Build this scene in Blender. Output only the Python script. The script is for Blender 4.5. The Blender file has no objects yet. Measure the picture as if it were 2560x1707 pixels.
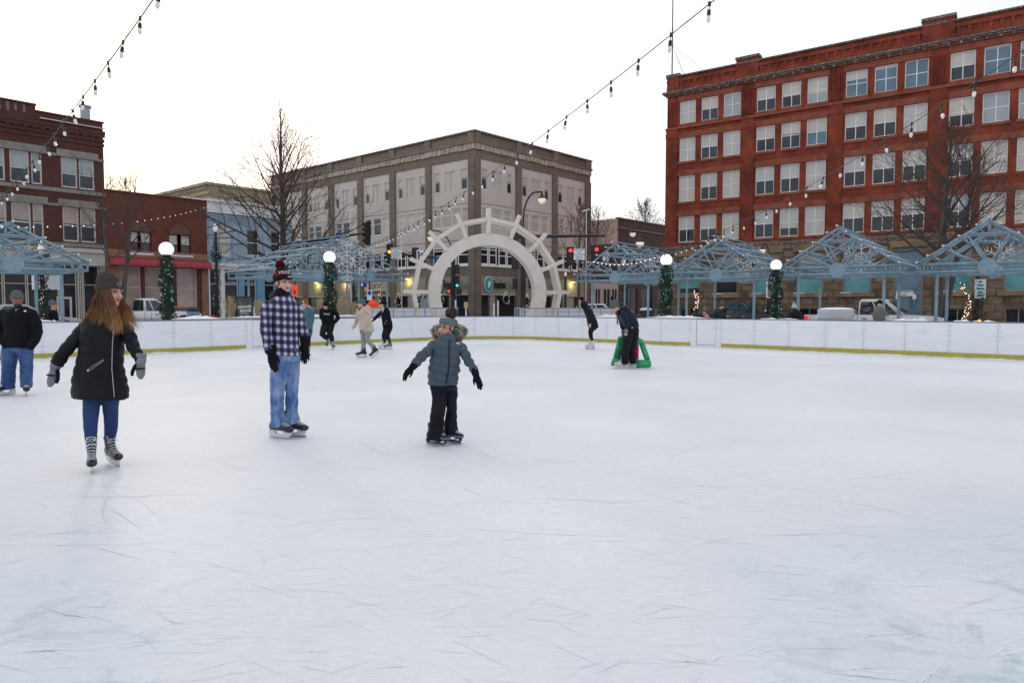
import bpy, bmesh, math, random
import numpy as np
from mathutils import Vector, Matrix, noise, Euler
R = math.radians
V = Vector
sc = bpy.context.scene
COL = sc.collection
rnd = random.Random(7)

# ---------------------------------------------------------------- camera model (photo is 2560 x 1707, 24 mm equivalent)
FPX, PCX, PCY, HZ, CAMH = 1707.0, 1280.0, 853.5, 767.0, 1.45
TH = math.atan((PCY - HZ) / FPX)
CAM = V((0, 0, CAMH))
def ray(px, py):
    a = (px - PCX) / FPX; b = (PCY - py) / FPX
    return V((a, math.cos(TH) + b * math.sin(TH), -math.sin(TH) + b * math.cos(TH)))
def at(px, py, Y):
    d = ray(px, py); return CAM + d * (Y / d.y)
def gp(px, py, z=0.0):
    d = ray(px, py); return CAM + d * ((z - CAMH) / d.z)

class Frame:
    """vertical facade frame: u along, inward normal +y, z up"""
    def __init__(s, A, ang, z=0.0):
        s.A = V((A[0], A[1], z)); s.ang = R(ang)
        s.d = V((math.cos(s.ang), math.sin(s.ang), 0)); s.n = V((-math.sin(s.ang), math.cos(s.ang), 0))
        s.M = Matrix.Translation(s.A) @ Matrix.Rotation(s.ang, 4, 'Z')
    def hit(s, px, py):
        d = ray(px, py); t = (s.A - CAM).dot(s.n) / d.dot(s.n)
        p = CAM + d * t - s.A
        return p.dot(s.d), p.z + s.A.z
    def u(s, px, py=700): return s.hit(px, py)[0]
    def z(s, px, py): return s.hit(px, py)[1]

# ---------------------------------------------------------------- mesh builder
class MB:
    def __init__(s, M=None):
        s.v = []; s.f = []; s.m = []; s.M = M; s.mi = 0
    def add(s, vs, fs, M=None):
        b = len(s.v)
        for p in vs:
            p = V(p)
            if M is not None: p = M @ p
            if s.M is not None: p = s.M @ p
            s.v.append(p[:])
        for f in fs:
            s.f.append(tuple(b + i for i in f)); s.m.append(s.mi)
        return s
    def box(s, c, size, M=None, rz=0):
        x, y, z = size[0] / 2, size[1] / 2, size[2] / 2
        vs = [(-x,-y,-z),(x,-y,-z),(x,y,-z),(-x,y,-z),(-x,-y,z),(x,-y,z),(x,y,z),(-x,y,z)]
        T = Matrix.Translation(V(c)) @ Matrix.Rotation(rz, 4, 'Z')
        if M is not None: T = M @ T
        return s.add(vs, [(3,2,1,0),(4,5,6,7),(0,1,5,4),(1,2,6,5),(2,3,7,6),(3,0,4,7)], T)
    def b2(s, x0, x1, y0, y1, z0, z1, M=None):
        return s.box(((x0+x1)/2,(y0+y1)/2,(z0+z1)/2), (abs(x1-x0),abs(y1-y0),abs(z1-z0)), M)
    def bar(s, a, b, w, h, up=(0,0,1)):
        a = V(a); b = V(b); t = (b - a).normalized(); u = V(up)
        if abs(t.dot(u)) > .98: u = V((1,0,0))
        sd = t.cross(u).normalized(); uu = sd.cross(t).normalized()
        vs = []
        for p in (a, b):
            for i, j in ((-1,-1),(1,-1),(1,1),(-1,1)):
                vs.append(p + sd * (i*w/2) + uu * (j*h/2))
        return s.add(vs, [(3,2,1,0),(4,5,6,7),(0,1,5,4),(1,2,6,5),(2,3,7,6),(3,0,4,7)])
    def tube(s, pts, rs, n=8, cap=True):
        pts = [V(p) for p in pts]
        if not hasattr(rs, '__len__'): rs = [rs] * len(pts)
        vs = []; fs = []; prev = None
        for i, p in enumerate(pts):
            t = (pts[min(i+1, len(pts)-1)] - pts[max(i-1, 0)])
            if t.length < 1e-9: t = V((0,0,1))
            t.normalize()
            if prev is None:
                u = V((0,0,1)) if abs(t.z) < .9 else V((1,0,0))
                a = t.cross(u).normalized()
            else:
                a = prev - t * prev.dot(t)
                if a.length < 1e-6: a = t.orthogonal()
                a.normalize()
            prev = a; b = t.cross(a)
            for k in range(n):
                q = 2*math.pi*k/n
                vs.append(p + (a*math.cos(q) + b*math.sin(q)) * rs[i])
        for i in range(len(pts)-1):
            for k in range(n):
                k2 = (k+1) % n
                fs.append((i*n+k, i*n+k2, (i+1)*n+k2, (i+1)*n+k))
        if cap:
            fs.append(tuple(reversed(range(n)))); fs.append(tuple((len(pts)-1)*n + k for k in range(n)))
        return s.add(vs, fs)
    def loft(s, secs, n=20, cap=True, e=2.0):
        """secs: (center, rx, ry, yaw) ; rings perpendicular to the running axis, rx along the yaw direction"""
        P = [V(q[0]) for q in secs]; vs = []; fs = []
        for i, q in enumerate(secs):
            t = (P[min(i+1, len(P)-1)] - P[max(i-1, 0)]).normalized()
            yaw = q[3] if len(q) > 3 else 0.0
            a = V((math.cos(yaw), math.sin(yaw), 0)); a = (a - t * a.dot(t)).normalized(); b = t.cross(a)
            for k in range(n):
                w = 2*math.pi*k/n; c, sn = math.cos(w), math.sin(w)
                c = math.copysign(abs(c)**(2/e), c); sn = math.copysign(abs(sn)**(2/e), sn)
                vs.append(P[i] + a*(c*q[1]) + b*(sn*q[2]))
        for i in range(len(P)-1):
            for k in range(n):
                k2 = (k+1) % n
                fs.append((i*n+k, i*n+k2, (i+1)*n+k2, (i+1)*n+k))
        if cap:
            fs.append(tuple(reversed(range(n)))); fs.append(tuple((len(P)-1)*n + k for k in range(n)))
        return s.add(vs, fs)
    def ball(s, c, r, nu=12, nv=8, M=None):
        rx, ry, rz = r if hasattr(r, '__len__') else (r, r, r)
        vs = [(0,0,rz)]; fs = []
        for j in range(1, nv):
            ph = math.pi*j/nv
            for k in range(nu):
                q = 2*math.pi*k/nu
                vs.append((rx*math.sin(ph)*math.cos(q), ry*math.sin(ph)*math.sin(q), rz*math.cos(ph)))
        vs.append((0,0,-rz)); L = len(vs)-1
        for k in range(nu): fs.append((0, 1+k, 1+(k+1)%nu))
        for j in range(nv-2):
            for k in range(nu):
                a = 1+j*nu
                fs.append((a+k, a+nu+k, a+nu+(k+1)%nu, a+(k+1)%nu))
        a = 1+(nv-2)*nu
        for k in range(nu): fs.append((a+k, L, a+(k+1)%nu))
        T = Matrix.Translation(V(c))
        if M is not None: T = T @ M
        return s.add(vs, fs, T)
    def lathe(s, prof, c=(0,0,0), n=16, M=None):
        """prof: list of (radius, z)"""
        vs = []; fs = []
        for r, z in prof:
            for k in range(n):
                q = 2*math.pi*k/n; vs.append((r*math.cos(q), r*math.sin(q), z))
        for i in range(len(prof)-1):
            for k in range(n):
                k2 = (k+1)%n; fs.append((i*n+k, i*n+k2, (i+1)*n+k2, (i+1)*n+k))
        fs.append(tuple(reversed(range(n)))); fs.append(tuple((len(prof)-1)*n+k for k in range(n)))
        T = Matrix.Translation(V(c))
        if M is not None: T = T @ M
        return s.add(vs, fs, T)
    def prism(s, poly, y0, y1, M=None):
        """polygon in x,z extruded along y"""
        n = len(poly)
        vs = [(x, y0, z) for x, z in poly] + [(x, y1, z) for x, z in poly]
        fs = [tuple(range(n)), tuple(reversed(range(n, 2*n)))]
        for i in range(n):
            j = (i+1)%n; fs.append((j, i, n+i, n+j))
        return s.add(vs, fs, M)
    def quad(s, a, b, c, d): return s.add([a,b,c,d], [(0,1,2,3)])
    def wall(s, u0, u1, z0, z1, holes, y=0.0, rev=0.2):
        us = sorted(set([u0,u1] + [h[i] for h in holes for i in (0,1) if u0 < h[i] < u1]))
        zs = sorted(set([z0,z1] + [h[i] for h in holes for i in (2,3) if z0 < h[i] < z1]))
        idx = {}; vs = []; fs = []
        def vid(i, j):
            if (i,j) not in idx: idx[(i,j)] = len(vs); vs.append((us[i], y, zs[j]))
            return idx[(i,j)]
        for i in range(len(us)-1):
            for j in range(len(zs)-1):
                cu, cz = (us[i]+us[i+1])/2, (zs[j]+zs[j+1])/2
                if any(h[0] < cu < h[1] and h[2] < cz < h[3] for h in holes): continue
                fs.append((vid(i,j), vid(i+1,j), vid(i+1,j+1), vid(i,j+1)))
        for h in holes:
            b = len(vs); a0, a1, c0, c1 = h[:4]
            for yy in (y, y+rev): vs += [(a0,yy,c0),(a1,yy,c0),(a1,yy,c1),(a0,yy,c1)]
            for k in range(4):
                k2 = (k+1)%4; fs.append((b+k2, b+k, b+4+k, b+4+k2))
        return s.add(vs, fs)
    def mesh(s, name, mats=None, smooth=False):
        me = bpy.data.meshes.new(name); me.from_pydata(s.v, [], s.f); me.update()
        for m in (mats or []): me.materials.append(m)
        if len(set(s.m)) > 1: me.polygons.foreach_set('material_index', s.m)
        if smooth: me.polygons.foreach_set('use_smooth', [True]*len(me.polygons))
        return me
    def build(s, name, mats, parent=None, smooth=False, kind=None, label=None):
        if not isinstance(mats, (list, tuple)): mats = [mats]
        o = bpy.data.objects.new(name, s.mesh(name, mats, smooth)); COL.objects.link(o)
        if parent is not None: o.parent = parent
        if kind: o['kind'] = kind
        if label: o['label'] = label
        return o

def link(name, me, parent=None):
    o = bpy.data.objects.new(name, me); COL.objects.link(o)
    if parent is not None: o.parent = parent
    return o
def tag(o, label, cat, group=None, kind=None):
    o['label'] = label; o['category'] = cat
    if group: o['group'] = group
    if kind: o['kind'] = kind
    return o
def thing(name, label, cat, loc=(0,0,0), rz=0.0, group=None):
    o = bpy.data.objects.new(name, None); COL.objects.link(o)
    o.location = loc; o.rotation_euler = (0,0,rz); o.empty_display_size = .2
    return tag(o, label, cat, group)
def copy_tree(o, parent=None):
    c = o.copy(); COL.objects.link(c)
    if parent is not None: c.parent = parent
    for ch in list(o.children): copy_tree(ch, c)
    return c
def dup(o, loc, rz=None, label=None, scale=None):
    c = copy_tree(o); c.location = loc
    if rz is not None: c.rotation_euler = (0,0,rz)
    if label: c['label'] = label
    if scale: c.scale = (scale,)*3
    return c
def remesh(mb, voxel, it=4):
    me = mb.mesh('tmp'); o = bpy.data.objects.new('tmp', me); COL.objects.link(o)
    m = o.modifiers.new('r', 'REMESH'); m.mode = 'VOXEL'; m.voxel_size = voxel; m.use_smooth_shade = True
    if it:
        m2 = o.modifiers.new('s', 'SMOOTH'); m2.factor = .5; m2.iterations = it
    bpy.context.view_layer.update()
    dg = bpy.context.evaluated_depsgraph_get(); ev = o.evaluated_get(dg)
    out = bpy.data.meshes.new_from_object(ev)
    bpy.data.objects.remove(o); bpy.data.meshes.remove(me)
    out.polygons.foreach_set('use_smooth', [True]*len(out.polygons))
    return out
def disp(me, fn):
    n = len(me.vertices); co = np.empty(n*3); no = np.empty(n*3)
    me.vertices.foreach_get('co', co); me.vertices.foreach_get('normal', no)
    co = co.reshape(-1,3); no = no.reshape(-1,3)
    d = fn(co, no)
    co = co + (no * d[:,None] if d.ndim == 1 else d)
    me.vertices.foreach_set('co', co.ravel()); me.update()
    return me
def finish(me, name, mats, parent):
    me.name = name
    for m in (mats if isinstance(mats, (list, tuple)) else [mats]): me.materials.append(m)
    return link(name, me, parent)
_fc = {}
def text(s, size, M, mat, name, parent, depth=.006, align='CENTER', bold=0.0, xs=1.0, label=None):
    cu = bpy.data.curves.new('t', 'FONT'); cu.body = s; cu.size = size; cu.extrude = depth/2
    cu.align_x = align; cu.align_y = 'CENTER'; cu.offset = bold*size; cu.resolution_u = 3; cu.space_line = .92
    o = bpy.data.objects.new('t', cu); COL.objects.link(o)
    bpy.context.view_layer.update()
    me = bpy.data.meshes.new_from_object(o.evaluated_get(bpy.context.evaluated_depsgraph_get()))
    bpy.data.objects.remove(o); bpy.data.curves.remove(cu)
    # text lies in x,y facing +z: stand it up facing -y
    me.transform(M @ Matrix.Rotation(R(90), 4, 'X') @ Matrix.Diagonal((xs,1,1,1)))
    me.name = name; me.materials.append(mat)
    return link(name, me, parent)
T = Matrix.Translation
def RX(a): return Matrix.Rotation(a, 4, 'X')
def RY(a): return Matrix.Rotation(a, 4, 'Y')
def RZ(a): return Matrix.Rotation(a, 4, 'Z')

# ---------------------------------------------------------------- materials
def _new(name):
    m = bpy.data.materials.new(name); m.use_nodes = True
    nt = m.node_tree; b = nt.nodes['Principled BSDF']
    return m, nt, b
def N(nt, t, **kw):
    n = nt.nodes.new(t)
    for k, v in kw.items():
        if k in n.inputs: n.inputs[k].default_value = v
        else: setattr(n, k, v)
    return n
def c4(c): return (c[0], c[1], c[2], 1)
def mat(name, col, rough=.6, metal=0.0, col2=None, scale=6.0, bump=0.0, bscale=None, contrast=(.35,.65), emit=None, es=1.0,
        coat=0.0, stretch=(1,1,1), spec=None, detail=4.0, sheen=0.0):
    m, nt, b = _new(name); L = nt.links.new
    b.inputs['Base Color'].default_value = c4(col); b.inputs['Roughness'].default_value = rough; b.inputs['Metallic'].default_value = metal
    if coat: b.inputs['Coat Weight'].default_value = coat; b.inputs['Coat Roughness'].default_value = .06
    if spec is not None: b.inputs['Specular IOR Level'].default_value = spec
    if sheen: b.inputs['Sheen Weight'].default_value = sheen
    if emit: b.inputs['Emission Color'].default_value = c4(emit); b.inputs['Emission Strength'].default_value = es
    if col2 or bump:
        tc = N(nt, 'ShaderNodeTexCoord'); mp = N(nt, 'ShaderNodeMapping'); mp.inputs['Scale'].default_value = stretch
        L(tc.outputs['Object'], mp.inputs['Vector'])
    if col2:
        nz = N(nt, 'ShaderNodeTexNoise', Scale=scale, Detail=detail, Roughness=.6); L(mp.outputs[0], nz.inputs['Vector'])
        rp = N(nt, 'ShaderNodeValToRGB'); e = rp.color_ramp.elements
        e[0].position = contrast[0]; e[0].color = c4(col); e[1].position = contrast[1]; e[1].color = c4(col2)
        L(nz.outputs['Fac'], rp.inputs[0]); L(rp.outputs[0], b.inputs['Base Color'])
    if bump:
        n2 = N(nt, 'ShaderNodeTexNoise', Scale=bscale or scale*4, Detail=3.0); L(mp.outputs[0], n2.inputs['Vector'])
        bp = N(nt, 'ShaderNodeBump', Strength=bump, Distance=.02); L(n2.outputs['Fac'], bp.inputs['Height']); L(bp.outputs[0], b.inputs['Normal'])
    return m
def brick(name, c1, c2, mortar, bw=.24, bh=.085, stain=(.5,.5,.5), sten=.35, sscale=.35, bumps=.5, wob=0.0):
    m, nt, b = _new(name); L = nt.links.new
    tc = N(nt, 'ShaderNodeTexCoord'); sx = N(nt, 'ShaderNodeSeparateXYZ'); L(tc.outputs['Object'], sx.inputs[0])
    ad = N(nt, 'ShaderNodeMath', operation='ADD'); L(sx.outputs[0], ad.inputs[0]); L(sx.outputs[1], ad.inputs[1])
    cb = N(nt, 'ShaderNodeCombineXYZ'); L(ad.outputs[0], cb.inputs[0]); L(sx.outputs[2], cb.inputs[1])
    br = N(nt, 'ShaderNodeTexBrick'); br.inputs['Scale'].default_value = 1.0
    br.inputs['Color1'].default_value = c4(c1); br.inputs['Color2'].default_value = c4(c2); br.inputs['Mortar'].default_value = c4(mortar)
    br.inputs['Mortar Size'].default_value = bh*.09; br.inputs['Brick Width'].default_value = bw; br.inputs['Row Height'].default_value = bh
    br.inputs['Bias'].default_value = -.2
    L(cb.outputs[0], br.inputs['Vector'])
    nz = N(nt, 'ShaderNodeTexNoise', Scale=sscale, Detail=8.0, Roughness=.65); L(tc.outputs['Object'], nz.inputs['Vector'])
    rp = N(nt, 'ShaderNodeValToRGB'); e = rp.color_ramp.elements
    e[0].position = .36; e[0].color = c4(stain); e[1].position = .62; e[1].color = (1,1,1,1)
    L(nz.outputs['Fac'], rp.inputs[0])
    mx = N(nt, 'ShaderNodeMix', data_type='RGBA', blend_type='MULTIPLY'); mx.inputs[0].default_value = sten
    L(br.outputs['Color'], mx.inputs[6]); L(rp.outputs[0], mx.inputs[7])
    n3 = N(nt, 'ShaderNodeTexNoise', Scale=2.3, Detail=6.0); L(tc.outputs['Object'], n3.inputs['Vector'])
    hs = N(nt, 'ShaderNodeHueSaturation'); L(mx.outputs[2], hs.inputs['Color'])
    mr = N(nt, 'ShaderNodeMapRange'); mr.inputs[3].default_value = .72; mr.inputs[4].default_value = 1.28
    L(n3.outputs['Fac'], mr.inputs[0]); L(mr.outputs[0], hs.inputs['Value'])
    L(hs.outputs[0], b.inputs['Base Color']); b.inputs['Roughness'].default_value = .85
    bp = N(nt, 'ShaderNodeBump', Strength=bumps, Distance=.015); L(br.outputs['Fac'], bp.inputs['Height']); bp.invert = True
    if wob:
        n4 = N(nt, 'ShaderNodeTexNoise', Scale=7.0, Detail=5.0); L(tc.outputs['Object'], n4.inputs['Vector'])
        b2 = N(nt, 'ShaderNodeBump', Strength=wob, Distance=.06); L(n4.outputs['Fac'], b2.inputs['Height']); L(bp.outputs[0], b2.inputs['Normal']); bp = b2
    L(bp.outputs[0], b.inputs['Normal'])
    return m
# ---------------------------------------------------------------- camera, world, sun
cd = bpy.data.cameras.new('camera'); cam = bpy.data.objects.new('camera', cd); COL.objects.link(cam)
cd.sensor_width = 36.0; cd.lens = 24.0; cd.clip_start = .05; cd.clip_end = 3000
cam.location = CAM; cam.rotation_euler = (R(90) - TH, 0, 0)
sc.camera = cam
sc.view_settings.view_transform = 'Standard'; sc.view_settings.look = 'None'; sc.view_settings.exposure = 0.30; sc.view_settings.gamma = 1
SUN_EL, SUN_AZ = R(9), R(-31)          # azimuth measured from +Y towards +X
w = bpy.data.worlds.new('World'); sc.world = w; w.use_nodes = True
nt = w.node_tree; L = nt.links.new; bg = nt.nodes['Background']; bg.inputs['Strength'].default_value = .1
sky = N(nt, 'ShaderNodeTexSky'); sky.sky_type = 'NISHITA'; sky.sun_disc = False
sky.sun_elevation = SUN_EL; sky.sun_rotation = SUN_AZ; sky.dust_density = 3.0; sky.ozone_density = 1.0
tc = N(nt, 'ShaderNodeTexCoord')
vd = N(nt, 'ShaderNodeVectorMath', operation='DOT_PRODUCT'); L(tc.outputs['Generated'], vd.inputs[0])
vd.inputs[1].default_value = (math.sin(SUN_AZ)*math.cos(SUN_EL), math.cos(SUN_AZ)*math.cos(SUN_EL), math.sin(SUN_EL))
rp = N(nt, 'ShaderNodeValToRGB'); el = rp.color_ramp.elements
el[0].position = .25; el[0].color = (.665,.69,.765,1)
el[1].position = .97; el[1].color = (1.0,.965,.925,1)
e2 = el.new(.66); e2.color = (.755,.77,.825,1)
e3 = el.new(.86); e3.color = (.98,.975,.985,1)
mr = N(nt, 'ShaderNodeMapRange'); mr.inputs[1].default_value = -1; mr.inputs[2].default_value = 1
L(vd.outputs['Value'], mr.inputs[0]); L(mr.outputs[0], rp.inputs[0])
nz = N(nt, 'ShaderNodeTexNoise', Scale=2.2, Detail=5.0, Roughness=.55)
mp = N(nt, 'ShaderNodeMapping'); mp.inputs['Scale'].default_value = (1,1,3.2); L(tc.outputs['Generated'], mp.inputs[0]); L(mp.outputs[0], nz.inputs['Vector'])
m2 = N(nt, 'ShaderNodeMapRange'); m2.inputs[1].default_value = .3; m2.inputs[2].default_value = .7; m2.inputs[3].default_value = 10.2; m2.inputs[4].default_value = 11.4
L(nz.outputs['Fac'], m2.inputs[0])
vs_ = N(nt, 'ShaderNodeVectorMath', operation='SCALE'); L(rp.outputs[0], vs_.inputs[0]); L(m2.outputs[0], vs_.inputs['Scale'])
mx = N(nt, 'ShaderNodeMix', data_type='RGBA'); mx.inputs[0].default_value = .88
L(sky.outputs[0], mx.inputs[6]); L(vs_.outputs[0], mx.inputs[7]); L(mx.outputs[2], bg.inputs['Color'])
sd = bpy.data.lights.new('sun', 'SUN'); sd.energy = 1.3; sd.angle = R(12); sd.color = (1,.86,.7)
so = bpy.data.objects.new('sun', sd); COL.objects.link(so); so.location = (-30,40,30)
dirv = V((math.sin(SUN_AZ)*math.cos(SUN_EL), math.cos(SUN_AZ)*math.cos(SUN_EL), math.sin(SUN_EL)))
so.rotation_euler = dirv.to_track_quat('Z', 'Y').to_euler()

# ---------------------------------------------------------------- base materials
m_snow = mat('snow', (.86,.87,.9), .7, col2=(.74,.76,.82), scale=3, bump=.4, bscale=9)
m_black = mat('black_paint', (.012,.012,.014), .45, col2=(.02,.02,.022), scale=4)
m_dkglass = mat('dark_glass', (.010,.013,.016), .06, col2=(.035,.035,.035), scale=.5, spec=.3)
m_white = mat('white_paint', (.74,.74,.73), .5, col2=(.66,.66,.66), scale=2)
m_steelblue = mat('blue_grey_steel', (.165,.265,.325), .5, col2=(.25,.355,.415), scale=5, bump=.15, bscale=60)
m_concrete = mat('concrete', (.30,.30,.30), .85, col2=(.42,.41,.40), scale=2.5, bump=.3)
m_rust = mat('rust_stone', (.33,.25,.17), .85, col2=(.45,.36,.26), scale=2)

# ---------------------------------------------------------------- ice
def ice_mat():
    m, nt, b = _new('skated_ice'); L = nt.links.new
    tc = N(nt, 'ShaderNodeTexCoord')
    n1 = N(nt, 'ShaderNodeTexNoise', Scale=.34, Detail=5.0, Roughness=.6); L(tc.outputs['Object'], n1.inputs['Vector'])
    r1 = N(nt, 'ShaderNodeValToRGB'); e = r1.color_ramp.elements
    e[0].position = .3; e[0].color = (.69,.715,.75,1); e[1].position = .62; e[1].color = (.80,.805,.82,1)
    L(n1.outputs['Fac'], r1.inputs[0])
    # scuffed bare patches: only where a slow noise allows them, stronger to the right front
    sx = N(nt, 'ShaderNodeSeparateXYZ'); L(tc.outputs['Object'], sx.inputs[0])
    n2 = N(nt, 'ShaderNodeTexNoise', Scale=2.1, Detail=8.0, Roughness=.68, Distortion=1.6); L(tc.outputs['Object'], n2.inputs['Vector'])
    r2 = N(nt, 'ShaderNodeValToRGB'); e = r2.color_ramp.elements
    e[0].position = .5; e[0].color = (0,0,0,1); e[1].position = .66; e[1].color = (1,1,1,1); L(n2.outputs['Fac'], r2.inputs[0])
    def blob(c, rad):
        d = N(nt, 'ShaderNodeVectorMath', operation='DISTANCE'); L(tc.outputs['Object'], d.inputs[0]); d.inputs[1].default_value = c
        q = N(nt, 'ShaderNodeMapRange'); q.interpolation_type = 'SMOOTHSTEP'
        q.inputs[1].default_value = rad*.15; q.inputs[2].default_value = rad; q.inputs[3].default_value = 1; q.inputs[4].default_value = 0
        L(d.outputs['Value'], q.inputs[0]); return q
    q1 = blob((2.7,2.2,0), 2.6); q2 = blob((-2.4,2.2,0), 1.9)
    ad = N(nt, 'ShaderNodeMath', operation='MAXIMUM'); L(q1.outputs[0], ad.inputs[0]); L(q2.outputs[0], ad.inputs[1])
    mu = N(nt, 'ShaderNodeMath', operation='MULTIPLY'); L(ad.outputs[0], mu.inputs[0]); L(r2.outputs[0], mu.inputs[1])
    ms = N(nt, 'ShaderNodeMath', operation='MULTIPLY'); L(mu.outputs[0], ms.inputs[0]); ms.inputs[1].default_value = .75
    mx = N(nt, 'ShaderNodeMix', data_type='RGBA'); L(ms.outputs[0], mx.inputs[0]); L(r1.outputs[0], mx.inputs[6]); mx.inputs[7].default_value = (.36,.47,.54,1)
    # broad worn, wetter tint; vignette darkening of the near corners is painted in too
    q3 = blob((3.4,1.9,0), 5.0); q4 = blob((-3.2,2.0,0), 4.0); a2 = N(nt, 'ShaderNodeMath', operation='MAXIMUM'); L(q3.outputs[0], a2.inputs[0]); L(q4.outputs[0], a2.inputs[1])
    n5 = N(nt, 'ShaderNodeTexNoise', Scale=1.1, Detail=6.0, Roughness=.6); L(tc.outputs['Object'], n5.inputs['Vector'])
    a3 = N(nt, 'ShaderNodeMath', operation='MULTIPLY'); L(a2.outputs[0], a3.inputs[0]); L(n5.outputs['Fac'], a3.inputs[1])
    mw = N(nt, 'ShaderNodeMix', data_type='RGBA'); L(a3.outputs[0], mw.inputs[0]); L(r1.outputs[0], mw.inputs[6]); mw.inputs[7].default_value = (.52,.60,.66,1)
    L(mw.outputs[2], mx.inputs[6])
    # fine frost speckle
    n3 = N(nt, 'ShaderNodeTexNoise', Scale=26.0, Detail=4.0, Roughness=.7); mp = N(nt, 'ShaderNodeMapping'); mp.inputs['Scale'].default_value = (.45,1.3,1)
    L(tc.outputs['Object'], mp.inputs[0]); L(mp.outputs[0], n3.inputs['Vector'])
    hs = N(nt, 'ShaderNodeHueSaturation'); q = N(nt, 'ShaderNodeMapRange'); q.inputs[1].default_value = .3; q.inputs[2].default_value = .7; q.inputs[3].default_value = .925; q.inputs[4].default_value = 1.05
    L(n3.outputs['Fac'], q.inputs[0]); L(q.outputs[0], hs.inputs['Value']); L(mx.outputs[2], hs.inputs['Color'])
    L(hs.outputs[0], b.inputs['Base Color'])
    rr = N(nt, 'ShaderNodeMapRange'); rr.inputs[3].default_value = .4; rr.inputs[4].default_value = .7; L(n1.outputs['Fac'], rr.inputs[0]); L(rr.outputs[0], b.inputs['Roughness'])
    b.inputs['Specular IOR Level'].default_value = .2
    bp = N(nt, 'ShaderNodeBump', Strength=.35, Distance=.01); L(n3.outputs['Fac'], bp.inputs['Height'])
    bp2 = N(nt, 'ShaderNodeBump', Strength=.25, Distance=.02); L(n2.outputs['Fac'], bp2.inputs['Height']); L(bp.outputs[0], bp2.inputs['Normal'])
    L(bp2.outputs[0], b.inputs['Normal'])
    return m
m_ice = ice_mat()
# boards run along the photographed line: a rectangular rink with a rounded corner straight ahead
_lw = (V((-13.75,18.2,0)), V((-3.4,29.3,0))); _rw = (V((1.3,29.55,0)), V((13.75,18.25,0)))
dl = (_lw[1]-_lw[0]).normalized(); dr = (_rw[1]-_rw[0]).normalized()
board_path = [_lw[0] - dl*14, _lw[1]]
P0, P3 = _lw[1], _rw[0]
def bez(a, b, c, d, t): return a*(1-t)**3 + b*3*t*(1-t)**2 + c*3*t*t*(1-t) + d*t**3
board_path += [bez(P0, P0+dl*1.5, P3-dr*1.5, P3, i/16) for i in range(1,16)]
board_path += [_rw[0], _rw[1] + dr*14]
ice_poly = [p + V((0,0,0)) for p in board_path]
back = [ice_poly[-1] + V((-9,-12,0)), V((0,-9,0)), ice_poly[0] + V((9,-12,0))]
mb = MB(); pl = [ (p.x,p.y,0) for p in ice_poly + back ]
mb.add(pl, [tuple(range(len(pl)))][::-1])
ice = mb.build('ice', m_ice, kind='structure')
if ice.data.polygons[0].normal.z < 0: ice.data.flip_normals()
# skate cuts: thin shallow arcs scored into the surface
m_cut1 = mat('ice_cut_grey', (.635,.67,.72), .5); m_cut2 = mat('ice_cut_white', (.93,.93,.95), .7)
mb = MB(); r2 = random.Random(3)
def inside(p): return p.y < 17 - .0*p.x and abs(p.x) < .8*p.y + 2
for i in range(2300):
    near = i < 1500
    if near: y = 1.6 + 6*r2.random()**1.3; x = (r2.random()*2-1)*(.8*y+.3)
    else: y = 4 + 20*r2.random(); x = (r2.random()*2-1)*.7*y
    if y > 27 - abs(x)*.95: continue
    a = r2.gauss(0, .5) + (math.pi if r2.random() < .5 else 0); k = r2.gauss(0, .35); ln = r2.uniform(.08, .5 if near else 1.4)
    wd = r2.uniform(.0006,.0019) * (1 if near else 1.5); n = 7; pts = []
    px_, py_ = x, y
    for j in range(n):
        pts.append((px_, py_, a)); px_ += math.cos(a)*ln/n; py_ += math.sin(a)*ln/n; a += k*ln/n
    vs = []; fs = []
    for j, (qx, qy, qa) in enumerate(pts):
        ww = wd * math.sin(math.pi*(j+.4)/(n-.2))
        vs += [(qx-math.sin(qa)*ww, qy+math.cos(qa)*ww, .003), (qx+math.sin(qa)*ww, qy-math.cos(qa)*ww, .003)]
    for j in range(n-1): fs.append((2*j, 2*j+1, 2*j+3, 2*j+2))
    mb.mi = 0 if r2.random() < .62 else 1
    mb.add(vs, fs)
o = mb.build('skate_marks', [m_cut1, m_cut2]); tag(o, 'thin curved skate blade cuts scored all over the ice', 'skate marks', kind='stuff')

# ---------------------------------------------------------------- ground outside the rink
def gz(x, y):
    t = min(1, max(0, (-x - 6)/16)); t = t*t*(3-2*t)
    return -.13 + .2*t
m_pave = mat('snowy_paving', (.52,.53,.56), .8, col2=(.74,.75,.79), scale=.8, bump=.3, contrast=(.4,.6))
mb = MB(); nx, ny = 90, 70; X0,X1,Y0,Y1 = -420,420,-60,520
xs = [X0 + (X1-X0)*(.5+.5*math.copysign(abs(2*i/nx-1)**2.2, 2*i/nx-1)) for i in range(nx+1)]
ys = [Y0 + (Y1-Y0)*(j/ny)**1.6 for j in range(ny+1)]
vs = [(x,y,gz(x,y)-.05) for y in ys for x in xs]
fs = [(j*(nx+1)+i, j*(nx+1)+i+1, (j+1)*(nx+1)+i+1, (j+1)*(nx+1)+i) for j in range(ny) for i in range(nx)]
mb.add(vs, fs); mb.build('ground', m_pave, kind='structure', smooth=True)
m_asph = mat('wet_asphalt', (.05,.05,.055), .6, col2=(.10,.10,.105), scale=1.2, bump=.2)
def strip(name, c, d, n, l0, l1, w0, w1, m, dz):
    mb = MB(); k = 14; vs = []; fs = []
    for i in range(k+1):
        p = V(c) + V(d)*(l0+(l1-l0)*i/k)
        for ww in (w0, w1):
            q = p + V(n)*ww; vs.append((q.x,q.y,gz(q.x,q.y)+dz))
    for i in range(k): fs.append((2*i,2*i+1,2*i+3,2*i+2))
    mb.add(vs, fs); return mb.build(name, m, kind='structure')
GA = -38.0
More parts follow.
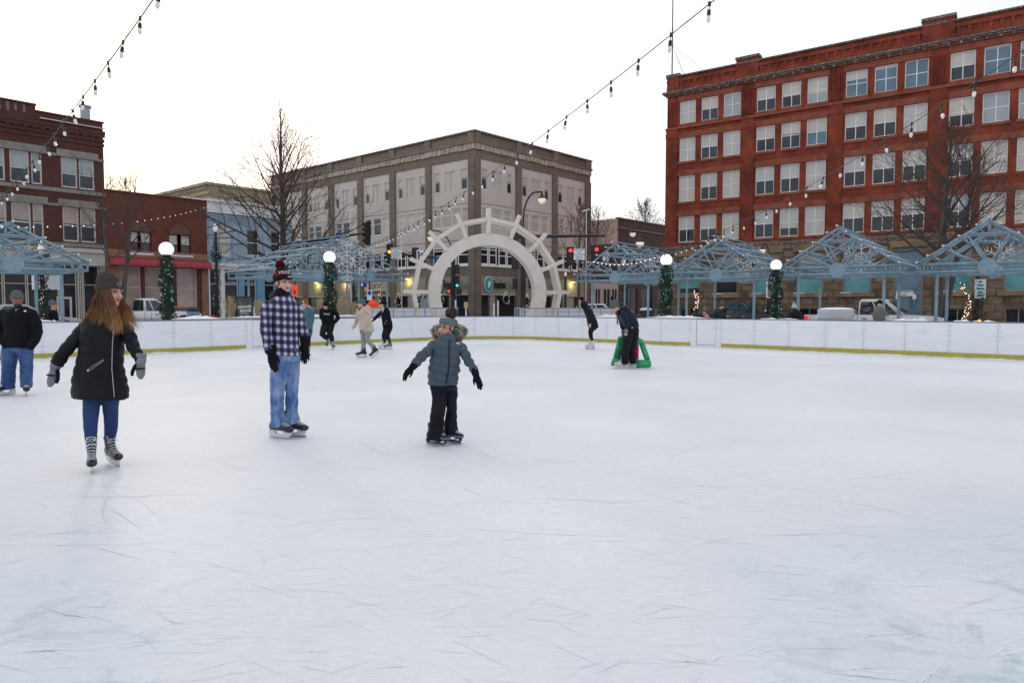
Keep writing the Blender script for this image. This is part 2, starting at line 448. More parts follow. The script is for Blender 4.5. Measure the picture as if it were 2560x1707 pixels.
g1 = V((math.cos(R(GA)), math.sin(R(GA)), 0)); n1 = V((-g1.y, g1.x, 0))
g2 = V((math.cos(R(48)), math.sin(R(48)), 0)); n2 = V((-g2.y, g2.x, 0))
strip('road_right', (13.5,41.5,0), g1, n1, -60, 40, -3, 10, m_asph, .0)
strip('road_left', (-20,41,0), g2, n2, -40, 45, -3.5, 8.5, m_asph, .004)
strip('sidewalk_right', (13.5,41.5,0), g1, n1, -60, 40, 10, 19, m_concrete, .12)

# ---------------------------------------------------------------- rink boards
m_board = mat('white_hdpe', (.80,.82,.85), .38, col2=(.70,.73,.77), scale=2.6, contrast=(.42,.8), stretch=(.5,.5,1.6), detail=8, bump=.05, bscale=3)
m_yel = mat('yellow_kick', (.43,.38,.05), .5, col2=(.36,.33,.06), scale=3)
m_cap = mat('board_cap', (.12,.15,.20), .5, col2=(.20,.23,.28), scale=3)
m_seam = mat('board_seam', (.30,.33,.37), .6)
rb = thing('rink_boards', 'long white rink dasher boards with yellow kick strip around the ice', 'rink boards')
# sample path by arc length
def resample(path, step):
    out = [path[0].copy()]; 
    for a, b in zip(path[:-1], path[1:]):
        k = max(1, int((b-a).length/step))
        for i in range(1, k+1): out.append(a.lerp(b, i/k))
    return out
fine = resample(board_path, .3)
cum = [0]
for a, b in zip(fine[:-1], fine[1:]): cum.append(cum[-1] + (b-a).length)
def pos(s_):
    s_ = max(0, min(cum[-1]-1e-6, s_)); import bisect
    i = bisect.bisect_right(cum, s_)-1; t = (s_-cum[i])/(cum[i+1]-cum[i])
    p = fine[i].lerp(fine[i+1], t); d = (fine[min(i+2,len(fine)-1)]-fine[max(i-1,0)]).normalized()
    return p, d
def s_of_px(px):
    best = None
    for i in range(int(cum[-1]/.02)):
        p, d = pos(i*.02)
        if p.y < 1: continue
        e = abs(PCX + FPX*p.x/p.y - px)
        if best is None or e < best[0]: best = (e, i*.02)
    return best[1]
seam_px = [103, 433, 527, 615, 631, 695, 773, 842, 1030, 1186, 1284, 1338, 1396, 1455, 1517, 1653, 1726, 1741, 1789, 1804, 1886, 1972, 2064, 2161, 2264, 2375, 2496]
seams = [s_of_px(p) for p in seam_px]
first, last = seams[0], seams[-1]
s_list = [first-2.1*k for k in range(6,0,-1)] + seams + [last+2.1*k for k in range(1,6)]
gate_idx = {(631,695):1, (1741,1789):1}; nokick = {(615,631),(631,695),(1726,1741),(1741,1789),(1789,1804)}
BH = 1.0
def sweep(mb, s0, s1, off0, off1, z0, z1, step=.3):
    """a curved slab between two offsets behind the ice edge"""
    k = max(1, int(math.ceil((s1-s0)/step))); vs = []; fs = []
    for i in range(k+1):
        p, d = pos(s0+(s1-s0)*i/k); n = V((-d.y, d.x, 0))
        for o_, z_ in ((off0,z0),(off1,z0),(off1,z1),(off0,z1)):
            q = p + n*o_; vs.append((q.x,q.y,z_))
    for i in range(k):
        for a in range(4):
            b = (a+1)%4; fs.append((4*i+a, 4*i+b, 4*i+4+b, 4*i+4+a))
    fs.append((3,2,1,0)); fs.append((4*k,4*k+1,4*k+2,4*k+3))
    mb.add(vs, fs)
for i, (a, b) in enumerate(zip(s_list[:-1], s_list[1:])):
    j = i-6; key = (seam_px[j], seam_px[j+1]) if 0 <= j < len(seam_px)-1 else None
    g = .004
    mb = MB(); isg = key in gate_idx
    if isg: sweep(mb, a+.012, b-.012, .02, .06, .09, BH-.01)
    else: sweep(mb, a+g, b-g, 0, .05, .01, BH)
    pn = mb.build('gate' if isg else 'panel', m_board, rb)
    if isg: pn['label'] = 'flush white gate panel in the boards'
    mb = MB(); mb.mi = 0
    if isg:
        mb2 = MB(); sweep(mb2, a+.0, b-.0, .062, .08, .0, BH); mb2.build('gate_backing', m_seam, rb)
        mb2 = MB(); sweep(mb2, a+.012, b-.012, .0, .05, .0, .075); mb2.build('threshold', m_board, rb)
    else:
        for k in range(6):                           # bolts beside the seam
            z = .2 + .72*k/5
            for ss in (a+.05, b-.05):
                p, d = pos(ss); n = V((-d.y,d.x,0)); q = p - n*.002
                mb.box((q.x,q.y,z), (.022,.012,.016), rz=math.atan2(d.y,d.x))
        mb.build('bolt_row', m_seam, pn)
    if key not in nokick:
        mb = MB(); sweep(mb, a, b, -.012, .0-.001, .0, .155); mb.build('kick_strip', m_yel, rb)
mb = MB(); sweep(mb, s_list[0], s_list[-1], .051, .09, .0, BH-.02); mb.build('backing', m_seam, rb)
mb = MB(); sweep(mb, s_list[0], s_list[-1], .02, .16, BH+.001, BH+.035); mb.build('cap_rail', m_cap, rb)
# scraped snow along the foot of the boards
mb = MB(); vs=[]; fs=[]; k=0; r3=random.Random(5)
ss = first-8
while ss < last+8:
    p, d = pos(ss); n = V((-d.y,d.x,0)); h = .012+.05*max(0, noise.noise(V((ss*.7,1,0)))) + .02*r3.random(); wv = .06+.16*max(0,noise.noise(V((ss*.5,3,0))))+.04*r3.random()
    for o_, z_ in ((-.013,h),(-.013-wv*.5,h*.55),(-.013-wv,.0015)):
        q = p+n*o_; vs.append((q.x,q.y,z_))
    if k: 
        b = 3*k; fs += [(b-3,b-2,b+1,b),(b-2,b-1,b+2,b+1)]
    k += 1; ss += .12
mb.add(vs, fs); o = mb.build('snow', m_snow, smooth=True); tag(o, 'thin line of scraped snow along the foot of the white boards', 'snow', kind='stuff')
# snow covered ledge behind the boards
lw = thing('ledge_wall', 'low grey stone ledge capped with snow behind the rink boards', 'wall')
for (s0, s1, o0, o1, zt) in ((s_of_px(60), s_of_px(330), 1.6, 2.4, .93),):
    pass
def ledge(px0, px1, o0, o1, zt):
    mb = MB(); sweep(mb, s_of_px(px0), s_of_px(px1), o0, o1, -.1, zt); mb.build('stone_block', m_concrete, lw)
    mb = MB(); s0_, s1_ = s_of_px(px0), s_of_px(px1); k = 40; vs=[]; fs=[]
    for i in range(k+1):
        p, d = pos(s0_+(s1_-s0_)*i/k); n = V((-d.y,d.x,0))
        for j in range(7):
            t = j/6; q = p+n*(o0-.02+(o1-o0+.04)*t)
            hh = zt + .003 + (.05+.06*(.5+noise.noise(V((i*.35,j*.5,zt*7))))) * math.sin(math.pi*min(1,max(0,t)))**.5 * min(1, 3*i/k, 3*(k-i)/k)
            vs.append((q.x,q.y,hh))
    for i in range(k):
        for j in range(6): fs.append((7*i+j,7*i+j+1,7*i+8+j,7*i+7+j))
    mb.add(vs, fs); mb.build('snow_cap', m_snow, lw, smooth=True)
ledge(96, 200, 1.2, 2.0, .98); ledge(505, 605, 1.3, 2.6, 1.03); ledge(655, 1010, 1.6, 3.0, 1.05)
ledge(1420, 1500, 1.4, 2.2, 1.0); ledge(1560, 1735, 1.0, 1.9, 1.0); ledge(1815, 1985, 1.2, 2.1, .95); ledge(2180, 2300, 1.0, 1.8, .98); ledge(2310, 2520, 1.1, 1.5, .96)
# ================================================================ BUILDINGS
m_frame = mat('window_frame_white', (.62,.60,.56), .55)
m_framew = mat('window_frame_pale', (.82,.82,.80), .5)
def blindmat(name, c): return mat(name, c, .5, coat=.45, col2=tuple(x*.9 for x in c), scale=.7)
m_blind = blindmat('roller_blind', (.56,.545,.51)); m_blind2 = blindmat('cream_blind', (.58,.54,.47)); m_blind3 = blindmat('grey_blind', (.38,.42,.43))
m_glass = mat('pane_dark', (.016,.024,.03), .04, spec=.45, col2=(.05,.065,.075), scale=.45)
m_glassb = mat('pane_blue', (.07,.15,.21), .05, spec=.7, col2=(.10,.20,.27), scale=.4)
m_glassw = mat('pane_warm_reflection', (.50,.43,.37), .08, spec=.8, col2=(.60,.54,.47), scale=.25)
m_glasst = mat('pane_warm_dim', (.20,.15,.125), .05, spec=.8, col2=(.42,.33,.28), scale=.35)  # warm sunset reflection painted into the glass colour
rw = random.Random(11)
def window(F, par, u0, u1, z0, z1, cols=1, rails=(.5,), fr=None, glass=None, blind=0.0, bm=None, y=.13, fw=.07, rfm=None, sill=None):
    """F = matrix of the facade in par's space"""
    fr = fr or m_frame; glass = glass or m_glass
    mb = MB(F); d = .07
    mb.b2(u0,u0+fw,y,y+d,z0,z1); mb.b2(u1-fw,u1,y,y+d,z0,z1); mb.b2(u0+fw,u1-fw,y,y+d,z1-fw,z1); mb.b2(u0+fw,u1-fw,y,y+d,z0,z0+fw*1.15)
    for c in range(1, cols):
        uc = u0+(u1-u0)*c/cols; mb.b2(uc-fw*.42,uc+fw*.42,y+.006,y+d-.004,z0+fw*1.15,z1-fw)
    for r_ in rails:
        zc = z0+(z1-z0)*r_; mb.b2(u0+fw,u1-fw,y+.012,y+d-.008,zc-fw*.4,zc+fw*.4)
    w_ = mb.build('window', fr, par)
    p = MB(F); p.b2(u0+.01,u1-.01,y+.045,y+.06,z0+.01,z1-.01); p.build('pane', glass, w_)
    if blind > 0:
        zb = z1-(z1-z0)*blind
        b = MB(F); b.b2(u0+fw*.7,u1-fw*.7,y+.03,y+.043,max(zb,z0+.03),z1-.03); b.build('blind', bm or m_blind, w_)
    if sill is not None:
        q = MB(F); q.b2(u0-.06,u1+.06,-.07,y,z0-.13,z0-.002); q.build('sill', sill, w_)
    return w_
I4 = Matrix.Identity(4)
def shell(mb, u0, u1, z0, z1, dep, y0=.0):
    """back, sides and roof behind a facade"""
    mb.add([(u0,y0,z0),(u0,dep,z0),(u0,dep,z1),(u0,y0,z1),(u1,y0,z0),(u1,dep,z0),(u1,dep,z1),(u1,y0,z1)], [(1,0,3,2),(4,5,6,7),(5,1,2,6),(3,7,6,2)])

# ---------------------------------------------------------------- big red brick block, right
m_red = brick('red_brick', (.33,.047,.016), (.215,.031,.012), (.25,.08,.045), stain=(.30,.25,.23), sten=.85, sscale=.5)
m_redst = mat('red_sandstone', (.31,.085,.043), .85, col2=(.19,.05,.028), scale=1.6, bump=.3, bscale=8)
m_dkcorn = mat('weathered_cornice', (.10,.07,.06), .85, col2=(.30,.235,.20), scale=5, contrast=(.45,.62), stretch=(1,1,2))
m_ash = brick('brown_ashlar', (.255,.18,.115), (.165,.12,.08), (.135,.098,.066), bw=.95, bh=.55, stain=(.34,.31,.29), sten=.85, sscale=.9, bumps=.8, wob=1.0)
m_ashd = mat('brown_stone_band', (.30,.20,.115), .85, col2=(.17,.12,.08), scale=1.3, bump=.5, bscale=5)
m_teal = mat('teal_film', (.05,.25,.27), .12, col2=(.075,.32,.33), scale=.4, coat=.5)
A7 = at(1663, 767, 62); F7 = Frame((A7.x, A7.y), -35.0)
t7 = thing('brick_block', 'tall red brick apartment block with pale windows above a brown stone base', 'building', (A7.x,A7.y,0), F7.ang)
def c5(x, y): return (1640+x*.3827, y*.3827)
def c6(x, y): return (2060+x*.3571, y*.3571)
zz = lambda x,y: F7.z(*c5(x,y))
cols = [c5(148,1230),c5(253,1230)],[c5(288,1215),c5(398,1215)],[c5(433,1200),c5(546,1200)],[c5(648,1180),c5(771,1180)],[c5(811,1160),c5(936,1160)],[c5(977,1140),c5(1109,1140)],[c6(138,1200),c6(289,1200)],[c6(338,1180),c6(496,1180)],[c6(548,1160),c6(714,1160)],[c6(865,1130),c6(1040,1130)],[c6(1099,1100),c6(1287,1100)],[c6(1350,1090),c6(1545,1090)]
U = [(F7.u(*a), F7.u(*b)) for a, b in cols]
gap = U[10][0]-U[9][1]
last_u = U[11][1]
U += [(last_u+1.5, last_u+3.1), (last_u+3.6, last_u+5.2), (last_u+5.7, last_u+7.3)]
rows = [(zz(150,815),zz(150,667)),(zz(148,1060),zz(148,906)),(zz(148,1322),zz(148,1152)),(F7.z(1660+138*.2614,500+408*.2614),F7.z(1660+138*.2614,500+160*.2614))]
zst = F7.z(1660+100*.2614, 500+450*.2614)            # top of the stone base
ztop = zz(100,515); zcor = zz(62,625)
END7 = last_u+9
holes = [(a,b,r0,r1) for (a,b) in U for r0,r1 in rows]
mb = MB(); mb.wall(0, END7, zst, ztop-.35, holes); 
mb.wall(0, END7, ztop-.35, ztop, []); shell(mb, 0, END7, -1, ztop-.02, 20)
mb.build('wall', m_red, t7)
bl = {}
pat = {0:[1,.5,.1,.52,.55,.62,.35,.12,0,.5,.1,.3,.4,.5,.5], 1:[1,.52,1,.5,.45,.48,.5,.5,1,.6,1,1,.5,.5,1], 2:[1,.5,1,.5,.5,1,.5,.5,.5,.45,1,1,.6,.5,1], 3:[.5,.55,1,.5,.7,1,.5,.52,.5,.5,1,1,.6,.5,.5]}
for ri, (r0, r1) in enumerate(rows):
    for ci, (a, b) in enumerate(U):
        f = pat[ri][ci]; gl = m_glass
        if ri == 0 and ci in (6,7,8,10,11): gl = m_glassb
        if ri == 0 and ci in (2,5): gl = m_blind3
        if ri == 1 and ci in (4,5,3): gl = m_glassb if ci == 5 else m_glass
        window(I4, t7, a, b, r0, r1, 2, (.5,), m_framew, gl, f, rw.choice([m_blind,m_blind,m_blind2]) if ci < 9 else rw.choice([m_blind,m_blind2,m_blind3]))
# stone lintel bands, sills, pilasters
groups = [(0,2),(3,5),(6,8),(9,11),(12,14)]
mb = MB()
for ri, (r0, r1) in enumerate(rows):
    for (i, j) in groups:
        mb.b2(U[i][0]-.12, U[j][1]+.12, -.06, .05, r1+.003, r1+.47)
        for k in range(i, j+1): mb.b2(U[k][0]-.1, U[k][1]+.1, -.09, .12, r0-.2, r0-.003)
mb.build('lintel_band', m_redst, t7)
piers = [(0, U[0][0]-.13)] + [(U[j][1]+.13, U[j+1][0]-.13) for (_, j) in groups[:-1]]
for a, b in piers:
    mb = MB()
    mb.b2(a-.001 if a else -.06, b, -.13, -.004, zst+.02, rows[0][0]-.25)
    mb.b2(a-.03 if a else -.08, b+.03, -.17, -.004, rows[1][1]+.05, rows[1][1]+.45)
    mb.build('pilaster', m_red, t7)
    mb = MB(); n = int((b-a)/.13)                        # ribbed brick panels between the top windows
    for k in range(n): mb.b2(a+.06+(b-a-.12)*k/n, a+.06+(b-a-.12)*(k+.55)/n, -.12, -.004, rows[0][0]-.05, rows[0][1]+.02)
    mb.build('ribbed_panel', m_red, t7)
mb = MB(); mb.b2(-.1, END7, -.2, -.004, rows[0][0]-.42, rows[0][0]-.24); mb.b2(-.1, END7, -.16, -.004, rows[0][1]+.5, rows[0][1]+.92); mb.build('string_course', m_redst, t7)
mb = MB(); mb.b2(-.35, END7, -.44, -.004, zcor, zcor+.13)
mb.b2(-.28, END7, -.34, -.005, zcor-.12, zcor-.001)
for k in range(int(END7/.75)): mb.b2(.1+k*.75, .30+k*.75, -.30, -.006, zcor-.30, zcor-.122)
mb.build('cornice', m_dkcorn, t7)
mb = MB()
k = 0; u_ = .6
while u_ < END7-1:                                      # recessed parapet panels read as ribs between
    mb.b2(u_, u_+.2, -.1, -.004, zcor+.55, ztop-.45); u_ += .62
mb.b2(-.05, END7, -.12, -.006, ztop-.44, ztop-.18); mb.b2(-.05, END7, -.12, -.006, zcor+.2, zcor+.54)
mb.build('parapet_panel', m_red, t7)
mb = MB(); mb.b2(-.1, END7, -.2, .5, ztop+.002, ztop+.12); mb.build('coping', m_dkcorn, t7)
pu = [F7.u(*c5(100,500))*0+.55, F7.u(*c5(600,400)), F7.u(*c6(805,150)), last_u+5]
pw = [1.1, 1.8, 2.0, 2.0]; ph = [.1, .38, .38, .38]
for a, ww, hh in zip(pu, pw, ph):
    mb = MB(); m2b = MB()
    mb.b2(a-ww/2, a+ww/2, -.16, .6, zcor+.21, ztop+hh); m2b.b2(a-ww/2-.08, a+ww/2+.08, -.24, .7, ztop+hh+.002, ztop+hh+.2)
    mb.build('parapet_pier', m_red, t7); m2b.build('pier_cap', m_dkcorn, t7)
# stone base
z0b, z1b = F7.z(1660+300*.2614, 500+905*.2614), F7.z(1660+250*.2614, 500+545*.2614)
def ub(x, r=7): return F7.u((1660 if r == 7 else 2080)+x*.2614, 700)
B = [(ub(140),ub(350)),(ub(488),ub(712)),(ub(868),ub(1112)),(ub(1268),ub(1532)),(ub(105,8),ub(380,8)),(ub(590,8),ub(872,8)),(ub(1085,8),ub(1340,8)),(ub(1640,8),ub(1960,8))]
bu = B[-1][1]; B += [(bu+2, bu+5.2)]
zbs = F7.z(1660+160*.2614, 500+1110*.2614); zbt = F7.z(1660+160*.2614, 500+1032*.2614)
holes = [(a,b,z0b,z1b) for a,b in B]
bh = [(a+.15,b-.15,-.3,zbt) for i,(a,b) in enumerate(B) if i != 5]
holes[5] = (B[5][0],B[5][1],-.3,z1b)
mb = MB(); mb.wall(-.25, END7, -1, zst-.25, holes+bh, y=-.22, rev=.4)
mb.add([(-.25,-.22,-1),(-.25,.0,-1),(-.25,.0,zst-.25),(-.25,-.22,zst-.25)], [(0,1,2,3)])
mb.build('stone_base', m_ash, t7)
mb = MB(); mb.b2(-.4, END7, -.42, -.005, zst-.249, zst+.015); mb.b2(-.36, END7, -.34, -.225, zst-.62, zst-.252); mb.build('base_cornice', m_dkcorn, t7)
for i, (a,b) in enumerate(B):
    mb = MB(); mb.b2(a-.25, b+.25, -.36, -.224, z1b+.03, z1b+1.0); mb.build('stone_lintel', m_ashd, t7)
    if i != 5:
        mb = MB(); mb.b2(a-.3, b+.3, -.42, -.05, z0b-.3, z0b-.004); sl_ = mb.build('stone_sill', m_ashd, t7)
        if i in (1,2,3,4,6): mb = MB(); mb.b2(a-.1, a+.65, -.41, -.06, z0b-.003, z0b+.05); mb.build('sill_snow', m_snow, sl_)
m_greyfr = mat('grey_frame', (.28,.26,.23), .6)
m_transom = mat('transom_panel', (.30,.29,.27), .4, col2=(.22,.22,.21), scale=1, coat=.3)
fr_t = (F7.z(1660+250*.2614, 500+655*.2614)-z0b)/(z1b-z0b)
for i, (a,b) in enumerate(B):
    g = {1: m_dkglass}.get(i, m_teal)
    if i == 5:
        dz = z1b - (z1b-z0b)*1.0
        w_ = window(I4, t7, a, b, -.28, z1b, 1, (.66,.45), m_greyfr, m_glassb, 0, y=.0, fw=.12)
        w_['label'] = 'grey double entrance with transom'
        continue
    w_ = window(I4, t7, a, b, z0b, z1b, 1, (fr_t,), m_greyfr, g, 1-fr_t+.0, m_transom, y=.0, fw=.13)
    if i == 0:
        q = MB(); q.b2(a+.15,b-.15,-.0+.028,.04,z0b+.1,z0b+.55); q.build('dark_gap', m_dkglass, w_)
for i, (a,b) in enumerate(B):
    if i == 5: continue
    window(I4, t7, a+.15, b-.15, -.28, zbt, 2, (.3,), m_greyfr, m_dkglass, 0, y=.02, fw=.08)
# rent sign
ax, az = F7.hit(2080+697*.2614, 500+893*.2614)
rs = thing('rent_sign', 'white sign reading APARTMENT for RENT on the stone base doorway', 'sign', (F7.M @ V((ax,-.1,az)))[:], F7.ang)
sw = abs(F7.u(2080+780*.2614)-F7.u(2080+614*.2614)); sh = sw*.38
mb = MB(); mb.b2(-sw/2,sw/2,0,.03,-sh/2,sh/2); mb.build('board', m_white, rs)
m_ink = mat('black_ink', (.015,.015,.015), .6)
for s_, dz, sz in (('APARTMENT',.3,.3),('for',.02,.22),('RENT',-.29,.3)):
    text(s_, sh*sz*1.15, T(V((0,-.006,dz*sh))), m_ink, 'lettering', rs, .004, bold=.012, xs=1.28 if s_ != 'for' else 1)
# sconces by the door
for x_, lab in ((632,'left'),(790,'right')):
    ax, az = F7.hit(2080+x_*.2614, 500+955*.2614)
    sc_ = thing('wall_lamp', 'small white lantern on the %s of the entrance below the rent sign' % lab, 'wall lamp', (F7.M @ V((ax,-.25,az)))[:], F7.ang, 'lanterns by the apartment entrance')
    mb = MB(); mb.lathe([(.05,.0),(.14,.05),(.15,.3),(.05,.42)], n=8); mb.build('shade', m_white, sc_)
    mb = MB(); mb.lathe([(.03,-.3),(.05,-.1),(.05,.0)], n=8); mb.bar((0,0,-.1),(0,.2,-.1),.04,.04); mb.build('bracket', m_greyfr, sc_)

# ---------------------------------------------------------------- dark brick block, left
m_dkb = brick('dark_red_brick', (.12,.034,.024), (.085,.026,.02), (.07,.04,.03), stain=(.5,.45,.42), sten=.6)
m_stone = mat('grey_stone', (.29,.26,.23), .85, col2=(.20,.18,.165), scale=1.7, bump=.4, bscale=6)
m_cream = mat('cream_paint', (.52,.49,.43), .6, col2=(.44,.42,.38), scale=1.3)
aL = 48.0; LL = 14.0
Aend = at(270, 767, 50); dL = V((math.cos(R(aL)), math.sin(R(aL)), 0)); A1 = Aend - dL*LL
F1 = Frame((A1.x, A1.y), aL)
t1 = thing('corner_block', 'three storey dark brick building with a tall raised parapet at the left edge', 'building', (A1.x,A1.y,0), F1.ang)
def c1(x, y): return (x*.38267, 230+y*.38267)
def u1_(x, y=900): return F1.u(*c1(x, y))
upz = (F1.z(*c1(470,628)), F1.z(*c1(470,430))); loz = (F1.z(*c1(470,978)), F1.z(*c1(470,752)))
pr = [(u1_(78),u1_(206)),(u1_(217),u1_(289)),(u1_(411),u1_(518)),(u1_(526),u1_(629))]
w0 = pr[0][1]-pr[0][0]
pr = [(pr[0][0]-.25-(pr[1][1]-pr[1][0]), pr[0][0]-.25)] + pr
pr = [(pr[0][0]-4.4, pr[0][0]-3.0),(pr[0][0]-2.75, pr[0][0]-1.35)] + pr
zt1 = F1.z(*c1(706,213)); zr1 = zt1 + (F1.z(*c1(232,97))-F1.z(*c1(232,135)))
ur = u1_(231, 120)
zco = F1.z(*c1(640,1035)); zco0 = F1.z(*c1(640,1128))
holes = [(a,b,z0,z1) for a,b in pr for z0,z1 in (upz,loz)]
mb = MB(); mb.wall(0, LL, zco, zt1, holes); mb.wall(0, ur, zt1+.002, zr1, [])
shell(mb, 0, LL, -1, zt1-.02, 14); shell(mb, 0, ur, zt1-.02, zr1, .7)
mb.build('wall', m_dkb, t1)
for z0, z1 in (upz, loz):
    for k, (a, b) in enumerate(pr):
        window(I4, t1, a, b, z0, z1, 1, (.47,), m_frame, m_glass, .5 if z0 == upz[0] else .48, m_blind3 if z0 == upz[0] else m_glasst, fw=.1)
mb = MB()
for z0, z1 in (upz, loz):
    mb.b2(pr[2][0]-.25, pr[4][1]+.25, -.08, .04, z1+.004, z1+.5); mb.b2(pr[5][0]-.25, pr[6][1]+.25, -.08, .04, z1+.004, z1+.5)
    mb.b2(pr[0][0]-.25, pr[1][1]+.25, -.08, .04, z1+.004, z1+.5)
    mb.b2(0, LL+.03, -.06, -.004, z0-.36, z0-.1)
    for a, b in ((pr[4][1]+.26, pr[5][0]-.26), (pr[6][1]+.26, LL+.02)): mb.b2(a, b, -.05, -.004, z1-.02, z1+.16)
mb.build('lintel_band', m_stone, t1)
mb = MB()
for k, zf in enumerate((.25,.42,.6,.72)):
    z = upz[1]+.6 + (zt1-upz[1]-.9)*zf; mb.b2(0, LL+.05+.02*k, -.06-.035*k, -.004, z, z+.22)
u_ = .2
while u_ < LL: mb.b2(u_, u_+.22, -.14, -.005, upz[1]+.75+(zt1-upz[1])*.3, upz[1]+.75+(zt1-upz[1])*.3+.5); u_ += .5
mb.build('corbel_band', m_dkb, t1)
mb = MB(); mb.b2(ur+.2, LL+.12, -.2, -.004, zt1-.42, zt1-.38); mb.build('snow_ledge', m_snow, t1)
mb = MB(); mb.b2(ur-.0, LL+.08, -.08, .4, zt1+.003, zt1+.1); mb.b2(0, ur+.05, -.08, .75, zr1+.003, zr1+.12); mb.build('coping', m_dkb, t1)
m_fade = mat('faded_lettering', (.24,.20,.19), .9, col2=(.13,.08,.07), scale=5)
ax, az = F1.hit(*c1(110,105))
for k in range(9):
    mb = MB(); mb.b2(ur-4.4+.46*k, ur-4.4+.46*k+.1+.1*rw.random(), -.02, -.004, zt1-.25+.1*rw.random(), zt1+.32); mb.build('faded_lettering', m_fade, t1)
mb = MB(); q = F1.hit(*c1(583,170)); mb.lathe([(.32,-1.5),(.32,.85),(.42,.86),(.42,1.0),(.25,1.02)], (q[0]+.1, 1.2, q[1]+.1)); mb.build('vent_pipe', mat('galvanised', (.30,.34,.35), .4, metal=.6), t1)
# shopfront: cream cornice, glass bays, pilasters
us = [u1_(-900)*0, u1_(0)-2.6, u1_(0)+.1, u1_(235), u1_(375), u1_(492), u1_(530), u1_(640), u1_(710)]
mb = MB(); mb.b2(0, LL+.02, -.3, .05, zco-.22, zco+.06); mb.b2(0, LL+.01, -.12, .05, zco0+.02, zco-.222); mb.b2(0, LL, -.16, .05, zco0-.1, zco0+.018); mb.build('shop_cornice', m_cream, t1)
mb = MB(); mb.b2(us[7], LL, -.1, .3, -.6, zco0-.102); mb.build('pier', m_stone, t1)
mb = MB()
for a, b in ((us[5],us[6]),): 
    for k in range(3): mb.b2(a+(b-a)*k/3+.03, a+(b-a)*(k+1)/3-.03, -.1+.03*(k%2), .3, -.6, zco0-.102)
mb.build('pilaster', m_cream, t1)
zr = F1.z(*c1(600,1228))
for a, b in ((us[6]+.05,us[7]-.02),(us[4],us[5]-.03),(us[3]-1.2+.6,us[4]-.03),(us[2],us[3]-.65),(us[2]-3,us[2]-.05),(0.05,us[2]-3.05)):
    window(I4, t1, a, b, -.5, zco0-.103, 1 if b-a < 2 else 2, (.72,), m_cream, m_dkglass, 0, y=.1, fw=.06)
mb = MB(); du0, du1 = u1_(355), u1_(455); mb.b2(du0,du0+.14,.04,.098,-.5,2.15); mb.b2(du1-.14,du1,.04,.098,-.5,2.15); mb.b2(du0+.14,du1-.14,.04,.098,2.0,2.15); mb.build('door_frame', m_cream, t1)
mb = MB(); mb.b2(u1_(490),u1_(560),-.5,.0,-.5,.55); mb.build('plinth', m_concrete, t1)

# ---------------------------------------------------------------- two storey red brick with arches
m_rb2 = brick('rust_brick', (.19,.043,.024), (.14,.034,.02), (.12,.06,.045), stain=(.55,.45,.4), sten=.55)
m_rst = mat('rusticated_stone', (.33,.17,.105), .9, col2=(.24,.12,.08), scale=2, bump=.5, bscale=5)
m_awn = mat('red_awning', (.37,.035,.05), .6, col2=(.30,.03,.042), scale=2)
m_dkred = mat('dark_red_paint', (.11,.012,.014), .5)
F2 = Frame((Aend.x, Aend.y), aL); 
t2 = thing('arched_shop', 'two storey rust brick shop with two arched windows and a red awning', 'building', (Aend.x,Aend.y,0), F2.ang)
def c2(x, y): return (x*.27211, 500+y*.27211)
def u2_(x, y=700): return F2.u(*c2(x,y))
L2 = u2_(1908); zt2 = F2.z(*c2(1900,18)); 
ww = [(u2_(1197),u2_(1283)),(u2_(1303),u2_(1397)),(u2_(1562),u2_(1646)),(u2_(1672),u2_(1757))]
wz = (F2.z(*c2(1700,508)), F2.z(*c2(1700,322)))
za = F2.z(*c2(1663,200)); zb2 = F2.z(*c2(1600,525)); zs2 = F2.z(*c2(1700,548)); zaw = F2.z(*c2(1700,555)); zaw0 = F2.z(*c2(1700,628))
holes = [(ww[0][0]-.02,ww[1][1]+.02,wz[0],wz[1]),(ww[2][0]-.02,ww[3][1]+.02,wz[0],wz[1])]
mb = MB(); mb.wall(0, L2, zb2, zt2, holes, rev=.25); shell(mb, 0, L2, -1, zt2-.02, 14); mb.build('wall', m_rb2, t2)
m_archp = mat('arch_panel', (.17,.075,.055), .8, col2=(.13,.06,.05), scale=2)
for a, b in ((ww[0][0],ww[1][1]),(ww[2][0],ww[3][1])):
    cx_, rr_ = (a+b)/2, (b-a)/2
    mb = MB(); 
    for k in range(12):
        q0, q1 = math.pi*k/12, math.pi*(k+1)/12
        mb.prism([(cx_+rr_*1.0*math.cos(q0),wz[1]+.12+rr_*math.sin(q0)),(cx_+rr_*1.32*math.cos(q0),wz[1]+.12+rr_*1.3*math.sin(q0)),(cx_+rr_*1.32*math.cos(q1),wz[1]+.12+rr_*1.3*math.sin(q1)),(cx_+rr_*1.0*math.cos(q1),wz[1]+.12+rr_*math.sin(q1))], -.09, -.003)
    mb.build('arch_ring', m_rb2, t2)
    mb = MB(); mb.prism([(cx_+rr_*math.cos(math.pi*k/20), wz[1]+.12+rr_*math.sin(math.pi*k/20)) for k in range(21)], -.02, -.004); mb.b2(a,b,-.06,.0,wz[1]+.0,wz[1]+.115); mb.build('arch_panel', m_archp, t2)
    mb = MB(); mb.b2(a-.15,b+.15,-.12,.1,wz[0]-.16,wz[0]-.003); mb.build('sill', m_white, t2)
for k, (a,b) in enumerate(ww): window(I4, t2, a, b, wz[0]+.01, wz[1]-.01, 1, (.5,), m_dkred, m_glass, .5, m_blind, fw=.06, y=.12)
mb = MB(); mb.b2(0, L2, -.1, -.004, zs2-.02, zb2+.35); mb.b2(0,L2,-.02,.2,zaw0-.05,zs2-.022)
mb.b2(.02, u2_(1080), -.12, .3, -.6, zaw0-.052); mb.b2(u2_(1848), L2-.02, -.12, .3, -.6, zaw0-.052)
mb.build('stone_band', m_rst, t2)
mb = MB()
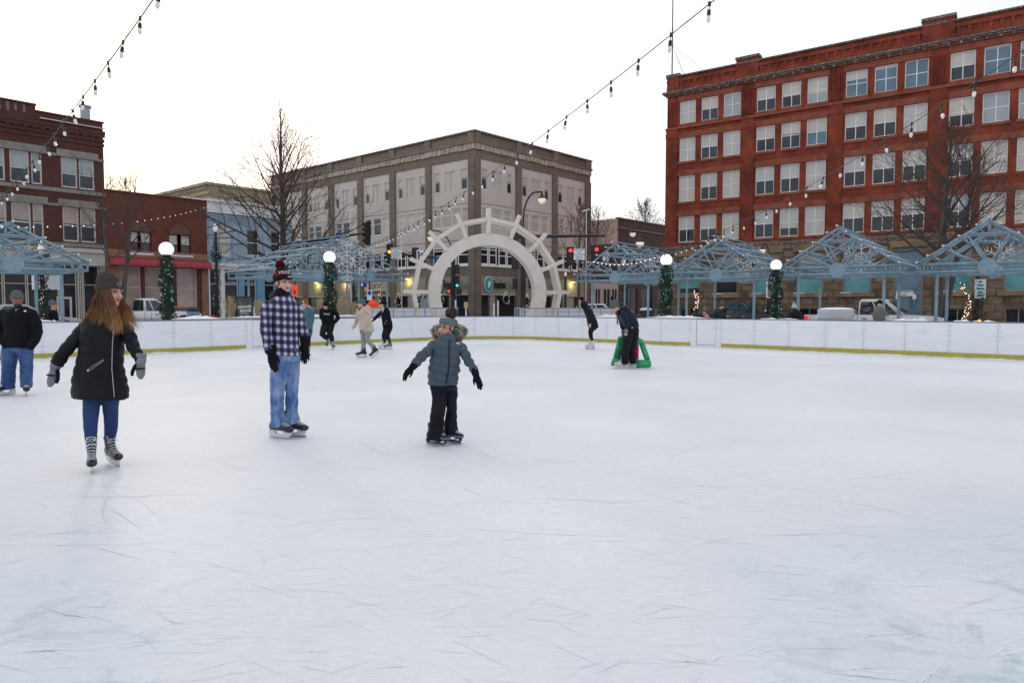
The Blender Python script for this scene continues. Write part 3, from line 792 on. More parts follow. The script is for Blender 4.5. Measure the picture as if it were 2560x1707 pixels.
for k in range(9): mb.b2(u2_(1848)+.03, L2-.05, -.17, -.121, -.4+k*.42, -.4+k*.42+.36)
mb.build('quoin', m_rst, t2)
mb = MB(); hA = zaw-zaw0
prof = [(-.13,zaw)] + [(-.13-.75*math.sin(q*math.pi/10), zaw0+.1+(hA-.1)*math.cos(q*math.pi/10)) for q in range(1,6)] + [(-.88,zaw0),(-.13,zaw0)]
n_ = len(prof); vs = [(0.02,y,z) for y,z in prof]+[(L2-.02,y,z) for y,z in prof]
mb.add(vs, [tuple(range(n_))[::-1], tuple(range(n_,2*n_))] + [(i,(i+1)%n_,n_+(i+1)%n_,n_+i) for i in range(n_)]); mb.build('awning', m_awn, t2)
posts = [(u2_(1295),u2_(1332)),(u2_(1580),u2_(1622)),(u2_(1812),u2_(1845))]
for a,b in posts: mb = MB(); mb.b2(a,b,.0,.3,-.6,zaw0-.053); mb.build('post', m_dkred, t2)
gx = [u2_(1080)]+[p for ab in posts for p in ab]
for a,b,gl in ((gx[0],gx[1],m_glasst),(gx[2],gx[3],m_glasst),(gx[4],gx[5],m_glasst)):
    window(I4, t2, a+.02, b-.02, -.3, zaw0-.054, 1, (.68,), m_frame, gl, 0, y=.12, fw=.05)
mb = MB(); mb.b2(gx[2]+.1,gx[3]-.3,.08,.118,-.4,1.75); mb.build('shop_door', m_dkred, t2)
mb = MB(); mb.b2(0,L2,-.1,.5,zt2+.002,zt2+.1); mb.build('coping', m_rb2, t2)
mb = MB(); mb.b2(L2*.75,L2+.0,-.11,.5,zt2+.102,zt2+.19); mb.build('snow_ledge', m_snow, t2)

# ---------------------------------------------------------------- blue shop
m_blue = mat('pale_blue_paint', (.33,.43,.52), .6, col2=(.28,.38,.475), scale=1.5, bump=.1)
m_bluep = mat('mid_blue_paint', (.15,.32,.47), .5, col2=(.13,.28,.42), scale=1.5)
B3 = V((Aend.x,Aend.y,0)) + dL*(L2+.02); F3 = Frame((B3.x,B3.y), aL)
t3 = thing('blue_shop', 'pale blue two storey shop with white cornices behind the bare tree', 'building', (B3.x,B3.y,0), F3.ang)
def c3(x, y): return (500+x*.25513, 520+y*.25513)
def u3_(x, y=700): return F3.u(*c3(x,y))
L3 = u3_(905); zt3 = F3.z(*c3(80,-62)); zc3 = F3.z(*c3(80,45))
zsc1, zsc0 = F3.z(*c3(90,535)), F3.z(*c3(90,595))
wins = [(u3_(180),u3_(305),F3.z(*c3(240,470)),F3.z(*c3(240,172)),1),(u3_(466),u3_(588),F3.z(*c3(520,472)),F3.z(*c3(520,212)),0),(u3_(700),u3_(800),F3.z(*c3(760,472)),F3.z(*c3(760,232)),0)]
mb = MB(); mb.wall(0, L3, zsc1, zc3, [w_[:4] for w_ in wins]); shell(mb, 0, L3, -1, zt3-.03, 12); mb.build('wall', m_blue, t3)
for a,b,z0,z1,wh in wins: window(I4, t3, a, b, z0, z1, 1, (.5,), m_white, m_glass, 1.0 if wh else 0, m_cream, fw=.09)
mb = MB(); mb.b2(0,L3+.05,-.25,.1,zc3+.02,zt3); mb.b2(0,L3+.08,-.42,.1,zt3+.002,zt3+.22); mb.build('cornice', m_white, t3)
mb = MB()
for k in range(4): mb.b2(0.02,L3-.02,-.06-.03*k,-.004,zc3-.75+k*.18,zc3-.75+k*.18+.1)
mb.build('moulding', m_blue, t3)
for x_ in (118, 350, 640): mb = MB(); mb.b2(u3_(x_)-.22,u3_(x_)+.22,-.1,-.004,zsc1+.02,zc3-.8); mb.build('pilaster', m_blue, t3)
mb = MB(); mb.b2(0,L3,-.3,.1,zsc1-.25,zsc1); mb.b2(0,L3,-.18,.1,zsc0,zsc1-.252); 
mb.b2(0,.12,-.1,.2,-.6,zsc0-.002); mb.b2(u3_(195),u3_(236),-.12,.2,-.6,zsc0-.002); mb.build('shop_cornice', m_white, t3)
for xa_, xb_ in ((u3_(372),u3_(428)),(u3_(548),u3_(625)),(u3_(735),L3)): mb = MB(); mb.b2(xa_,xb_,-.14,.2,-.6,zsc0-.003); mb.build('shop_pilaster', m_bluep, t3)
for a,b in ((.13,u3_(194)),(u3_(237),u3_(371)),(u3_(429),u3_(547)),(u3_(626),u3_(734))):
    window(I4, t3, a, b, -.5, zsc0-.004, 1, (.76,), m_white, m_dkglass, 0, y=.08, fw=.05)
m_let = mat('pale_lettering', (.45,.45,.45), .6)
for x_ in (300, 480):
    q = F3.hit(*c3(x_,742)); text('WATERFRONT', .42, T(V((q[0],.115,q[1]))), m_let, 'lettering', t3, .008, xs=1.0)

# ---------------------------------------------------------------- ochre pediment building behind
m_och = mat('ochre_stone', (.40,.34,.22), .85, col2=(.33,.28,.18), scale=1, bump=.2)
C4 = at(532, 767, 78); d4 = V((math.cos(R(-40)),math.sin(R(-40)),0)); L4 = 20.0; A4 = C4 - d4*L4
F4 = Frame((A4.x,A4.y), -40.0); F4r = Frame((C4.x,C4.y), 48.0); M4 = F4.M.inverted() @ F4r.M
t4 = thing('ochre_hall', 'ochre stone building with a dentil cornice rising behind the arched shop roof', 'building', (A4.x,A4.y,0), F4.ang)
z4 = F4r.z(532,457)
mb = MB(); mb.wall(0, L4, -1, z4-.3, []); mb.build('wall', m_och, t4)
mb = MB(M4); mb.wall(0, 22, -1, z4-.3, []); mb.add([(0,.02,z4-.35),(22,.02,z4-.35),(22,20,z4-.35),(0,20,z4-.35)],[(0,1,2,3)]); mb.build('side_wall', m_och, t4)
mb = MB(); mb.b2(0,L4+.3,-.6,.3,z4-.3,z4); mb.b2(0,L4+.15,-.35,.0-.004,z4-1.3,z4-1.0); mb.b2(0,L4+.1,-.2,.0-.004,z4-1.0,z4-.302)
for k in range(36): mb.b2(L4-.1-.52*k-.26,L4-.1-.52*k,-.45,-.205,z4-.75,z4-.4)
mb.build('cornice', m_och, t4)
mb = MB(M4); mb.b2(.0,22,-.12,.3,z4-.29,z4+.0); mb.build('side_coping', m_och, t4)

# ---------------------------------------------------------------- central brown and beige corner block
m_brn = brick('brown_brick', (.27,.212,.163), (.205,.158,.12), (.12,.10,.08), stain=(.55,.52,.5), sten=.5)
m_bei = mat('beige_panel', (.63,.565,.505), .75, col2=(.57,.51,.455), scale=.5, bump=.05)
m_crm = mat('cream_dentil', (.52,.45,.34), .8, col2=(.28,.23,.17), scale=3, contrast=(.35,.7), bump=.4)
m_sgn = mat('ribbed_sign_panel', (.37,.35,.275), .7, col2=(.33,.31,.24), scale=1.5)
C5 = at(1188, 767, 58); aR5, aL5 = 47.5, -39.9; L5L, L5R = 31.5, 16.4
dl5 = V((math.cos(R(aL5)), math.sin(R(aL5)), 0)); A5 = C5 - dl5*L5L
FL = Frame((A5.x,A5.y), aL5); FR = Frame((C5.x,C5.y), aR5)
t5 = thing('corner_commercial_block', 'brown brick and beige three storey corner block behind the arch', 'building', (A5.x,A5.y,0), FL.ang)
ML = I4; MR = FL.M.inverted() @ FR.M
def c8(x, y): return (1000+x*.31888, 300+y*.31888)
def c9(x, y): return (480+x*.36990, 250+y*.36990)
z5 = lambda y: FL.z(*c8(585, y))
ztop5, zd1, zd0, zb1 = z5(92), z5(182), z5(222), FR.z(*c8(632,303))
r3 = (FR.z(*c8(648,540)), FR.z(*c8(648,380))); r2_ = (FR.z(*c8(650,830)), FR.z(*c8(650,683))); r1_ = (FR.z(*c8(632,1132)), FR.z(*c8(632,992)))
zj = FR.z(*c8(632,648)); zpan = FR.z(*c8(632,935)); zbr = FR.z(*c8(620,1218)); zsg = FR.z(*c8(620,1360))
ul = lambda x: FL.u(*c8(x,700)); ul9 = lambda x: FL.u(*c9(x,700)); ur_ = lambda x: FR.u(*c8(x,700))
PL = [(0,1.0)] ; x9 = [(925,957),(1122,1156),(1340,1376)]
PL = [(ul9(a),ul9(b)) for a,b in x9] + [(ul(205),ul(247)), (ul(540),L5L+.0)]
stepw = PL[1][0]-PL[0][0]
while PL[0][0]-stepw > -.2: PL.insert(0, (PL[0][0]-stepw, PL[0][1]-stepw))
PR = [(0,ur_(628)),(ur_(907),ur_(949)),(ur_(1193),ur_(1232)),(ur_(1450),L5R)]
def side(Mx, F, piers, Lx, tail, right):
    mbw = MB(Mx); mbw.wall(0, Lx, zb1, ztop5, []); mbw.wall(0, Lx, zbr, r1_[0]-.05, [], y=.0)
    for a,b in piers: mbw.b2(a,b,-.12,.25,-.6,zb1+.001)
    mbw.build('wall', m_brn, t5)
    d_ = MB(Mx); u_ = 0.0
    while u_ < Lx: d_.b2(u_+.03, min(Lx, u_+.5), -.12-.05*rw.random(), -.004, zd0-.06*rw.random(), zd1+.02*rw.random()); u_ += .53
    d_.build('dentil_band', m_crm, t5)
    p_ = MB(Mx); u_ = .5
    while u_ < Lx-1.8:
        for (a,b,c,d) in ((u_,u_+1.5,ztop5-.85,ztop5-.75),(u_,u_+.1,ztop5-1.35,ztop5-.75),(u_+1.4,u_+1.5,ztop5-1.35,ztop5-.75)): p_.b2(a,b,-.1,-.004,c,d)
        u_ += 2.3
    for a,b in piers: p_.b2(a,b,-.16,-.003,zd1+.05,ztop5+.12)
    p_.b2(-.1,Lx+.1,-.22,-.002,zd1+.03,zd1+.22)
    p_.build('parapet_panel', m_brn, t5)
    c_ = MB(Mx); c_.b2(-.1,Lx+.1,-.2,.5,ztop5+.003,ztop5+.14); c_.build('coping', m_dkcorn, t5)
    bays = [(piers[i][1],piers[i+1][0]) for i in range(len(piers)-1)]
    for bi,(a,b) in enumerate(bays):
        wd = b-a; fq = (lambda t: a+wd*t)
        if right: top = [(.06,.205),(.35,.485),(.50,.635),(.77,.905)]; mid = [(.07,.28),(.36,.62),(.70,.90)]
        else: top = [(.075,.215),(.355,.485),(.50,.635),(.785,.94)]; mid = [(.08,.29),(.36,.635),(.71,.92)]
        if not right and bi == len(bays)-1: mid = [(.04,.22),(.25,.51),(.53,.77),(.80,.98)]
        low = [(.02,.235),(.255,.47),(.53,.745),(.765,.98)]
        if not right: low = [(.02,.31),(.35,.65),(.69,.98)]
        H_ = [(fq(p),fq(q),*r3) for p,q in top] + [(fq(p),fq(q),*r2_) for p,q in mid]
        m_ = MB(Mx); m_.wall(a+.002, b-.002, r1_[1]+.06, zb1-.002, H_, y=.06, rev=.12); m_.build('panel_wall', m_bei, t5)
        j_ = MB(Mx); j_.b2(a+.003,b-.003,.045,.058,zj-.05,zj); j_.b2(a+.003,b-.003,.045,.058,zpan-.05,zpan); j_.build('panel_joint', m_brn, t5)
        for k,(p,q) in enumerate(top): window(Mx, t5, fq(p), fq(q), *r3, 1, (.52,) if k in (0,3) else (.72,), m_frame, m_glass if k in (0,3) else m_blind2, .42 if k in (0,3) else 1, m_blind2, y=.12, fw=.06)
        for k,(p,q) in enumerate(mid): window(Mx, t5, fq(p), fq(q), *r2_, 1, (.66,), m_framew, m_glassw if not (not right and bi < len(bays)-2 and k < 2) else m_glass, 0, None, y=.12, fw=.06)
        for k,(p,q) in enumerate(low): window(Mx, t5, fq(p), fq(q), r1_[0], r1_[1]+.05, 1, (.55,.83), m_framew, m_dkglass, 0, None, y=.08, fw=.1)
        s_ = MB(Mx); s_.b2(a,b,-.1,.1,r1_[0]-.16,r1_[0]-.004); s_.build('sill', m_framew, t5)
        g_ = MB(Mx); g_.b2(a+.002,b-.002,.03,.3,zsg,zbr-.003)
        n = int(wd/.16)
        for k in range(n): g_.b2(a+wd*k/n+.01, a+wd*(k+.6)/n, .0,.029, zsg+.1, zbr-.1)
        g_.build('sign_panel', m_sgn, t5)
        f_ = MB(Mx); f_.b2(a,b,-.02,.3,zsg-.12,zsg-.003); f_.build('sign_sill', m_cream, t5)
        # ground floor glazing
        if right: gl = [(.0,.26,0),(.27,.42,1),(.45,1.0,0)] if bi == 0 else [(.0,.22,0),(.24,.62,1),(.66,1.0,0)]
        else: gl = [(.0,.44,0),(.47,.62,1),(.64,1.0,0)] if bi == len(bays)-1 else [(.0,.36,0),(.38,.62,1),(.64,1.0,0)]
        for p,q,solid in gl:
            if solid: s2 = MB(Mx); s2.b2(fq(p),fq(q),.06,.3,-.6,zsg-.123); s2.build('infill_panel', m_sgn, t5)
            else: window(Mx, t5, fq(p)+.02, fq(q)-.02, .35, zsg-.125, 1, (), m_dkcorn, m_dkglass, 0, None, y=.1, fw=.06)
        s2 = MB(Mx); s2.b2(a,b,.05,.4,-.6,.34); s2.build('plinth', m_brn, t5)
side(ML, FL, PL, L5L, 0, False); side(MR, FR, PR, L5R, 0, True)
# back and roof
mb = MB(); q = FL.M.inverted(); pts = [q @ V((p.x,p.y,0)) for p in (A5, C5, C5+FR.d*L5R, A5+FR.d*L5R)]
mb.add([(p.x,p.y,z) for z in (-1,ztop5-.05) for p in pts], [(3,2,6,7),(0,3,7,4),(4,5,6,7)]); 
mb.add([(p.x*.999+.02,p.y+.35,z) for z in (-1,ztop5-.1) for p in pts[:2]], [(0,1,3,2)])
mb.build('shell', m_brn, t5)
mb = MB(); 
for F_, Mx, p_ in ((FL,ML,(160,95)),): pass
q = FR.hit(*c8(1262,262)); mb = MB(MR)
mb.tube([(q[0]-.7,1.5,ztop5-.1),(q[0]-.5,1.5,ztop5+.45),(q[0],1.5,ztop5+.62),(q[0]+.5,1.5,ztop5+.45),(q[0]+.7,1.5,ztop5-.1)], .1); mb.build('roof_pipe', m_concrete, t5)
# church signs
m_tl = mat('teal_logo', (.02,.33,.34), .5); m_wsign = mat('sign_white', (.85,.85,.85), .5); m_sgrey = mat('sign_grey_letters', (.30,.30,.29), .6)
def church(F, x0, y0, lab, sc_=1.0):
    q = F.hit(*c8(x0,y0)); s_ = thing('church_sign', lab, 'sign', (F.M @ V((q[0],-.14,q[1])))[:], F.ang, 'church signs on the corner block')
    Rr = .62*sc_
    mb = MB(); mb.lathe([(Rr*1.12,0),(Rr*1.12,.04)], n=28, M=RX(R(90)) @ Matrix.Diagonal((.78,1,1,1))); mb.build('rim', m_wsign, s_)
    mb = MB(); mb.lathe([(Rr,.045),(Rr,.06)], n=28, M=RX(R(90)) @ Matrix.Diagonal((.78,1,1,1))); mb.build('disc', m_tl, s_)
    # dove
    mb = MB(); dove = [(-.28,.10),(-.16,.02),(-.20,.46),(-.02,.12),(.16,.52),(.20,.18),(.34,.26),(.24,.02),(.10,-.30),(-.10,-.36),(-.14,-.52),(-.22,-.30),(-.06,-.12),(-.22,-.02)]
    mb.prism([(x*Rr*1.2,z*Rr*1.2) for x,z in dove], -.085, -.062); mb.build('dove', m_wsign, s_)
    text('Freedom', .95*sc_, T(V((Rr*.95,-.0,-.02))), m_ink, 'lettering', s_, .05, 'LEFT', bold=.022, xs=.46)
    text('Church', .95*sc_, T(V((Rr*.95+1.86*sc_,-.0,-.02))), m_sgrey, 'lettering', s_, .05, 'LEFT', bold=.004, xs=.47)
church(FR, 685, 1288, 'round teal dove sign with FreedomChurch lettering right of the brick corner')
church(FL, 312, 1292, 'FreedomChurch lettering sign left of the brick corner, cut by the arch')
# LOFT sign
def c10(x,y): return (500+x*.25513, 520+y*.25513)
q0 = FL.hit(*c10(1622,818)); q1 = FL.hit(*c10(1855,725))
lf = thing('loft_sign', 'white LOFT sign board on the brown corner block', 'sign', (FL.M @ V((q0[0],-.16,q0[1])))[:], FL.ang)
lw_, lh_ = q1[0]-q0[0], q1[1]-q0[1]
mb = MB(); mb.b2(0,lw_,0,.05,0,lh_); mb.build('board', mat('cream_sign', (.72,.62,.48), .6, col2=(.62,.53,.42), scale=1.2), lf)
text('LOFT', lh_*.85, T(V((lw_*.42,-.01,lh_*.52))), m_ink, 'lettering', lf, .01, xs=.95)
mb = MB()
for k in range(3): mb.b2(lw_*(.77+.07*k), lw_*(.80+.07*k), -.012, -.001, lh_*(.62-.04*k), lh_*(.86-.03*k)); mb.b2(lw_*(.75+.07*k), lw_*(.78+.07*k), -.012, -.001, lh_*.24, lh_*.46)
mb.build('small_lettering', m_sgrey, lf)
# wall washers that are lit
m_lit = mat('warm_lamp', (.9,.8,.5), .4, emit=(1,.78,.32), es=3.5)
def washer(F, px, py, lab):
    q = F.hit(px, py); s_ = thing('wall_lamp', lab, 'wall lamp', (F.M @ V((q[0],-.3,q[1])))[:], F.ang, 'lit lamps over the sign panels')
    mb = MB(); mb.box((0,.0,.1),(.5,.22,.1)); mb.bar((0,0,.1),(0,.28,.1),.06,.06); mb.build('housing', m_black, s_)
    mb = MB(); mb.box((0,.0,.02),(.4,.16,.05)); mb.build('lens', m_lit, s_)
    ld = bpy.data.lights.new('lamp_light','POINT'); ld.energy = 24; ld.color = (1,.82,.35); ld.shadow_soft_size = .15
    lo = bpy.data.objects.new('lamp_light', ld); COL.objects.link(lo); lo.parent = s_; lo.location = (0,-.05,-.25)
washer(FL, *c10(1160,735), 'lit lamp over the sign panel left of the globe post garland'); washer(FL, *c10(1432,728), 'lit lamp over the sign panel beside the snowflake'); washer(FL, 1024, 698, 'lit lamp over the panel just left of the arch'); washer(FR, *c8(1338,1272), 'lit lamp over the panel right of the arch')
# wreaths in the windows
m_gar = mat('pine_garland', (.018,.04,.026), .8, col2=(.03,.06,.035), scale=20); m_fairy = mat('fairy_light', (.9,.9,.8), .3, emit=(1,.93,.78), es=1.3)
def wreath(F, px, py, lab, r_=.42):
    q = F.hit(px, py); s_ = thing('wreath', lab, 'wreath', (F.M @ V((q[0],-.02,q[1])))[:], F.ang, 'wreaths in the shop windows')
    mb = MB(); mb.tube([(r_*math.cos(2*math.pi*k/18), .0, r_*math.sin(2*math.pi*k/18)) for k in range(19)], .11, 6); mb.build('ring', m_gar, s_)
    mb = MB()
    for k in range(26):
        a = rw.uniform(0,6.28); b = r_+rw.uniform(-.1,.1); mb.ball((b*math.cos(a), -.1, b*math.sin(a)), .017, 5, 4)
    for k in range(6): mb.ball((rw.uniform(-.2,.2), -.1, r_+rw.uniform(0,.4)), .017, 5, 4)
    mb.build('light', m_fairy, s_)
wreath(FL, *c10(1953,910), 'lit round wreath in the dark window left of the arch leg'); wreath(FL, *c10(2172,905), 'lit round wreath in the window between the arch and its ring'); wreath(FR, *c8(825,1405), 'lit round wreath under the FreedomChurch sign')
wreath(FL, 1103, 752, 'lit round wreath half hidden by the left arch ring'); wreath(FR, *c8(985,1420), 'lit round wreath behind the black signal pole')

# ---------------------------------------------------------------- far brick corner block
m_pkb = brick('pale_pink_brick', (.52,.38,.32), (.46,.33,.28), (.42,.34,.3), bw=.5, bh=.2, stain=(.6,.5,.45), sten=.5)
C6 = at(1543, 767, 92); F6a = Frame((C6.x,C6.y), 47.0-90+2); 
d6 = V((math.cos(R(aL5)),math.sin(R(aL5)),0))
L6 = 14.0; A6 = C6 - d6*L6
FA = Frame((A6.x,A6.y), aL5); FB = Frame((C6.x,C6.y), aR5)
t6 = thing('far_brick_shop', 'low far brick building with one pale pink side wall beside the red block', 'building', (A6.x,A6.y,0), FA.ang)
zt6 = FA.z(1543,546); MB6 = FA.M.inverted() @ FB.M
zm6 = FA.z(1500, 612)
mb = MB(); mb.wall(0, L6, zm6, zt6, [(6.2,7.2,zm6+.3,zm6+3.2),(8.2,9.2,zm6+.3,zm6+3.2)]); mb.build('side_wall', m_pkb, t6)
m_dkb6 = brick('dark_far_brick', (.075,.032,.026), (.06,.027,.022), (.05,.03,.028), stain=(.6,.5,.5))
mb = MB(); mb.wall(0, L6, -1, zm6-.002, [])
mb2 = MB(MB6); L6b = 16
mb2.wall(0, L6b, -1, zt6, [(2,5,-.5,4),(6,9,-.5,4),(10.5,13,-.5,4)]); 
mb.build('side_base', m_dkb6, t6); mb2.build('wall', m_dkb6, t6)
mb = MB(); p2 = [FA.M.inverted() @ V((p.x,p.y,0)) for p in (A6, C6, C6+FB.d*L6b, A6+FB.d*L6b)]
mb.add([(p.x,p.y,z) for z in (-1,zt6-.1) for p in p2], [(3,2,6,7),(0,3,7,4),(1,2,6,5),(4,5,6,7)][:2] + [(4,5,6,7)]); mb.build('shell', m_dkb6, t6)
mb = MB(MB6); mb.b2(-.1,L6b,-.2,.0-.004,zt6-1.3,zt6-1.15); mb.b2(-.1,L6b,-.2,.3,zt6,zt6+.15); mb.build('cornice', m_dkcorn, t6)
for a in (2,6,10.5): window(MB6, t6, a+.02, a+(2.98 if a < 10 else 2.48), -.4, 3.98, 2, (.7,), m_dkred, m_dkglass, 0, y=.1)
for a in (6.2, 8.2): window(I4, t6, a+.02, a+.98, zm6+.32, zm6+3.18, 1, (.5,), m_frame, m_glass, 0)
# cream storefront at its side, seen under the pavilion
C6b = at(1465, 767, 86); F6b = Frame((C6b.x,C6b.y), -8.0)
t6b = thing('cream_storefront', 'pale cream ground floor storefront of many panes beside the far brick building', 'building', (C6b.x,C6b.y,0), F6b.ang)
uu = lambda x: F6b.u(1400+x*.20408, 740); zv = lambda y: F6b.z(1520, 500+y*.20408)
mb = MB(); La = uu(712); mb.wall(0, La, -1, zv(1010), [(uu(425),uu(500),-.3,zv(1085)),(uu(525),uu(620),-.3,zv(1085)),(uu(628),uu(705),-.3,zv(1085)),(uu(385),uu(410),zv(1130),zv(1045))]); shell(mb,0,La,-1,zv(1010)-.01,.9); mb.build('wall', mat('dusty_cream', (.55,.47,.42), .7), t6b)
for a,b in ((425,500),(525,620),(628,705)): window(I4, t6b, uu(a)+.01, uu(b)-.01, -.3, zv(1085)-.01, 2, (.42,), m_cream, m_dkglass, 0, y=.08, fw=.1)
# ================================================================ PAVILIONS
m_snowend = mat('frosted_end', (.72,.74,.78), .7)
def pavilion(label, C, ang, w, zl, zu, za, D, trusses, posts, discs, dr_, double=False, t=.048):
    r_ = thing('steel_pavilion', label, 'pavilion', (C[0],C[1],gz(C[0],C[1])), R(ang), 'open steel frame pavilions round the rink')
    g = -gz(C[0],C[1]); zl += g; zu += g; za += g
    for (x,y) in posts:
        mb = MB(); mb.tube([(x,y,0),(x,y,zl)], t*1.25, 10); mb.build('post', m_steelblue, r_, True)
    rf = lambda x: zu + (za-zu)*(1-abs(x)/w)
    for s_ in trusses:
        mb = MB()
        mb.tube([(-w,s_,zl),(w,s_,zl)], t, 8); mb.tube([(-w,s_,zu),(w,s_,zu)], t, 8)
        mb.tube([(-w,s_,zl),(-w,s_,zu)], t*.8, 6); mb.tube([(w,s_,zl),(w,s_,zu)], t*.8, 6)
        for x in (-w*.9,-w*.78,w*.78,w*.9): mb.tube([(x,s_,zl),(x,s_,zu)], t*.7, 6)
        mb.tube([(-w-.05,s_,zu),(0,s_,za)], t, 8); mb.tube([(w+.05,s_,zu),(0,s_,za)], t, 8)
        for dx in discs:
            zc = (zl+zu)/2
            if not double:
                for q in (-.62,-.3,.3,.62):
                    mb.tube([(dx,s_,zc),(w*q,s_,rf(w*q))], t*.75, 6)
            else:
                mb.tube([(dx,s_,zc),(dx,s_,rf(dx))], t*.8, 6)
                for q in (-.22,.22): mb.tube([(dx,s_,zc),(dx+w*q*1.1,s_,rf(dx+w*q*1.1)-.05)], t*.75, 6)
                mb.tube([(0,s_,zu),(dx*.5,s_,rf(dx*.5))], t*.7, 6)
        xc = .31*w; mb.tube([(-xc,s_,rf(xc)),(xc,s_,rf(xc))], t*.8, 6); mb.tube([(0,s_,rf(xc)),(0,s_,za)], t*.7, 6)
        tr = mb.build('truss', m_steelblue, r_, True)
        for dx in discs:
            mb = MB(); mb.lathe([(dr_,-.03),(dr_,.03)], (0,0,0), 28, M=RX(R(90))); 
            d_ = mb.build('disc', m_steelblue, tr); d_.location = (dx, s_-.02, (zl+zu)/2)
    y0, y1 = trusses[0]-.35, trusses[-1]+.35
    for q in (0,.16,.4,.62,.84,1.0):
        for sg in ((-1,1) if q else (1,)):
            x = sg*w*q; z = rf(x)+t*1.6
            mb = MB(); mb.tube([(x,y0,z),(x,y1,z)], t*.72, 7); p_ = mb.build('purlin', m_steelblue, r_, True)
            mb = MB(); mb.tube([(x,y0-.012,z),(x,y0+.07,z)], t*.8, 7); mb.tube([(x,y1-.07,z),(x,y1+.012,z)], t*.8, 7); mb.build('end_cap', m_snowend, p_, True)
            if q > .3:
                mb = MB(); mb.b2(x-.028,x+.028,y0+.4,y1-.2,z+t*.66,z+t*.66+.022); mb.build('snow', m_snow, p_)
    for sg in (-1,1):
        mb = MB(); mb.tube([(sg*w,trusses[0],zl),(sg*w,trusses[-1],zl)], t, 8); mb.tube([(sg*w*.8,trusses[0],zl+.02),(sg*w*.8,trusses[-1],zl+.02)], t*.8, 8)
        mb.build('eave_beam', m_steelblue, r_, True)
    return r_
G1 = g1; pw_ = 2.2; PT = (0,.9,3.5,4.4); PP = [(-1.6,.45),(1.6,.45),(-1.6,3.95),(1.6,3.95)]
E4 = V((15.5,26.2,0)); E3b = V((11.3,28.8,0)); E3 = V((7.6,32.7,0)); E2 = V((3.4,35.5,0))
for E, lb in ((E2,'pale steel pavilion frame nearest the arch on its right'),(E3,'steel pavilion frame standing before the left end of the red block'),(E3b,'steel pavilion frame standing behind the white truck'),(E4,'steel pavilion frame at the right edge in front of the bare tree')):
    c = E + G1*pw_; pavilion(lb, (c.x,c.y), GA, pw_, 2.77, 3.05, 4.58, 4.4, PT, PP, (0,), .30)
c0 = at(31,640,24.4); pavilion('steel pavilion frame cut by the left edge', (c0.x,c0.y), 48.0, 2.35, 2.83, 3.12, 4.38, 4.4, PT, PP, (0,), .33)
pavilion('wide steel pavilion frame with two discs behind the teenager', (-8.83,36.2), 47.0, 3.95, 2.95, 3.24, 5.12, 5.0, (0,1.0,4.0,5.0), [(-3.1,.5),(3.1,.5),(-3.1,4.5),(3.1,4.5),(1.2,.5)], (-1.66,1.62), .27, True)

# snowflakes hung in the pavilions
m_flake = mat('white_enamel', (.78,.76,.72), .45)
def snowflake(p, ang, r_, lab, curls=False):
    o = thing('snowflake', lab, 'snowflake ornament', p, R(ang), 'wire snowflakes hung in the pavilions'); t = .015
    for k in range(6):
        a = math.pi/6+math.pi*k/3; d = V((math.cos(a),0,math.sin(a))); e = V((-d.z,0,d.x)); mb = MB()
        mb.tube([d*.02, d*r_], t, 6)
        for q,l in ((.45,.28),(.72,.24)):
            for sg in (-1,1): mb.tube([d*(r_*q), d*(r_*(q+l*.8))+e*(sg*r_*l)], t*.85, 6)
        if curls:
            for sg in (-1,1):
                c_ = d*(r_*.9)+e*(sg*.16*r_)
                mb.tube([c_+V((math.cos(b),0,math.sin(b)))*(.12*r_) for b in [2*math.pi*i/10 for i in range(11)]], t*.8, 5)
        mb.build('arm', m_flake, o)
    mb = MB(); pts = [V((math.cos(math.pi/6+math.pi*k/3),0,math.sin(math.pi/6+math.pi*k/3)))*(r_*.32) for k in range(7)]
    mb.tube(pts, t, 6); mb.build('hexagon', m_flake, o)
    mb = MB(); mb.tube([(0,.0,r_*.9),(0,.0,r_*1.6)], .006, 4); mb.build('wire', m_black, o)
p = at(1400+1130*.20408, 500+780*.20408, 37.2); snowflake(p, GA, .72, 'white wire snowflake hung in the pavilion right of the arch')
p = at(1660+795*.2614, 500+625*.2614, 33.0); snowflake(p, GA, .72, 'white wire snowflake hung in the pavilion before the black pickup')
p = at(2080+280*.2614, 500+555*.2614, 29.0); snowflake(p, GA, .75, 'white wire snowflake hung in the pavilion behind the white truck')
p = at(2240+960*.2678, 500+520*.2678, 26.5); snowflake(p, GA, .55, 'white wire snowflake hung in the pavilion at the right edge')
p = at(500+1440*.2551, 520+520*.2551, 35.6); snowflake(p, 47-20, 1.0, 'large curled white snowflake hung in the wide two disc pavilion', True)

# ================================================================ ARCH
m_arch = mat('brushed_pale_steel', (.72,.66,.585), .45, metal=.08, col2=(.64,.585,.52), scale=1.1, bump=.08, bscale=30)
m_archd = mat('pale_steel_edge', (.40,.38,.36), .5, metal=.2)
ya = 36.0; ca = at(1221.8, 734, ya); AR = ya/1707
ar = thing('steel_arch', 'round pale steel arch with a many sided spoked frame around it', 'arch', (ca.x,ca.y,gz(ca.x,ca.y)), R(12))
zc = ca.z - gz(ca.x,ca.y); Ro, Ri, Rp, Rs = 149*AR, 120*AR, 185*AR, 211*AR; ADp = .85
mb = MB(); n = 96; vs = []; fs = []
for k in range(n+1):
    a = R(-48 + 276*k/n)
    for rr, yy in ((Ro,0),(Ri,0),(Ri,ADp),(Ro,ADp)): vs.append((rr*math.cos(a), yy, zc+rr*math.sin(a)))
for k in range(n):
    for i in range(4):
        j = (i+1)%4; fs.append((4*k+i,4*k+4+i,4*k+4+j,4*k+j))
mb.add(vs, fs); o = mb.build('ring', m_arch, ar)
mb = MB()
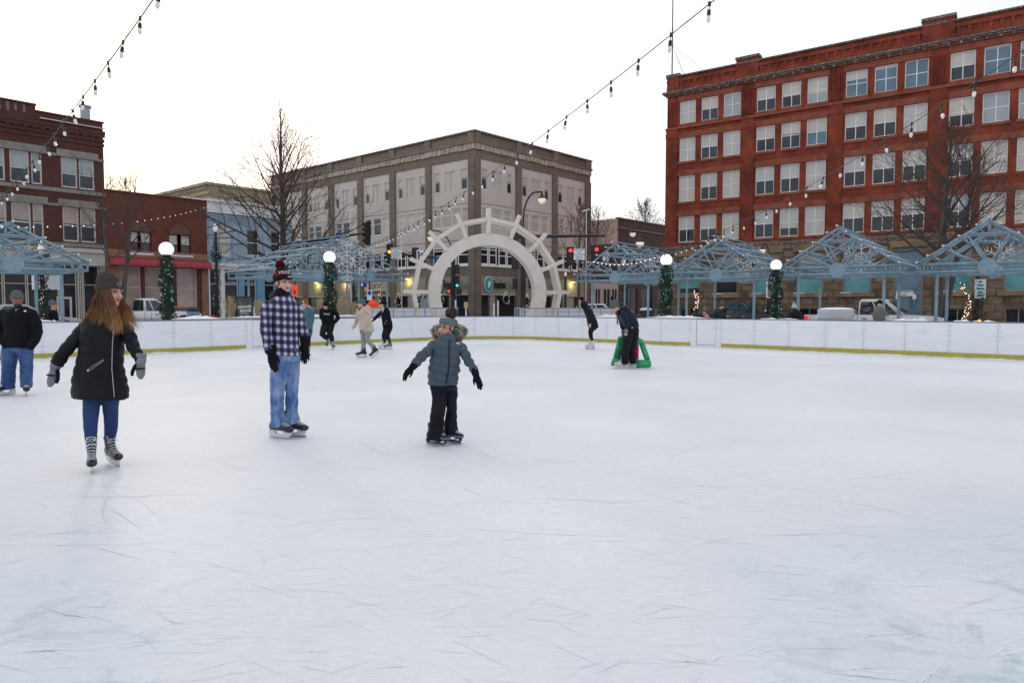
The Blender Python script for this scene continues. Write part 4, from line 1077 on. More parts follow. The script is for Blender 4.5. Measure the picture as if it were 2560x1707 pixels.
for a in (148, 172, 30, 8, 110, 70): 
    q = R(a); mb.bar((Ri*math.cos(q),-.004,zc+Ri*math.sin(q)), (Ro*math.cos(q),-.004,zc+Ro*math.sin(q)), .012, .006)
mb.build('weld_seam', m_archd, ar)
angs = [90+22.2*k for k in range(-6,7)]
for yy in (-.02, ADp-.12):
    for a, b in zip(angs[:-1], angs[1:]):
        pa = V((Rp*math.cos(R(a)),yy+.08,zc+Rp*math.sin(R(a)))); pb = V((Rp*math.cos(R(b)),yy+.08,zc+Rp*math.sin(R(b))))
        mb = MB(); mb.bar(pa, pb, .2, .21, (0,1,0)); mb.build('rim_beam', m_arch, ar)
for a in angs[2:-2]:
    d = V((math.cos(R(a)),0,math.sin(R(a)))); mb = MB()
    mb.bar(V((0,ADp/2-.0,zc))+d*(Ro-.02), V((0,ADp/2,zc))+d*Rs, .19, ADp*.62, (0,1,0)) if False else mb.bar(V((0,.05,zc))+d*(Ro-.03), V((0,.05,zc))+d*Rs, .2, .22, (0,1,0))
    mb.build('spoke', m_arch, ar)

# railing and steps by the arch
m_rail = mat('grey_rail', (.25,.29,.34), .5)
def railing(lab, pts, z0, z1, step=.55, dense=False):
    a, b = V(pts[0]), V(pts[1]); L_ = (b-a).length; d = (b-a).normalized()
    o = thing('railing', lab, 'railing', a[:], math.atan2(d.y,d.x), 'grey railings by the arch')
    mb = MB(); mb.tube([(0,0,z1),(L_,0,z1)], .035, 8); mb.tube([(0,0,z0),(L_,0,z0)], .022, 6)
    if not dense:
        for k in range(1,7): mb.tube([(0,0,z0+(z1-z0)*k/7),(L_,0,z0+(z1-z0)*k/7)], .007, 4)
    mb.build('rails', m_rail, o, True)
    k = 0; x = 0
    while x <= L_+.01:
        mb = MB(); mb.tube([(x,0,-.2),(x,0,z1)], .035 if k%3 == 0 or dense else .018, 6); mb.build('baluster', m_rail, o); x += step; k += 1
ga = lambda px, Y: (at(px,700,Y).x, Y, gz(at(px,700,Y).x,Y))
railing('long grey railing left of the arch', (ga(905,35.2), ga(1146,34.6)), .35, 1.5)
railing('dense upright grey railing at the right foot of the arch', (ga(1287,34.5), ga(1312,34.6)), .35, 1.5, .12, True)
railing('long grey railing right of the arch', (ga(1313,34.6), ga(1535,34.8)), .35, 1.5)
stp = thing('snowy_steps', 'snow covered stone steps behind the railings by the arch', 'steps', (0,38,0))
m_riser = mat('step_riser', (.60,.60,.64), .8)
for p0, p1 in ((880,1132),(1300,1545)):
    for k in range(4):
        xa, xb = at(p0,700,38.2).x, at(p1,700,38.2).x
        mb = MB(); mb.b2(xa,xb,.0+k*.35,.35+k*.35,-.3,.45+.27*k); mb.build('step', m_riser, stp)
        mb = MB(); mb.b2(xa+.01,xb-.01,-.02+k*.35,.34+k*.35,.452+.27*k,.452+.27*k+.07); mb.build('snow_cap', m_snow, stp)
# snow mounds by the boards at the arch
for (p0,p1,Y_,h_,lb) in ((905,968,32.6,.95,'low snow bank behind the boards left of the arch'),(1423,1470,31.2,1.0,'low snow bank behind the boards beside the leaning skater'),(2285,2330,22.6,1.12,'heaped snow at the foot of the pavilion post at the right edge')):
    xa, xb = at(p0,700,Y_).x, at(p1,700,Y_).x; mb = MB(); vs=[]; fs=[]; nx_=16
    for i in range(nx_+1):
        for j in range(9):
            s1, s2 = i/nx_, j/8; e = math.sin(math.pi*s1)**.5*math.sin(math.pi*s2)**.5
            vs.append((xa+(xb-xa)*s1, Y_-.5+s2, -.15+(h_+.15+.08*noise.noise(V((i*.5,j*.6,Y_))))*e))
    for i in range(nx_):
        for j in range(8): fs.append((9*i+j,9*i+9+j,9*i+10+j,9*i+j+1))
    mb.add(vs,fs); o = mb.build('snow_bank', m_snow, smooth=True); tag(o, lb, 'snow bank')
mb = MB(); q0, q1 = at(1500,790,30.6), at(1543,790,30.6)
bn = thing('slatted_bench', 'white slatted bench back showing over the boards beside the bending woman', 'bench', (q0.x,30.6,-.12))
wb = q1.x-q0.x
mb.b2(0,wb,0,.05,1.06,1.16); mb.b2(0,wb,0,.05,.82,.90)
for k in range(11): mb.b2(wb*k/10-.02,wb*k/10+.03,.0,.045,.9,1.06)
mb.build('backrest', m_white, bn)
mb = MB(); mb.b2(0,wb,-.45,-.02,.5,.56); mb.b2(.0,.06,-.45,.0,0,.5); mb.b2(wb-.06,wb,-.45,.0,0,.5); mb.build('seat', m_white, bn)

# ================================================================ GLOBE LAMPS with garland
m_globe = mat('opal_globe', (.85,.86,.9), .3, emit=(.9,.92,1), es=.55)
def garland(mb, z0, z1, rr, n, seed):
    r_ = random.Random(seed)
    for i in range(n):
        z = z0+(z1-z0)*r_.random(); a = r_.random()*6.283; rad = rr*(.35+.65*r_.random()**.5)*(1+.25*math.sin(z*7+a))
        p_ = V((rad*math.cos(a),rad*math.sin(a),z)); d = V((math.cos(a)+r_.gauss(0,.5),math.sin(a)+r_.gauss(0,.5),r_.gauss(-.1,.6))).normalized()*r_.uniform(.05,.11)
        e = d.cross(V((r_.random()-.5,r_.random()-.5,r_.random()-.5))).normalized()*.014
        mb.add([p_-e,p_+e,p_+d*.6+e*1.2,p_+d,p_+d*.6-e*1.2], [(0,1,2,3,4)])
m_tealorn = mat('teal_ribbon', (.02,.28,.26), .25, metal=.3)
def globe_lamp(px, py, Y, lab, seed, rg=.245):
    p_ = at(px, py, Y); g = gz(p_.x,Y); o = thing('globe_lamp', lab, 'lamp post', (p_.x,Y,g), 0, 'white globe lamps wrapped in garland'); zt = p_.z-g
    mb = MB(); mb.tube([(0,0,0),(0,0,zt-rg)], .07, 10); mb.build('pole', m_black, o)
    mb = MB(); mb.ball((0,0,zt), rg, 24, 16); mb.build('globe', m_globe, o, True)
    mb = MB(); mb.lathe([(.1,0),(.15,.05),(.15,.1)], (0,0,zt-rg-.05), 12); mb.build('collar', m_black, o)
    mb = MB(); garland(mb, .1, zt-rg-.03, .23, 2600, seed); mb.tube([(0,0,.1),(0,0,zt-rg-.05)], .12, 8); gl = mb.build('garland', m_gar, o)
    mb = MB(); r_ = random.Random(seed+1)
    for k in range(26):
        z = r_.uniform(.9,zt-rg-.1); a = r_.uniform(3.3,6.1); mb.ball((.235*math.cos(a),.235*math.sin(a),z), .009, 5, 4)
    mb.build('light', m_fairy, gl)
    for k in range(4):
        z = r_.uniform(1.1,zt-.6); a = r_.uniform(3.6,5.8); mb = MB(); mb.tube([(.2*math.cos(a),.2*math.sin(a),z),(.22*math.cos(a+.3),.22*math.sin(a+.3),z+.07),(.21*math.cos(a+.5),.21*math.sin(a+.5),z+.02),(.2*math.cos(a+.2),.2*math.sin(a+.2),z-.1)], [.012,.035,.03,.014], 6); mb.build('ribbon', m_tealorn, gl, True)
globe_lamp(415.6, 623, 24.5, 'white globe lamp on a garlanded post before the red awning', 1, .25)
globe_lamp(823.7, 643.5, 28, 'white globe lamp on a garlanded post before the wide pavilion', 2)
globe_lamp(1665.8, 650.3, 28.3, 'white globe lamp on a garlanded post before the left end of the red block', 3)
globe_lamp(1940.5, 663.2, 28.0, 'white globe lamp on a garlanded post beside the black pickup', 4, .225)

# acorn lamp post and other garland posts
m_acorn = mat('frosted_acorn', (.6,.58,.55), .35, emit=(1,.92,.8), es=.25)
def acorn(px, ytop, Y, lab, gar=True, seed=9, nn=1500, hs=.62):
    p_ = at(px, ytop, Y); g = gz(p_.x,Y); zt = p_.z-g; o = thing('acorn_lamp', lab, 'lamp post', (p_.x,Y,g), 0, 'old style acorn lamp posts')
    mb = MB(); mb.lathe([(.22,0),(.2,.3),(.1,.5),(.08,zt-1.1*hs),(.14*hs,zt-1.0*hs),(.1*hs,zt-.95*hs)], n=12); mb.build('pole', m_black, o)
    mb = MB(); mb.lathe([(r_*hs,z_*hs) for r_,z_ in [(.1,0),(.21,.2),(.23,.4),(.15,.68),(.05,.85),(.02,1.0)]], (0,0,zt-.98*hs), 14); mb.build('lamp_head', m_acorn, o, True)
    if gar:
        mb = MB(); garland(mb, .1, zt-1.1, .2, nn, seed); q = at(px, 640, Y).z-g
        for k in range(700):                                   # bow half way up
            a = rnd.random()*6.28; rr = .38*rnd.random()**.5; z = q+rnd.gauss(0,.2); d = V((rnd.gauss(0,1),rnd.gauss(0,1),rnd.gauss(0,1))).normalized()*.1; e = d.orthogonal().normalized()*.014
            pp = V((rr*math.cos(a),rr*.6*math.sin(a),z)); mb.add([pp-e,pp+e,pp+d], [(0,1,2)])
        gl = mb.build('garland', m_gar, o); mb = MB()
        for k in range(20): mb.ball((rnd.uniform(-.2,.2),-.2,rnd.uniform(.8,zt-1.3)), .011, 5, 4)
        mb.build('light', m_fairy, gl)
acorn(538, 556, 44, 'acorn lamp post wrapped in dark garland before the blue shop')
acorn(500+1505*.2551, 640, 50, 'acorn lamp post with lit garland under the right half of the wide pavilion', True, 12, 1200)
acorn(1400+68*.204, 500+872*.204, 52, 'slim acorn lamp post just right of the arch', False, hs=.4)
acorn(102, 600, 29, 'garlanded lamp post behind the left edge pavilion posts', True, 15)
acorn(1400+780*.20408, 640, 44, 'acorn lamp post with lit garland inside the pavilion right of the arch', True, 17, 1100)

# ================================================================ LIGHT STRINGS
m_wire = mat('black_wire', (.03,.022,.02), .6); m_bulb = mat('clear_bulb', (.75,.72,.70), .08, coat=.6, spec=.8); m_sock = mat('bulb_socket', (.012,.012,.014), .4)
_bm = {}
def bulb_meshes():
    if not _bm:
        mb = MB(); mb.tube([(0,0,0),(0,0,-.07)], .006, 5); mb.lathe([(.012,-.065),(.022,-.075),(.024,-.135),(.02,-.14)], n=10); mb.box((0,0,.0),(.03,.026,.05)); _bm['s'] = mb.mesh('socket', [m_sock], True)
        mb = MB(); mb.lathe([(.018,-.138),(.024,-.16),(.027,-.185),(.022,-.208),(.008,-.222)], n=10); _bm['b'] = mb.mesh('bulb', [m_bulb], True)
        mb = MB(); mb.ball((0,0,-.03), .03, 6, 5); _bm['l'] = mb.mesh('bulb', [m_fairy], True)
    return _bm
def light_string(lab, A, B, sag, step, t0=0.0, t1=1.0, second=True, kind='s14', sc_=1.0, wire_r=.007, ph=0.0):
    A, B = V(A), V(B); o = thing('light_string', lab, 'light string', A[:]); L_ = (B-A).length
    P = lambda t: (B-A)*t + V((0,0,-4*sag*t*(1-t)))
    n = 60; mb = MB(); mb.tube([P(t0+(t1-t0)*k/n) for k in range(n+1)], wire_r, 5)
    if second: mb.tube([P(t0+(t1-t0)*k/n)+V((0,0,.05+.035*math.sin(k*1.9)))*sc_ for k in range(n+1)], wire_r*.35, 4)
    mb.build('wire', m_wire, o, True)
    m_ = bulb_meshes(); t = t0+ph/L_; k = 0
    while t <= t1 and k < 99:
        if kind == 's14':
            s_ = link('socket', m_['s'], o); s_.location = P(t); s_.rotation_euler = (rnd.gauss(0,.1),rnd.gauss(0,.1),rnd.random()*3); s_.scale = (sc_,)*3
            b_ = link('bulb', m_['b'], s_)
        else:
            s_ = link('bulb', m_['l'], o); s_.location = P(t); s_.scale = (sc_,)*3
        t += step/L_; k += 1
    return o
a = at(380,4,8.5); b = at(35,452,17); light_string('string of clear bulbs crossing the sky at upper left', a, a+(b-a)*1.25, .12, .83*1.0, -.25, 1.0)
a = at(1737,40,8.5); b = at(905,616,37); light_string('long string of clear bulbs from upper right down to the wide pavilion', a, b, .49, .81, -.17, 1.0)
a = at(2524,150,9.5); b = at(1560,640,35); light_string('string of clear bulbs in front of the tall red brick block', a, b, .78, .74, -.12, 1.0)
a = at(60,566,24); b = at(520,516,47); light_string('string of tiny lit bulbs in front of the left brick shops', a, b, .35, 1.0, -.1, 1.0, False, 'led', .72, .003)
c = E4 + G1*pw_; fr = lambda c, x, s_, z: (V((c.x,c.y,0)) + G1*x + n1*s_ + V((0,0,z)))[:]
light_string('short row of bulbs under the collar of the right edge pavilion', fr(c,-.1,-.05,3.98), fr(c,2.1,-.05,3.6), .05, .26, 0, 1, False, 's14', .7)
c = E2 + G1*pw_; light_string('row of lit bulbs across the pavilion right of the arch', fr(c,-1.2,-.05,3.75), fr(c,2.3,-.05,3.85), .25, .24, 0, 1, False, 'led', .9, .004)

# ================================================================ TRAFFIC SIGNALS, STREET LAMPS, SIGNS
m_red_l = mat('red_signal', (.6,.02,.02), .3, emit=(1,.03,.02), es=2.2); m_grn_l = mat('green_signal', (.02,.5,.3), .3, emit=(.05,1,.55), es=1.6); m_amb = mat('orange_signal', (.7,.25,.03), .3, emit=(1,.28,.04), es=2.2)
m_off = mat('unlit_lens', (.03,.025,.025), .2); m_sigback = mat('signal_black', (.014,.014,.015), .5)
def signal(p, lit, lab, yaw=0, n=3, s=1.0, back=False, grp='black traffic signal heads'):
    o = thing('traffic_light', lab, 'traffic light', p, yaw, grp)
    h = .36*n*s
    mb = MB(); mb.b2(-.17*s,.17*s,-.1*s,.12*s,-h/2,h/2); mb.b2(-.25*s,.25*s,.05*s,.07*s,-h/2-.08,h/2+.08); mb.build('housing', m_sigback, o)
    for k in range(n):
        z = h/2-.18*s-k*.36*s
        mb = MB(); mb.lathe([(.125*s,-.02),(.125*s,.02)], (0,-.105*s if not back else .14*s,z), 14, RX(R(90))); mb.build('lens', {0:m_red_l,1:m_amb,2:m_grn_l}.get(k) if lit == k else m_off, o)
        mb = MB(); mb.add([(.14*s*math.cos(R(a)),y,z+.14*s*math.sin(R(a))) for y in (-.1*s,-.32*s) for a in range(0,181,20)], [(i,i+1,i+11,i+10) for i in range(9)]); mb.build('visor', m_sigback, o)
    return o
def sign_text(lab, p, yaw, w_, h_, lines, mboard=None, mink=None, grp=None, sz=None, cat='sign', border=None, name='sign', depth=.03):
    o = thing(name, lab, cat, p, yaw, grp)
    mb = MB(); mb.b2(-w_/2,w_/2,0,depth,-h_/2,h_/2); mb.build('board', mboard or m_wsign, o)
    n = len(lines)
    for i, s_ in enumerate(lines):
        text(s_, (sz or h_/n*.95), T(V((0,-.006,h_/2-h_*(i+.5)/n))), mink or m_ink, 'lettering', o, .004, bold=.01)
    return o
# mast arm, right
mp = at(1308, 700, 47); g = gz(mp.x,47); S = thing('signal_mast', 'black signal mast with a long arm to the right behind the arch', 'signal mast', (mp.x,47,g))
zA = at(1308,590,47).z-g
mb = MB(); mb.lathe([(.28,0),(.24,.4),(.2,.5),(.15,zA+.2)], n=14); mb.build('pole', m_black, S)
xe = at(1514,590,47).x-mp.x
mb = MB(); mb.tube([(-.55,0,zA-.05),(xe,0,zA+.02)], [.13,.08], 10); mb.build('arm', m_black, S)
mb = MB(); zl1 = at(1308,480,47).z-g; xl = at(1355,480,47).x-mp.x
mb.tube([(0,0,zA)]+[(xl*.95*(1-math.cos(a))*.75,0,zA+(zl1-zA)*(.35+.65*math.sin(a))) for a in [math.pi/2*k/8 for k in range(9)]]+[(xl,0,zl1)], .06, 8); mb.build('lamp_arm', m_black, S, True)
m_lampg = mat('lamp_glass', (.75,.70,.62), .3, emit=(1,.82,.6), es=.35)
def pend(parent, x, z, s=1.0, y=0):
    mb = MB(); mb.lathe([(.04,.0),(.1,-.25),(.22,-.42),(.3,-.5)], (x,y,z), 12); mb.build('lamp_shade', m_black, parent, True)
    mb = MB(); mb.lathe([(.27,-.5),(.27,-.62),(.18,-.8),(.05,-.86)], (x,y,z), 12); mb.build('lamp_glass', m_lampg, parent, True)
pend(S, xl, zl1+.05)
mb = MB(); mb.b2(-1.0,-.3,-.12,.12,zA-.3,zA+.15); mb.build('junction_box', m_black, S)
sg = lambda px, py, Y: at(px,py,Y)[:]
signal(sg(1426,640,46.8), 0, 'traffic light showing red on the long right arm beside the yield sign')
signal(sg(1491,637,46.8), 0, 'traffic light showing red at the tip of the long right arm')
signal(sg(1288,650,46.6), None, 'black back of a traffic light left of the mast inside the arch', R(180))
signal(sg(1288,709,46.4), None, 'square pedestrian signal left of the mast inside the arch', R(150), 2, .75)
signal(sg(1327,709,46.4), None, 'square pedestrian signal right of the mast inside the arch', R(200), 2, .75)
for px_, lb in ((1392,'black signal back hung under the right arm'),(1497,'tall black signal back at the end of the right arm')):
    pass
yl = ['LEFT TURN','YIELD','ON FLASHING','YELLOW','ARROW']
sign_text('white LEFT TURN YIELD sign on the right signal arm', sg(1448,636,46.6), 0, .75, .75, yl, sz=.13, grp='left turn yield signs')
sign_text('white LEFT TURN YIELD sign beside the amber signal left of the arch', sg(990,633,52.6), 0, .80, .85, yl, sz=.14, grp='left turn yield signs')
# mast, left in the arch
mp = at(1133, 700, 53); g = gz(mp.x,53); S = thing('signal_mast', 'black signal mast with an arm to the left seen through the arch', 'signal mast', (mp.x,53,g))
zA = at(1133,648,53).z-g; xe = at(962,631,53).x-mp.x
mb = MB(); mb.lathe([(.28,0),(.22,.4),(.15,zA+.3)], n=14); mb.build('pole', m_black, S)
mb = MB(); mb.tube([(0,0,zA),(xe,0,zA+.5)], [.12,.07], 10); mb.build('arm', m_black, S)
mb = MB(); mb.tube([(0,0,zA)]+[(-1.4*(1-math.cos(a)),0,zA+2.2*math.sin(a)) for a in [math.pi/2*k/8 for k in range(9)]]+[(-1.7,0,zA+2.2)], .05, 8); mb.build('lamp_arm', m_black, S, True); pend(S,-1.7,zA+2.2)
signal(sg(974,630,52.7), 1, 'traffic light showing amber beside the yield sign left of the arch')
signal(sg(1038,639,52.7), None, 'traffic light beside an arrow sign just left of the arch')
signal(sg(1143,705,52.6), 2, 'traffic light showing green low on the mast through the arch', 0, 3, .74)
signal(sg(1143,673,52.6), None, 'dark signal head above the green one through the arch', 0, 2, .74)
signal(sg(1122,728,52.6), 0, 'small pedestrian signal with a red hand left of the mast through the arch', 0, 1, .85); signal(sg(1147,729,52.6), None, 'small unlit pedestrian signal right of the mast through the arch', 0, 1, .85)
sign_text('white arrow sign next to the signal left of the arch', sg(1050,638,52.6), 0, .55, .8, [], sz=.5)
def arrow(par, x, z, h, a=0.0, bent=False):
    mb = MB(T(V((x,0,z))) @ RY(a)); mb.b2(-.045,.045,-.012,-.002,-h/2,h*.2); mb.prism([(-.13,h*.2),(.13,h*.2),(0,h/2)], -.013, -.003); return mb.build('arrow', m_ink, par)
_as = [o for o in bpy.data.objects if o.get('label','').startswith('white arrow sign')][0]; arrow(_as, -.1, 0, .65); arrow(_as, .1, .05, .4, R(50))
m_bsign = mat('blue_sign', (.01,.045,.30), .4)
sign_text('small blue street sign on the left signal arm by the arch', sg(1094,647,52.8), 0, .6, .32, [], m_bsign, m_wsign, sz=.26)
# near signal over the wide pavilion
mp = at(716, 700, 45.5); g = gz(mp.x,45.5); S = thing('signal_mast', 'black signal mast whose arm ends above the wide pavilion', 'signal mast', (mp.x,45.5,g))
zA = at(716,612,45.5).z-g; xe = at(912,583,45.5).x-mp.x
mb = MB(); mb.lathe([(.25,0),(.2,.4),(.14,zA+.1)], n=12); mb.build('pole', m_black, S)
mb = MB(); mb.tube([(0,0,zA),(xe,0,at(912,583,45.5).z-g)], [.11,.07], 10); mb.build('arm', m_black, S)
signal(sg(918,584,45.2), None, 'large dark traffic light hanging above the wide pavilion', R(-35), 4, .98)
sign_text('small blue street sign above the wide pavilion', sg(849,586,45.2), 0, .5, .2, [], m_bsign, m_wsign, sz=.17)
# blue street sign, right
sign_text('long blue street name sign inside the pavilion right of the arch', sg(1400+905*.20408, 500+702*.20408, 52), 0, 1.85, .5, ['D · Wa'], m_bsign, m_wsign, sz=.42)
sign_text('white lane arrow sign beside the red signal and the pavilion', sg(1400+562*.20408, 500+690*.20408, 46.7), 0, .42, .55, [], m_wsign, m_ink, sz=.6)
_as = [o for o in bpy.data.objects if o.get('label','').startswith('white lane arrow')][0]; arrow(_as, 0, 0, .45)
# street lamps
def streetlamp(px_pole, px_head, py_head, Y, lab, s=1.0):
    p_ = at(px_pole,700,Y); g = gz(p_.x,Y); h = at(px_head,py_head,Y); o = thing('street_lamp', lab, 'street lamp', (p_.x,Y,g), 0, 'black arm street lamps')
    xh = h.x-p_.x; zt = h.z-g+.35*s
    mb = MB(); mb.tube([(0,0,0),(0,0,zt-.6)], .08*s, 8); mb.tube([(0,0,zt-.65)]+[(xh*(1-math.cos(a))*.9,0,zt-.6+(.6)*math.sin(a)) for a in [math.pi/2*k/7 for k in range(8)]]+[(xh,0,zt)], .05*s, 8); mb.build('pole', m_black, o, True)
    mb = MB(); mb.lathe([(.04,.0),(.1*s,-.2*s),(.24*s,-.36*s),(.27*s,-.44*s)], (xh,0,zt), 12); mb.build('lamp_shade', m_black, o, True)
    mb = MB(); mb.lathe([(.25*s,-.44*s),(.25*s,-.52*s),(.17*s,-.7*s),(.05,-.76*s)], (xh,0,zt), 12); mb.build('lamp_glass', m_lampg, o, True)
    return o
streetlamp(1567, 1582, 580, 62, 'smaller black street lamp in front of the far brick shop', 1.1)
streetlamp(1626, 1600, 602, 44, 'larger black street lamp with an arched arm in front of the far brick shop', 1.05)
streetlamp(1921, 1906, 621, 40, 'black street lamp with a hooked arm before the stone base of the red block', .75)
sgn = sign_text('narrow white street sign on the pole beside the black pickup', sg(1924,720,39.8), 0, .36, 1.15, [], sz=.26)
mb = MB()
for k in range(7): mb.b2(-.11,.11,-.012,-.002,-.5+.14*k,-.5+.14*k+(.04 if k > 4 else .09))
mb.build('lettering', m_ink, sgn)
pz = at(2446,700,30); g = gz(pz.x,30); S = thing('sign_post', 'black post with a pale sign standing right of the lit trunk', 'sign post', (pz.x,30,g))
mb = MB(); mb.lathe([(.2,0),(.14,.5),(.1,.6),(.1,3.6)], n=10); garland(mb,.1,2.2,.22,900,31); mb.build('pole', m_black, S)
q = at(2446,722,29.8); mb = MB(); mb.b2(-.24,.24,-.16,-.13,q.z-g-.42,q.z-g+.42); sb = mb.build('sign_board', mat('mint_sign', (.55,.70,.66), .5), S)
mb = MB()
for i_, w2 in enumerate((.06,.13,.16,.1,.13)): mb.b2(-w2,w2,-.166,-.161,q.z-g+.27-.15*i_,q.z-g+.34-.15*i_)
mb.build('lettering', mat('green_ink', (.02,.12,.09), .5), sb)
mb = MB(); mb.ball((0,-.15,at(2446,806,29.8).z-g), (.09,.09,.13), 8, 6); mb.build('lantern', m_amb, S)
# slim sensor poles
for px_, yt, Y_, lb in ((875,527,47,'thin white pole with a tilted sensor above the wide pavilion'),(1466,527,50,'thin white pole with a tilted sensor right of the brown corner block'),(1003,585,52,'thin white pole with a sensor beside the left yield sign')):
    p_ = at(px_,yt,Y_); g = gz(p_.x,Y_); o = thing('sensor_pole', lb, 'sensor pole', (p_.x,Y_,g), 0, 'thin white sensor poles')
    mb = MB(); mb.tube([(0,0,0),(0,0,p_.z-g)], .035, 6); mb.build('pole', m_white, o)
    mb = MB(); mb.bar((-.3,-.1,p_.z-g-.06),(.22,.1,p_.z-g+.12), .16, .09); mb.build('sensor', m_white, o)
# white bollards and small kiosk posts
for px_, yt, lb in ((1139,752,'white post left of the doorway through the arch'),(1165,762,'white push button post with an orange box through the arch'),(1235,760,'slimmer white post before the church window'),(1245,753,'taller white post before the church window')):
    p_ = at(px_,yt,46); g = gz(p_.x,46); o = thing('white_post', lb, 'post', (p_.x,46,g), 0, 'white posts seen through the arch')
    mb = MB(); mb.tube([(0,0,0),(0,0,p_.z-g)], .055, 8); mb.ball((0,0,p_.z-g), .055, 8, 6); mb.build('post', m_white, o)
    if px_ == 1165: mb = MB(); mb.box((0,-.08,p_.z-g-.02),(.26,.14,.42)); mb.build('button_box', mat('beige_box', (.5,.36,.2), .6), o)
mb = MB(); p_ = at(1066,748,46); g = gz(p_.x,46); o = thing('utility_cabinet', 'grey utility cabinet behind the left arch ring', 'cabinet', (p_.x,46,g))
mb.box((0,0,(p_.z-g)/2),(.75,.6,p_.z-g)); mb.box((0,0,p_.z-g+.03),(.85,.7,.06)); mb.build('body', mat('cabinet_grey', (.25,.27,.30), .5), o)
mb = MB(); mb.b2(-.3,.3,-.315,-.302,.3,p_.z-g-.2); mb.build('door', mat('cabinet_door', (.22,.24,.27), .5), o)
# signs low on the plaza
m_orange = mat('orange_sign', (.9,.09,.008), .5, emit=(1,.09,.005), es=.25)
q = at(931,768,40); o = thing('road_work_sign', 'orange diamond ROAD WORK sign between the two skaters in dark and cream coats', 'sign', (q.x,40,q.z))
mb = MB(); mb.box((0,0,0),(.7,.03,.7), RY(R(45))); mb.build('board', m_orange, o)
for i_, s_ in enumerate(('ROAD','WORK')): text(s_, .19, T(V((0,-.02,.11-.2*i_))), m_ink, 'lettering', o, .004, bold=.01)
mb = MB(); mb.tube([(0,.04,-.6),(0,.04,gz(q.x,40)-q.z)], .04, 6); mb.tube([(-.5,.3,gz(q.x,40)-q.z),(0,.04,-.3),(.5,.3,gz(q.x,40)-q.z)], .03, 6); mb.build('stand', m_black, o)
q = at(737,726,41); o = thing('detour_sign', 'tall orange detour sign behind the teenager neck', 'sign', (q.x,41,q.z))
mb = MB(); mb.b2(-.17,.17,0,.03,-.34,.34); mb.build('board', m_orange, o)
text('E', .3, T(V((0,-.01,-.1))), m_ink, 'lettering', o, .004, bold=.03); mb = MB(); mb.tube([(0,.06,.7),(0,.06,gz(q.x,41)-q.z)], .04, 6); mb.build('post', m_black, o)
q = at(908,710,44); o = sign_text('small navy sign with a white figure left of the LOFT sign', q[:], 0, .42, .42, [], mat('navy_sign',(.01,.05,.16),.5), m_wsign, sz=.8); mb = MB(); mb.lathe([(.0,-.15),(.07,-.11),(.07,-.04),(.03,.03),(.03,.12),(.0,.14)], (-.08,-.02,0), 10, Matrix.Diagonal((1,.1,1,1))); mb.build('symbol', m_wsign, o)
q = at(923.6,738,40); o = sign_text('white sign with a blue accessible parking panel on a garland pole', q[:], 0, .3, .6, [], sz=.12)
mb = MB(); mb.b2(-.1,.1,-.012,-.003,.02,.24); mb.build('blue_panel', m_bsign, o); mb = MB(); mb.tube([(0,.06,1.1),(0,.06,gz(q.x,40)-q.z)], .05, 6); mb.build('post', m_black, o)
# pair of white signs at far left
for px_, lb in ((97,'white back of a sign left of the teal ribboned post'),(134,'white back of a sign right of the teal ribboned post')):
    q = at(px_,706,29.5); o = thing('sign_plate', lb, 'sign', q[:], 0, 'blank white sign backs at far left'); mb = MB(); mb.b2(-.31,.31,0,.025,-.31,.31); mb.build('plate', m_wsign, o)
    mb = MB(); mb.b2(-.03,.03,.026,.05,-.31-q.z*0-1.0,.31); mb.build('bracket', m_black, o)
# information board
q = at(611,741,27.2); g = gz(q.x,27.2); zt = q.z-g; o = thing('rink_sign', 'black upright GRAND RIDGE information board behind the boards', 'sign board', (q.x,27.2,g), R(12))
wd = 38/1707*27.2
mb = MB(); mb.b2(-wd/2,wd/2,0,.14,0,zt); mb.build('frame', m_black, o)
mb = MB(); mb.b2(-wd/2+.05,wd/2-.05,-.012,-.001,.2,zt-.07); f_ = mb.build('poster', mat('dark_green_poster', (.035,.05,.045), .5, col2=(.16,.20,.17), scale=3.5, contrast=(.45,.75)), o)
for s_, z_, h_ in (('GRAND',zt-.42,.15),('RIDGE',zt-.57,.15)): text(s_, h_, T(V((0 if s_ == 'GRAND' else .04,-.02,z_))) @ RY(R(-4)), m_wsign, 'lettering', o, .004, bold=.02)
text('Q', .2, T(V((-.12,-.02,zt-.84))), m_wsign, 'lettering', o, .004, bold=.025)
mb = MB()
for i_ in range(3): mb.b2(.0, .2-.03*(i_%2), -.022, -.013, zt-.80-.07*i_, zt-.765-.07*i_)
mb.b2(-.17,.16,-.022,-.013,zt-.69,zt-.675); mb.b2(-.17,.2,-.022,-.013,zt-1.03,zt-1.0); mb.build('small_print', m_wsign, o)
# litter bins
def bin_(px, yt, Y, lab, mcol, r_=.28, snow=False):
    p_ = at(px,yt,Y); g = gz(p_.x,Y); h = p_.z-g; o = thing('litter_bin', lab, 'litter bin', (p_.x,Y,g), 0, 'litter bins on the plaza')
    mb = MB(); mb.lathe([(r_*.92,0),(r_,.1),(r_,h-.22)], n=16); mb.build('body', mcol, o, False)
    mb = MB(); mb.lathe([(r_*1.08,h-.22),(r_*1.1,h-.12),(r_*.9,h-.02),(r_*.3,h)], n=16); mb.build('lid', m_black, o, True)
    if snow: mb = MB(); mb.lathe([(r_*1.02,h-.085),(r_*.9,h+.0),(r_*.5,h+.05),(.02,h+.06)], n=16); mb.build('snow', m_snow, o, True)
    mb = MB(); mb.box((.1,-r_-.005,h*.72),(.12,.02,.1)); mb.build('sticker', m_bsign, o)
bin_(482, 767, 33, 'grey blue litter bin with black lid beside the white pickup', mat('bin_blue', (.16,.24,.34), .5))
bin_(1615, 772, 34, 'wide black litter bin with snow on its lid before the pavilion post', m_black, .32, True)
